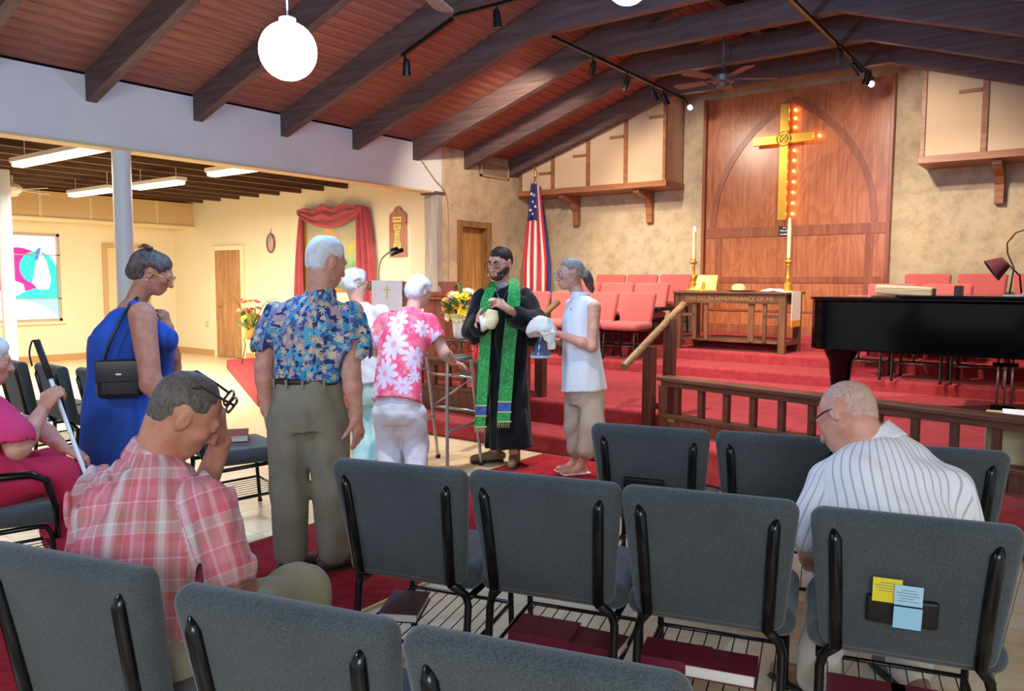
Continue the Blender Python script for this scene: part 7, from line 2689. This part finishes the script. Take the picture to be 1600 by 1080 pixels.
mf = {k: mat('petal_' + k, a, b_, 0.7, scale=30) for k, (a, b_) in {'pink': ('#f08aa0', '#f4a7b4'), 'yellow': ('#f2cf24', '#f7df4e'), 'orange': ('#f0a23c', '#f4b658'), 'red': ('#d63040', '#e24858'), 'cream': ('#f1e6b0', '#f6efcc'), 'coral': ('#e8707a', '#f08e90')}.items()}
m_leaf = mat('leaf_green', '#3f6b34', '#587f40', 0.6, scale=10)
m_leafy = mat('leaf_yellowgreen', '#8a9a3c', '#a3ac54', 0.6, scale=10)
BL = {k: blossom_mesh('blossom', m, 0.062, 9, 1.0) for k, m in mf.items()}
LF = leaf_mesh('leaf', m_leaf, 0.16, 0.022)
LFY = leaf_mesh('leaf', m_leafy, 0.20, 0.016)


def scatter(me, root, pos, aim, s, name):
    o = bpy.data.objects.new(name, me)
    COL.objects.link(o)
    o.parent = root
    o.location = tuple(pos)
    o.rotation_mode = 'QUATERNION'
    o.rotation_quaternion = Vector((0, 0, 1)).rotation_difference(Vector(aim).normalized()) if name == 'blossom' else Vector((1, 0, 0)).rotation_difference(Vector(aim).normalized())
    o.scale = (s, s, s)
    return o


fc = at(722, 530, 8.35)
fl1 = thing('flower_arrangement', 'bright yellow, pink and red bouquet in a white vase by the pulpit', 'flowers', fc)
MB().lathe((0, 0, 0), [(0.060, 0), (0.085, 0.02), (0.098, 0.09), (0.100, 0.16), (0.104, 0.175), (0.095, 0.175), (0.085, 0.1)], 20).build('vase', mat('vase_white', '#d9d4ce', '#e3dfd9', 0.5, scale=8), fl1, angle=60)
rnd = random.Random(12)
spots = [(705, 470, 'pink'), (699, 487, 'pink'), (712, 478, 'orange'), (716, 466, 'yellow'), (726, 465, 'yellow'), (735, 470, 'coral'), (743, 474, 'red'), (737, 481, 'red'), (727, 476, 'cream'), (697, 480, 'orange'), (707, 491, 'yellow'), (714, 497, 'cream'), (722, 488, 'yellow'), (731, 487, 'yellow'), (741, 488, 'yellow'), (700, 495, 'cream'), (725, 498, 'cream'), (734, 495, 'yellow'), (696, 472, 'yellow'), (710, 463, 'cream'), (719, 480, 'orange'), (731, 458, 'cream'), (743, 464, 'orange'), (728, 504, 'coral')]
cen = at(720, 486, 8.35)
for (px, py, k) in spots:
    p = at(px, py, 8.28 + 0.12 * abs(px - 720) / 25 + rnd.uniform(-0.03, 0.03))
    scatter(BL[k], fl1, p - fc, (p - cen) - FW * 0.11 + np.array([0, 0, 0.02]), rnd.uniform(0.85, 1.15), 'blossom')
    p2 = at(px + rnd.uniform(-4, 4), py, 8.48)
    scatter(BL[rnd.choice(list(BL))], fl1, p2 - fc, (p2 - cen) + FW * 0.1, rnd.uniform(0.8, 1.1), 'blossom')
for i in range(34):
    a = rnd.uniform(0, 6.28)
    e = rnd.uniform(-0.3, 1.1)
    d_ = np.array([math.cos(a) * math.cos(e), math.sin(a) * math.cos(e), math.sin(e)])
    scatter(LF, fl1, cen - fc + d_ * rnd.uniform(0.03, 0.10), d_, rnd.uniform(0.7, 1.1), 'leaf')
for i in range(12):
    d_ = nrm(np.array([rnd.uniform(-0.4, 0.4), rnd.uniform(-0.4, 0.4), 1.0]))
    scatter(LF, fl1, at(721, 470 - i * 1.5, 8.37) - fc, d_, rnd.uniform(0.5, 0.7), 'leaf')
sprig = MB()
for i in range(26):
    a = at(735 + rnd.uniform(-6, 10), 468 + rnd.uniform(-14, 6), 8.40)
    sprig.tube([at(730, 485, 8.37) - fc, a - fc], 0.0015, 4, False)
    sprig.ball(a - fc, 0.008, 5, 4)
tag(sprig.build('filler_sprigs', mat('sprig_tan', '#d8b876', None, 0.8), fl1, True), kind='stuff')
sb = np.array([fc[0], fc[1], Z1])
sd = thing('plant_stand', 'dark scrolled metal plant stand under the white flower vase', 'plant stand', sb)
hh = fc[2] - Z1
mst_ = mat('stand_metal', '#5b4d40', None, 0.45, 0.6)
MB().lathe((0, 0, hh - 0.022), [(0.02, 0), (0.155, 0.0), (0.165, 0.01), (0.155, 0.02), (0.02, 0.02)], 24).build('top_plate', mst_, sd, angle=40)
for i in range(4):
    a = math.pi / 4 + i * math.pi / 2
    ca, sa = math.cos(a), math.sin(a)
    MB().tube([(ca * r_, sa * r_, z) for r_, z in ((0.15, hh - 0.02), (0.165, hh * 0.8), (0.13, hh * 0.45), (0.15, hh * 0.15), (0.18, 0.0))], 0.008, 6).build('leg', mst_, sd, True)
    MB().tube([(ca * (0.10 + 0.045 * math.cos(k)), sa * (0.10 + 0.045 * math.cos(k)), hh - 0.09 + 0.045 * math.sin(k)) for k in [j * 0.5 for j in range(13)]], 0.005, 5).build('scroll', mst_, sd, True)

f2c = at(394, 555, 12.6)
f2c[2] = 0.165
fl2 = thing('flower_arrangement', 'tall arrangement of red lilies on a wire stand by the far door', 'flowers', f2c)
for k in range(3):
    a = k * 2.1
    MB().tube([(math.cos(a) * 0.16, math.sin(a) * 0.16, 0), (math.cos(a) * 0.10, math.sin(a) * 0.10, 0.3), (math.cos(a) * 0.12, math.sin(a) * 0.12, 0.42)], 0.008, 6).build('stand_leg', mst_, fl2, True)
MB().lathe((0, 0, 0.40), [(0.07, 0), (0.11, 0.03), (0.12, 0.16), (0.10, 0.17)], 16).build('pot', mat('pot_gold', '#c9a24a', '#b58d3c', 0.5, scale=6), fl2, angle=50)
for i in range(60):
    a, e = rnd.uniform(0, 6.28), rnd.uniform(0.0, 1.4)
    d_ = np.array([math.cos(a) * math.cos(e), math.sin(a) * math.cos(e), math.sin(e)])
    scatter(LFY if i % 2 else LF, fl2, np.array([0, 0, 0.55]) + d_ * rnd.uniform(0.02, 0.18), d_, rnd.uniform(0.8, 1.5), 'leaf')
for i in range(18):
    p = np.array([rnd.uniform(-0.20, 0.16), rnd.uniform(-0.16, 0.16), rnd.uniform(0.70, 1.02)])
    scatter(BL[rnd.choice(['red', 'coral', 'red', 'cream', 'yellow'])], fl2, p, p - np.array([0, 0, 0.6]), rnd.uniform(0.9, 1.2), 'blossom')
for k in range(5):
    a = rnd.uniform(0, 6.28)
    MB().tube(smooth_path([np.array([0, 0, 0.55]), np.array([math.cos(a) * 0.22, math.sin(a) * 0.22, 0.98]), np.array([math.cos(a) * 0.40, math.sin(a) * 0.40, 0.92 + 0.06 * k])]), 0.004, 5).build('twig', mat('twig_brown', '#6b4f2c', None, 0.8), fl2, True)

# ---------------------------------------------------------------- books, cards, papers
m_maroon, m_pages = mat('maroon_cover', '#6d1830', '#7a2038', 0.45, scale=20), mat('book_pages', '#e9e2d6', None, 0.8)


def book(label, c, rotz, w=0.155, l=0.23, h=0.036, cover=None, group=None):
    b = thing('hymnal', label, 'book', c, rotz, group)
    cv = cover or m_maroon
    k = 0.003
    m = MB().bx(-w / 2, w / 2, -l / 2, l / 2, 0, k).bx(-w / 2, w / 2, -l / 2, l / 2, h - k, h).bx(-w / 2, -w / 2 + k, -l / 2, l / 2, k, h - k)
    m.build('cover', cv, b)
    MB().bx(-w / 2 + k, w / 2 - 0.006, -l / 2 + 0.005, l / 2 - 0.005, k, h - k).build('page_block', m_pages, b)
    return b


def in_rack(ch, x, y, label, turn=0.0, **kw):
    M_ = Matrix.Translation(ch.location) @ Matrix.Rotation(ch.rotation_euler[2], 4, 'Z')
    z = 0.166 + (y + 0.225) / 0.45 * 0.015
    p = M_ @ Vector((x, y, z + 0.008))
    return book(label, p, ch.rotation_euler[2] + turn, **kw)


R2 = [chairs['r2', i] for i in range(4)]
R3 = [chairs['r3', i] for i in range(3)]
in_rack(R2[0], -0.13, -0.02, 'white paged hymnal on the rack of the leftmost second row chair', 0.25, cover=mat('dark_cover', '#3a1a24', None, 0.5))
in_rack(R2[1], -0.06, -0.08, 'maroon hymnal, left of two under the second chair of the second row', math.pi / 2, w=0.165, h=0.05)
in_rack(R2[1], 0.12, -0.08, 'maroon hymnal, right of two under the second chair of the second row', math.pi / 2 - 0.1, w=0.14, h=0.04)
in_rack(R2[2], -0.12, -0.08, 'maroon hymnal, left of two under the third chair of the second row', math.pi / 2, w=0.15, h=0.045)
in_rack(R2[2], 0.035, -0.09, 'maroon hymnal showing its white page edge under the third chair', -math.pi / 2, w=0.15, h=0.045)
in_rack(R2[3], -0.09, -0.09, 'maroon hymnal at left under the chair with the coloured cards', math.pi / 2, w=0.16, h=0.045)
in_rack(R2[3], 0.10, -0.09, 'maroon hymnal at right under the chair with the coloured cards', math.pi / 2, w=0.16, h=0.045)
in_rack(R3[2], -0.16, 0.10, 'maroon hymnal under the nearest row chair at bottom centre', math.pi / 2, w=0.16, h=0.045)
cb = chairs['book']
M_ = Matrix.Translation(cb.location) @ Matrix.Rotation(cb.rotation_euler[2], 4, 'Z')
book('maroon hymnal lying on the seat of the chair at the tiled aisle', M_ @ Vector((-0.09, 0.03, 0.477)), cb.rotation_euler[2] + 1.2, 0.16, 0.23, 0.045, mat('maroon_cover2', '#6d1828', '#7a2230', 0.75, scale=20, spec=0.15))
ps = thing('paper', 'white order of service sheet under the nearest row at bottom centre', 'paper', onZ(628, 1062, 0.19))
MB().box((0, 0, 0), (0.15, 0.22, 0.002), 0.5).build('sheet', mat('paper_white', '#f4f4f2'), ps)
MB().box((0.004, 0.004, -0.002), (0.15, 0.22, 0.002), 0.56).build('under_sheet', mat('paper_blue_white', '#dfe6f0', None, 0.8), ps)
q = onZ(1350, 588, ZA)
book('red hymnal, lower of two stacked on the stage step under the piano', (q[0], q[1] + 0.1, ZA), math.radians(95), 0.16, 0.23, 0.04, mat('red_cover', '#a32430', None, 0.5))
book('red hymnal, upper of two stacked on the stage step under the piano', (q[0] + 0.02, q[1] + 0.11, ZA + 0.041), math.radians(82), 0.16, 0.23, 0.045, mat('red_cover', '#a32430'))
ch = R2[3]
M_ = Matrix.Translation(ch.location) @ Matrix.Rotation(ch.rotation_euler[2], 4, 'Z')
tilt = Matrix.Rotation(math.radians(11), 3, 'X')


def card(name, label, m, x, z, w, h, bend, lines, out=0.0):
    cc = Vector((0, -0.255, 0.632)) + tilt @ Vector((x, -0.066 - out, z))
    c = thing(name, label, 'card', M_ @ cc, ch.rotation_euler[2])
    o = MB().box((0, 0, 0), (w, 0.0015, h), tilt).build('card_sheet', m, c)
    if bend:
        MB().box(tilt @ Vector((0.0, -0.006, -h / 2 - bend / 2)), (w, 0.0015, bend), tilt @ Matrix.Rotation(0.10, 3, 'X')).build('lower_leaf', mat('card_blue2', '#9ccbe6', None, 0.8), c)
    ln = MB()
    for i in range(lines):
        ln.box(tilt @ Vector((-0.004 * (i % 2), -0.0013, h / 2 - 0.014 - i * 0.0085)), (w * (0.75 if i % 3 else 0.5), 0.0004, 0.0016), tilt)
    ln.build('print_line', mat('card_ink', '#66788a', None, 0.8), c)


card('yellow_card', 'yellow card tucked in the black pocket on the right chair back', mat('card_yellow', '#e3cf2e', None, 0.8), -0.062, 0.018, 0.075, 0.075, 0, 4)
card('blue_card', 'pale blue folded card hanging from the black chair back pocket', mat('card_blue', '#a9cfe2', None, 0.8), -0.008, 0.012, 0.072, 0.062, 0.072, 5, 0.006)

# papers on the middle coral chair, beige box with a black handset beyond the right rail
pp = thing('paper_stack', 'white papers lying on a coral chair seat beside the table', 'papers', (-4.97, 9.76, ZB + 0.477))
MB().box((0, 0, 0.004), (0.24, 0.30, 0.008), 0.2).build('sheets', mat('paper_white', '#f4f4f2'), pp)
MB().box((0.02, 0.0, 0.010), (0.24, 0.28, 0.004), -0.1).build('top_sheet', mat('paper_cream', '#ece6d6', None, 0.8), pp)
bcase = thing('black_case', 'black case on the coral chair right of the white papers', 'case', (-4.74, 9.70, ZB + 0.477))
MB().rbox((0, 0, 0.025), (0.16, 0.30, 0.05), 0.012, 3).build('case_body', mat('case_black', '#1a1a1d', None, 0.5), bcase, True)
MB().tube([(-0.04, -0.155, 0.03), (0, -0.175, 0.03), (0.04, -0.155, 0.03)], 0.006, 6).build('handle', m_black, bcase, True)
bc_ = onZ(1572, 722, Z1)
bx_ = thing('cabinet_box', 'beige box standing beyond the communion rail at right', 'box', (bc_[0] - 0.01, bc_[1], Z1), 0.1)
MB().bx(-0.11, 0.11, -0.09, 0.16, 0, 0.30).build('box_body', mat('box_beige', '#b3a67e', '#c2b68e', 0.6, scale=4), bx_, bevel=0.008)
MB().bx(-0.02, 0.26, -0.06, 0.20, 0.30, 0.308).build('top_board', mat('paper_white', '#f4f4f2'), bx_, bevel=0.003)
hs = thing('handset', 'black handset standing on the beige box at right', 'phone', (bc_[0] + 0.13, bc_[1] + 0.02, Z1 + 0.309), 0.2)
MB().rbox((0, 0, 0.03), (0.09, 0.11, 0.06), 0.012, 3).build('cradle', mat('case_black', '#1a1a1d'), hs, True)
MB().tube([(0.0, 0, 0.05), (0.012, 0, 0.13)], 0.012, 8).build('aerial', mat('neck_tan', '#b5aa90'), hs, True)
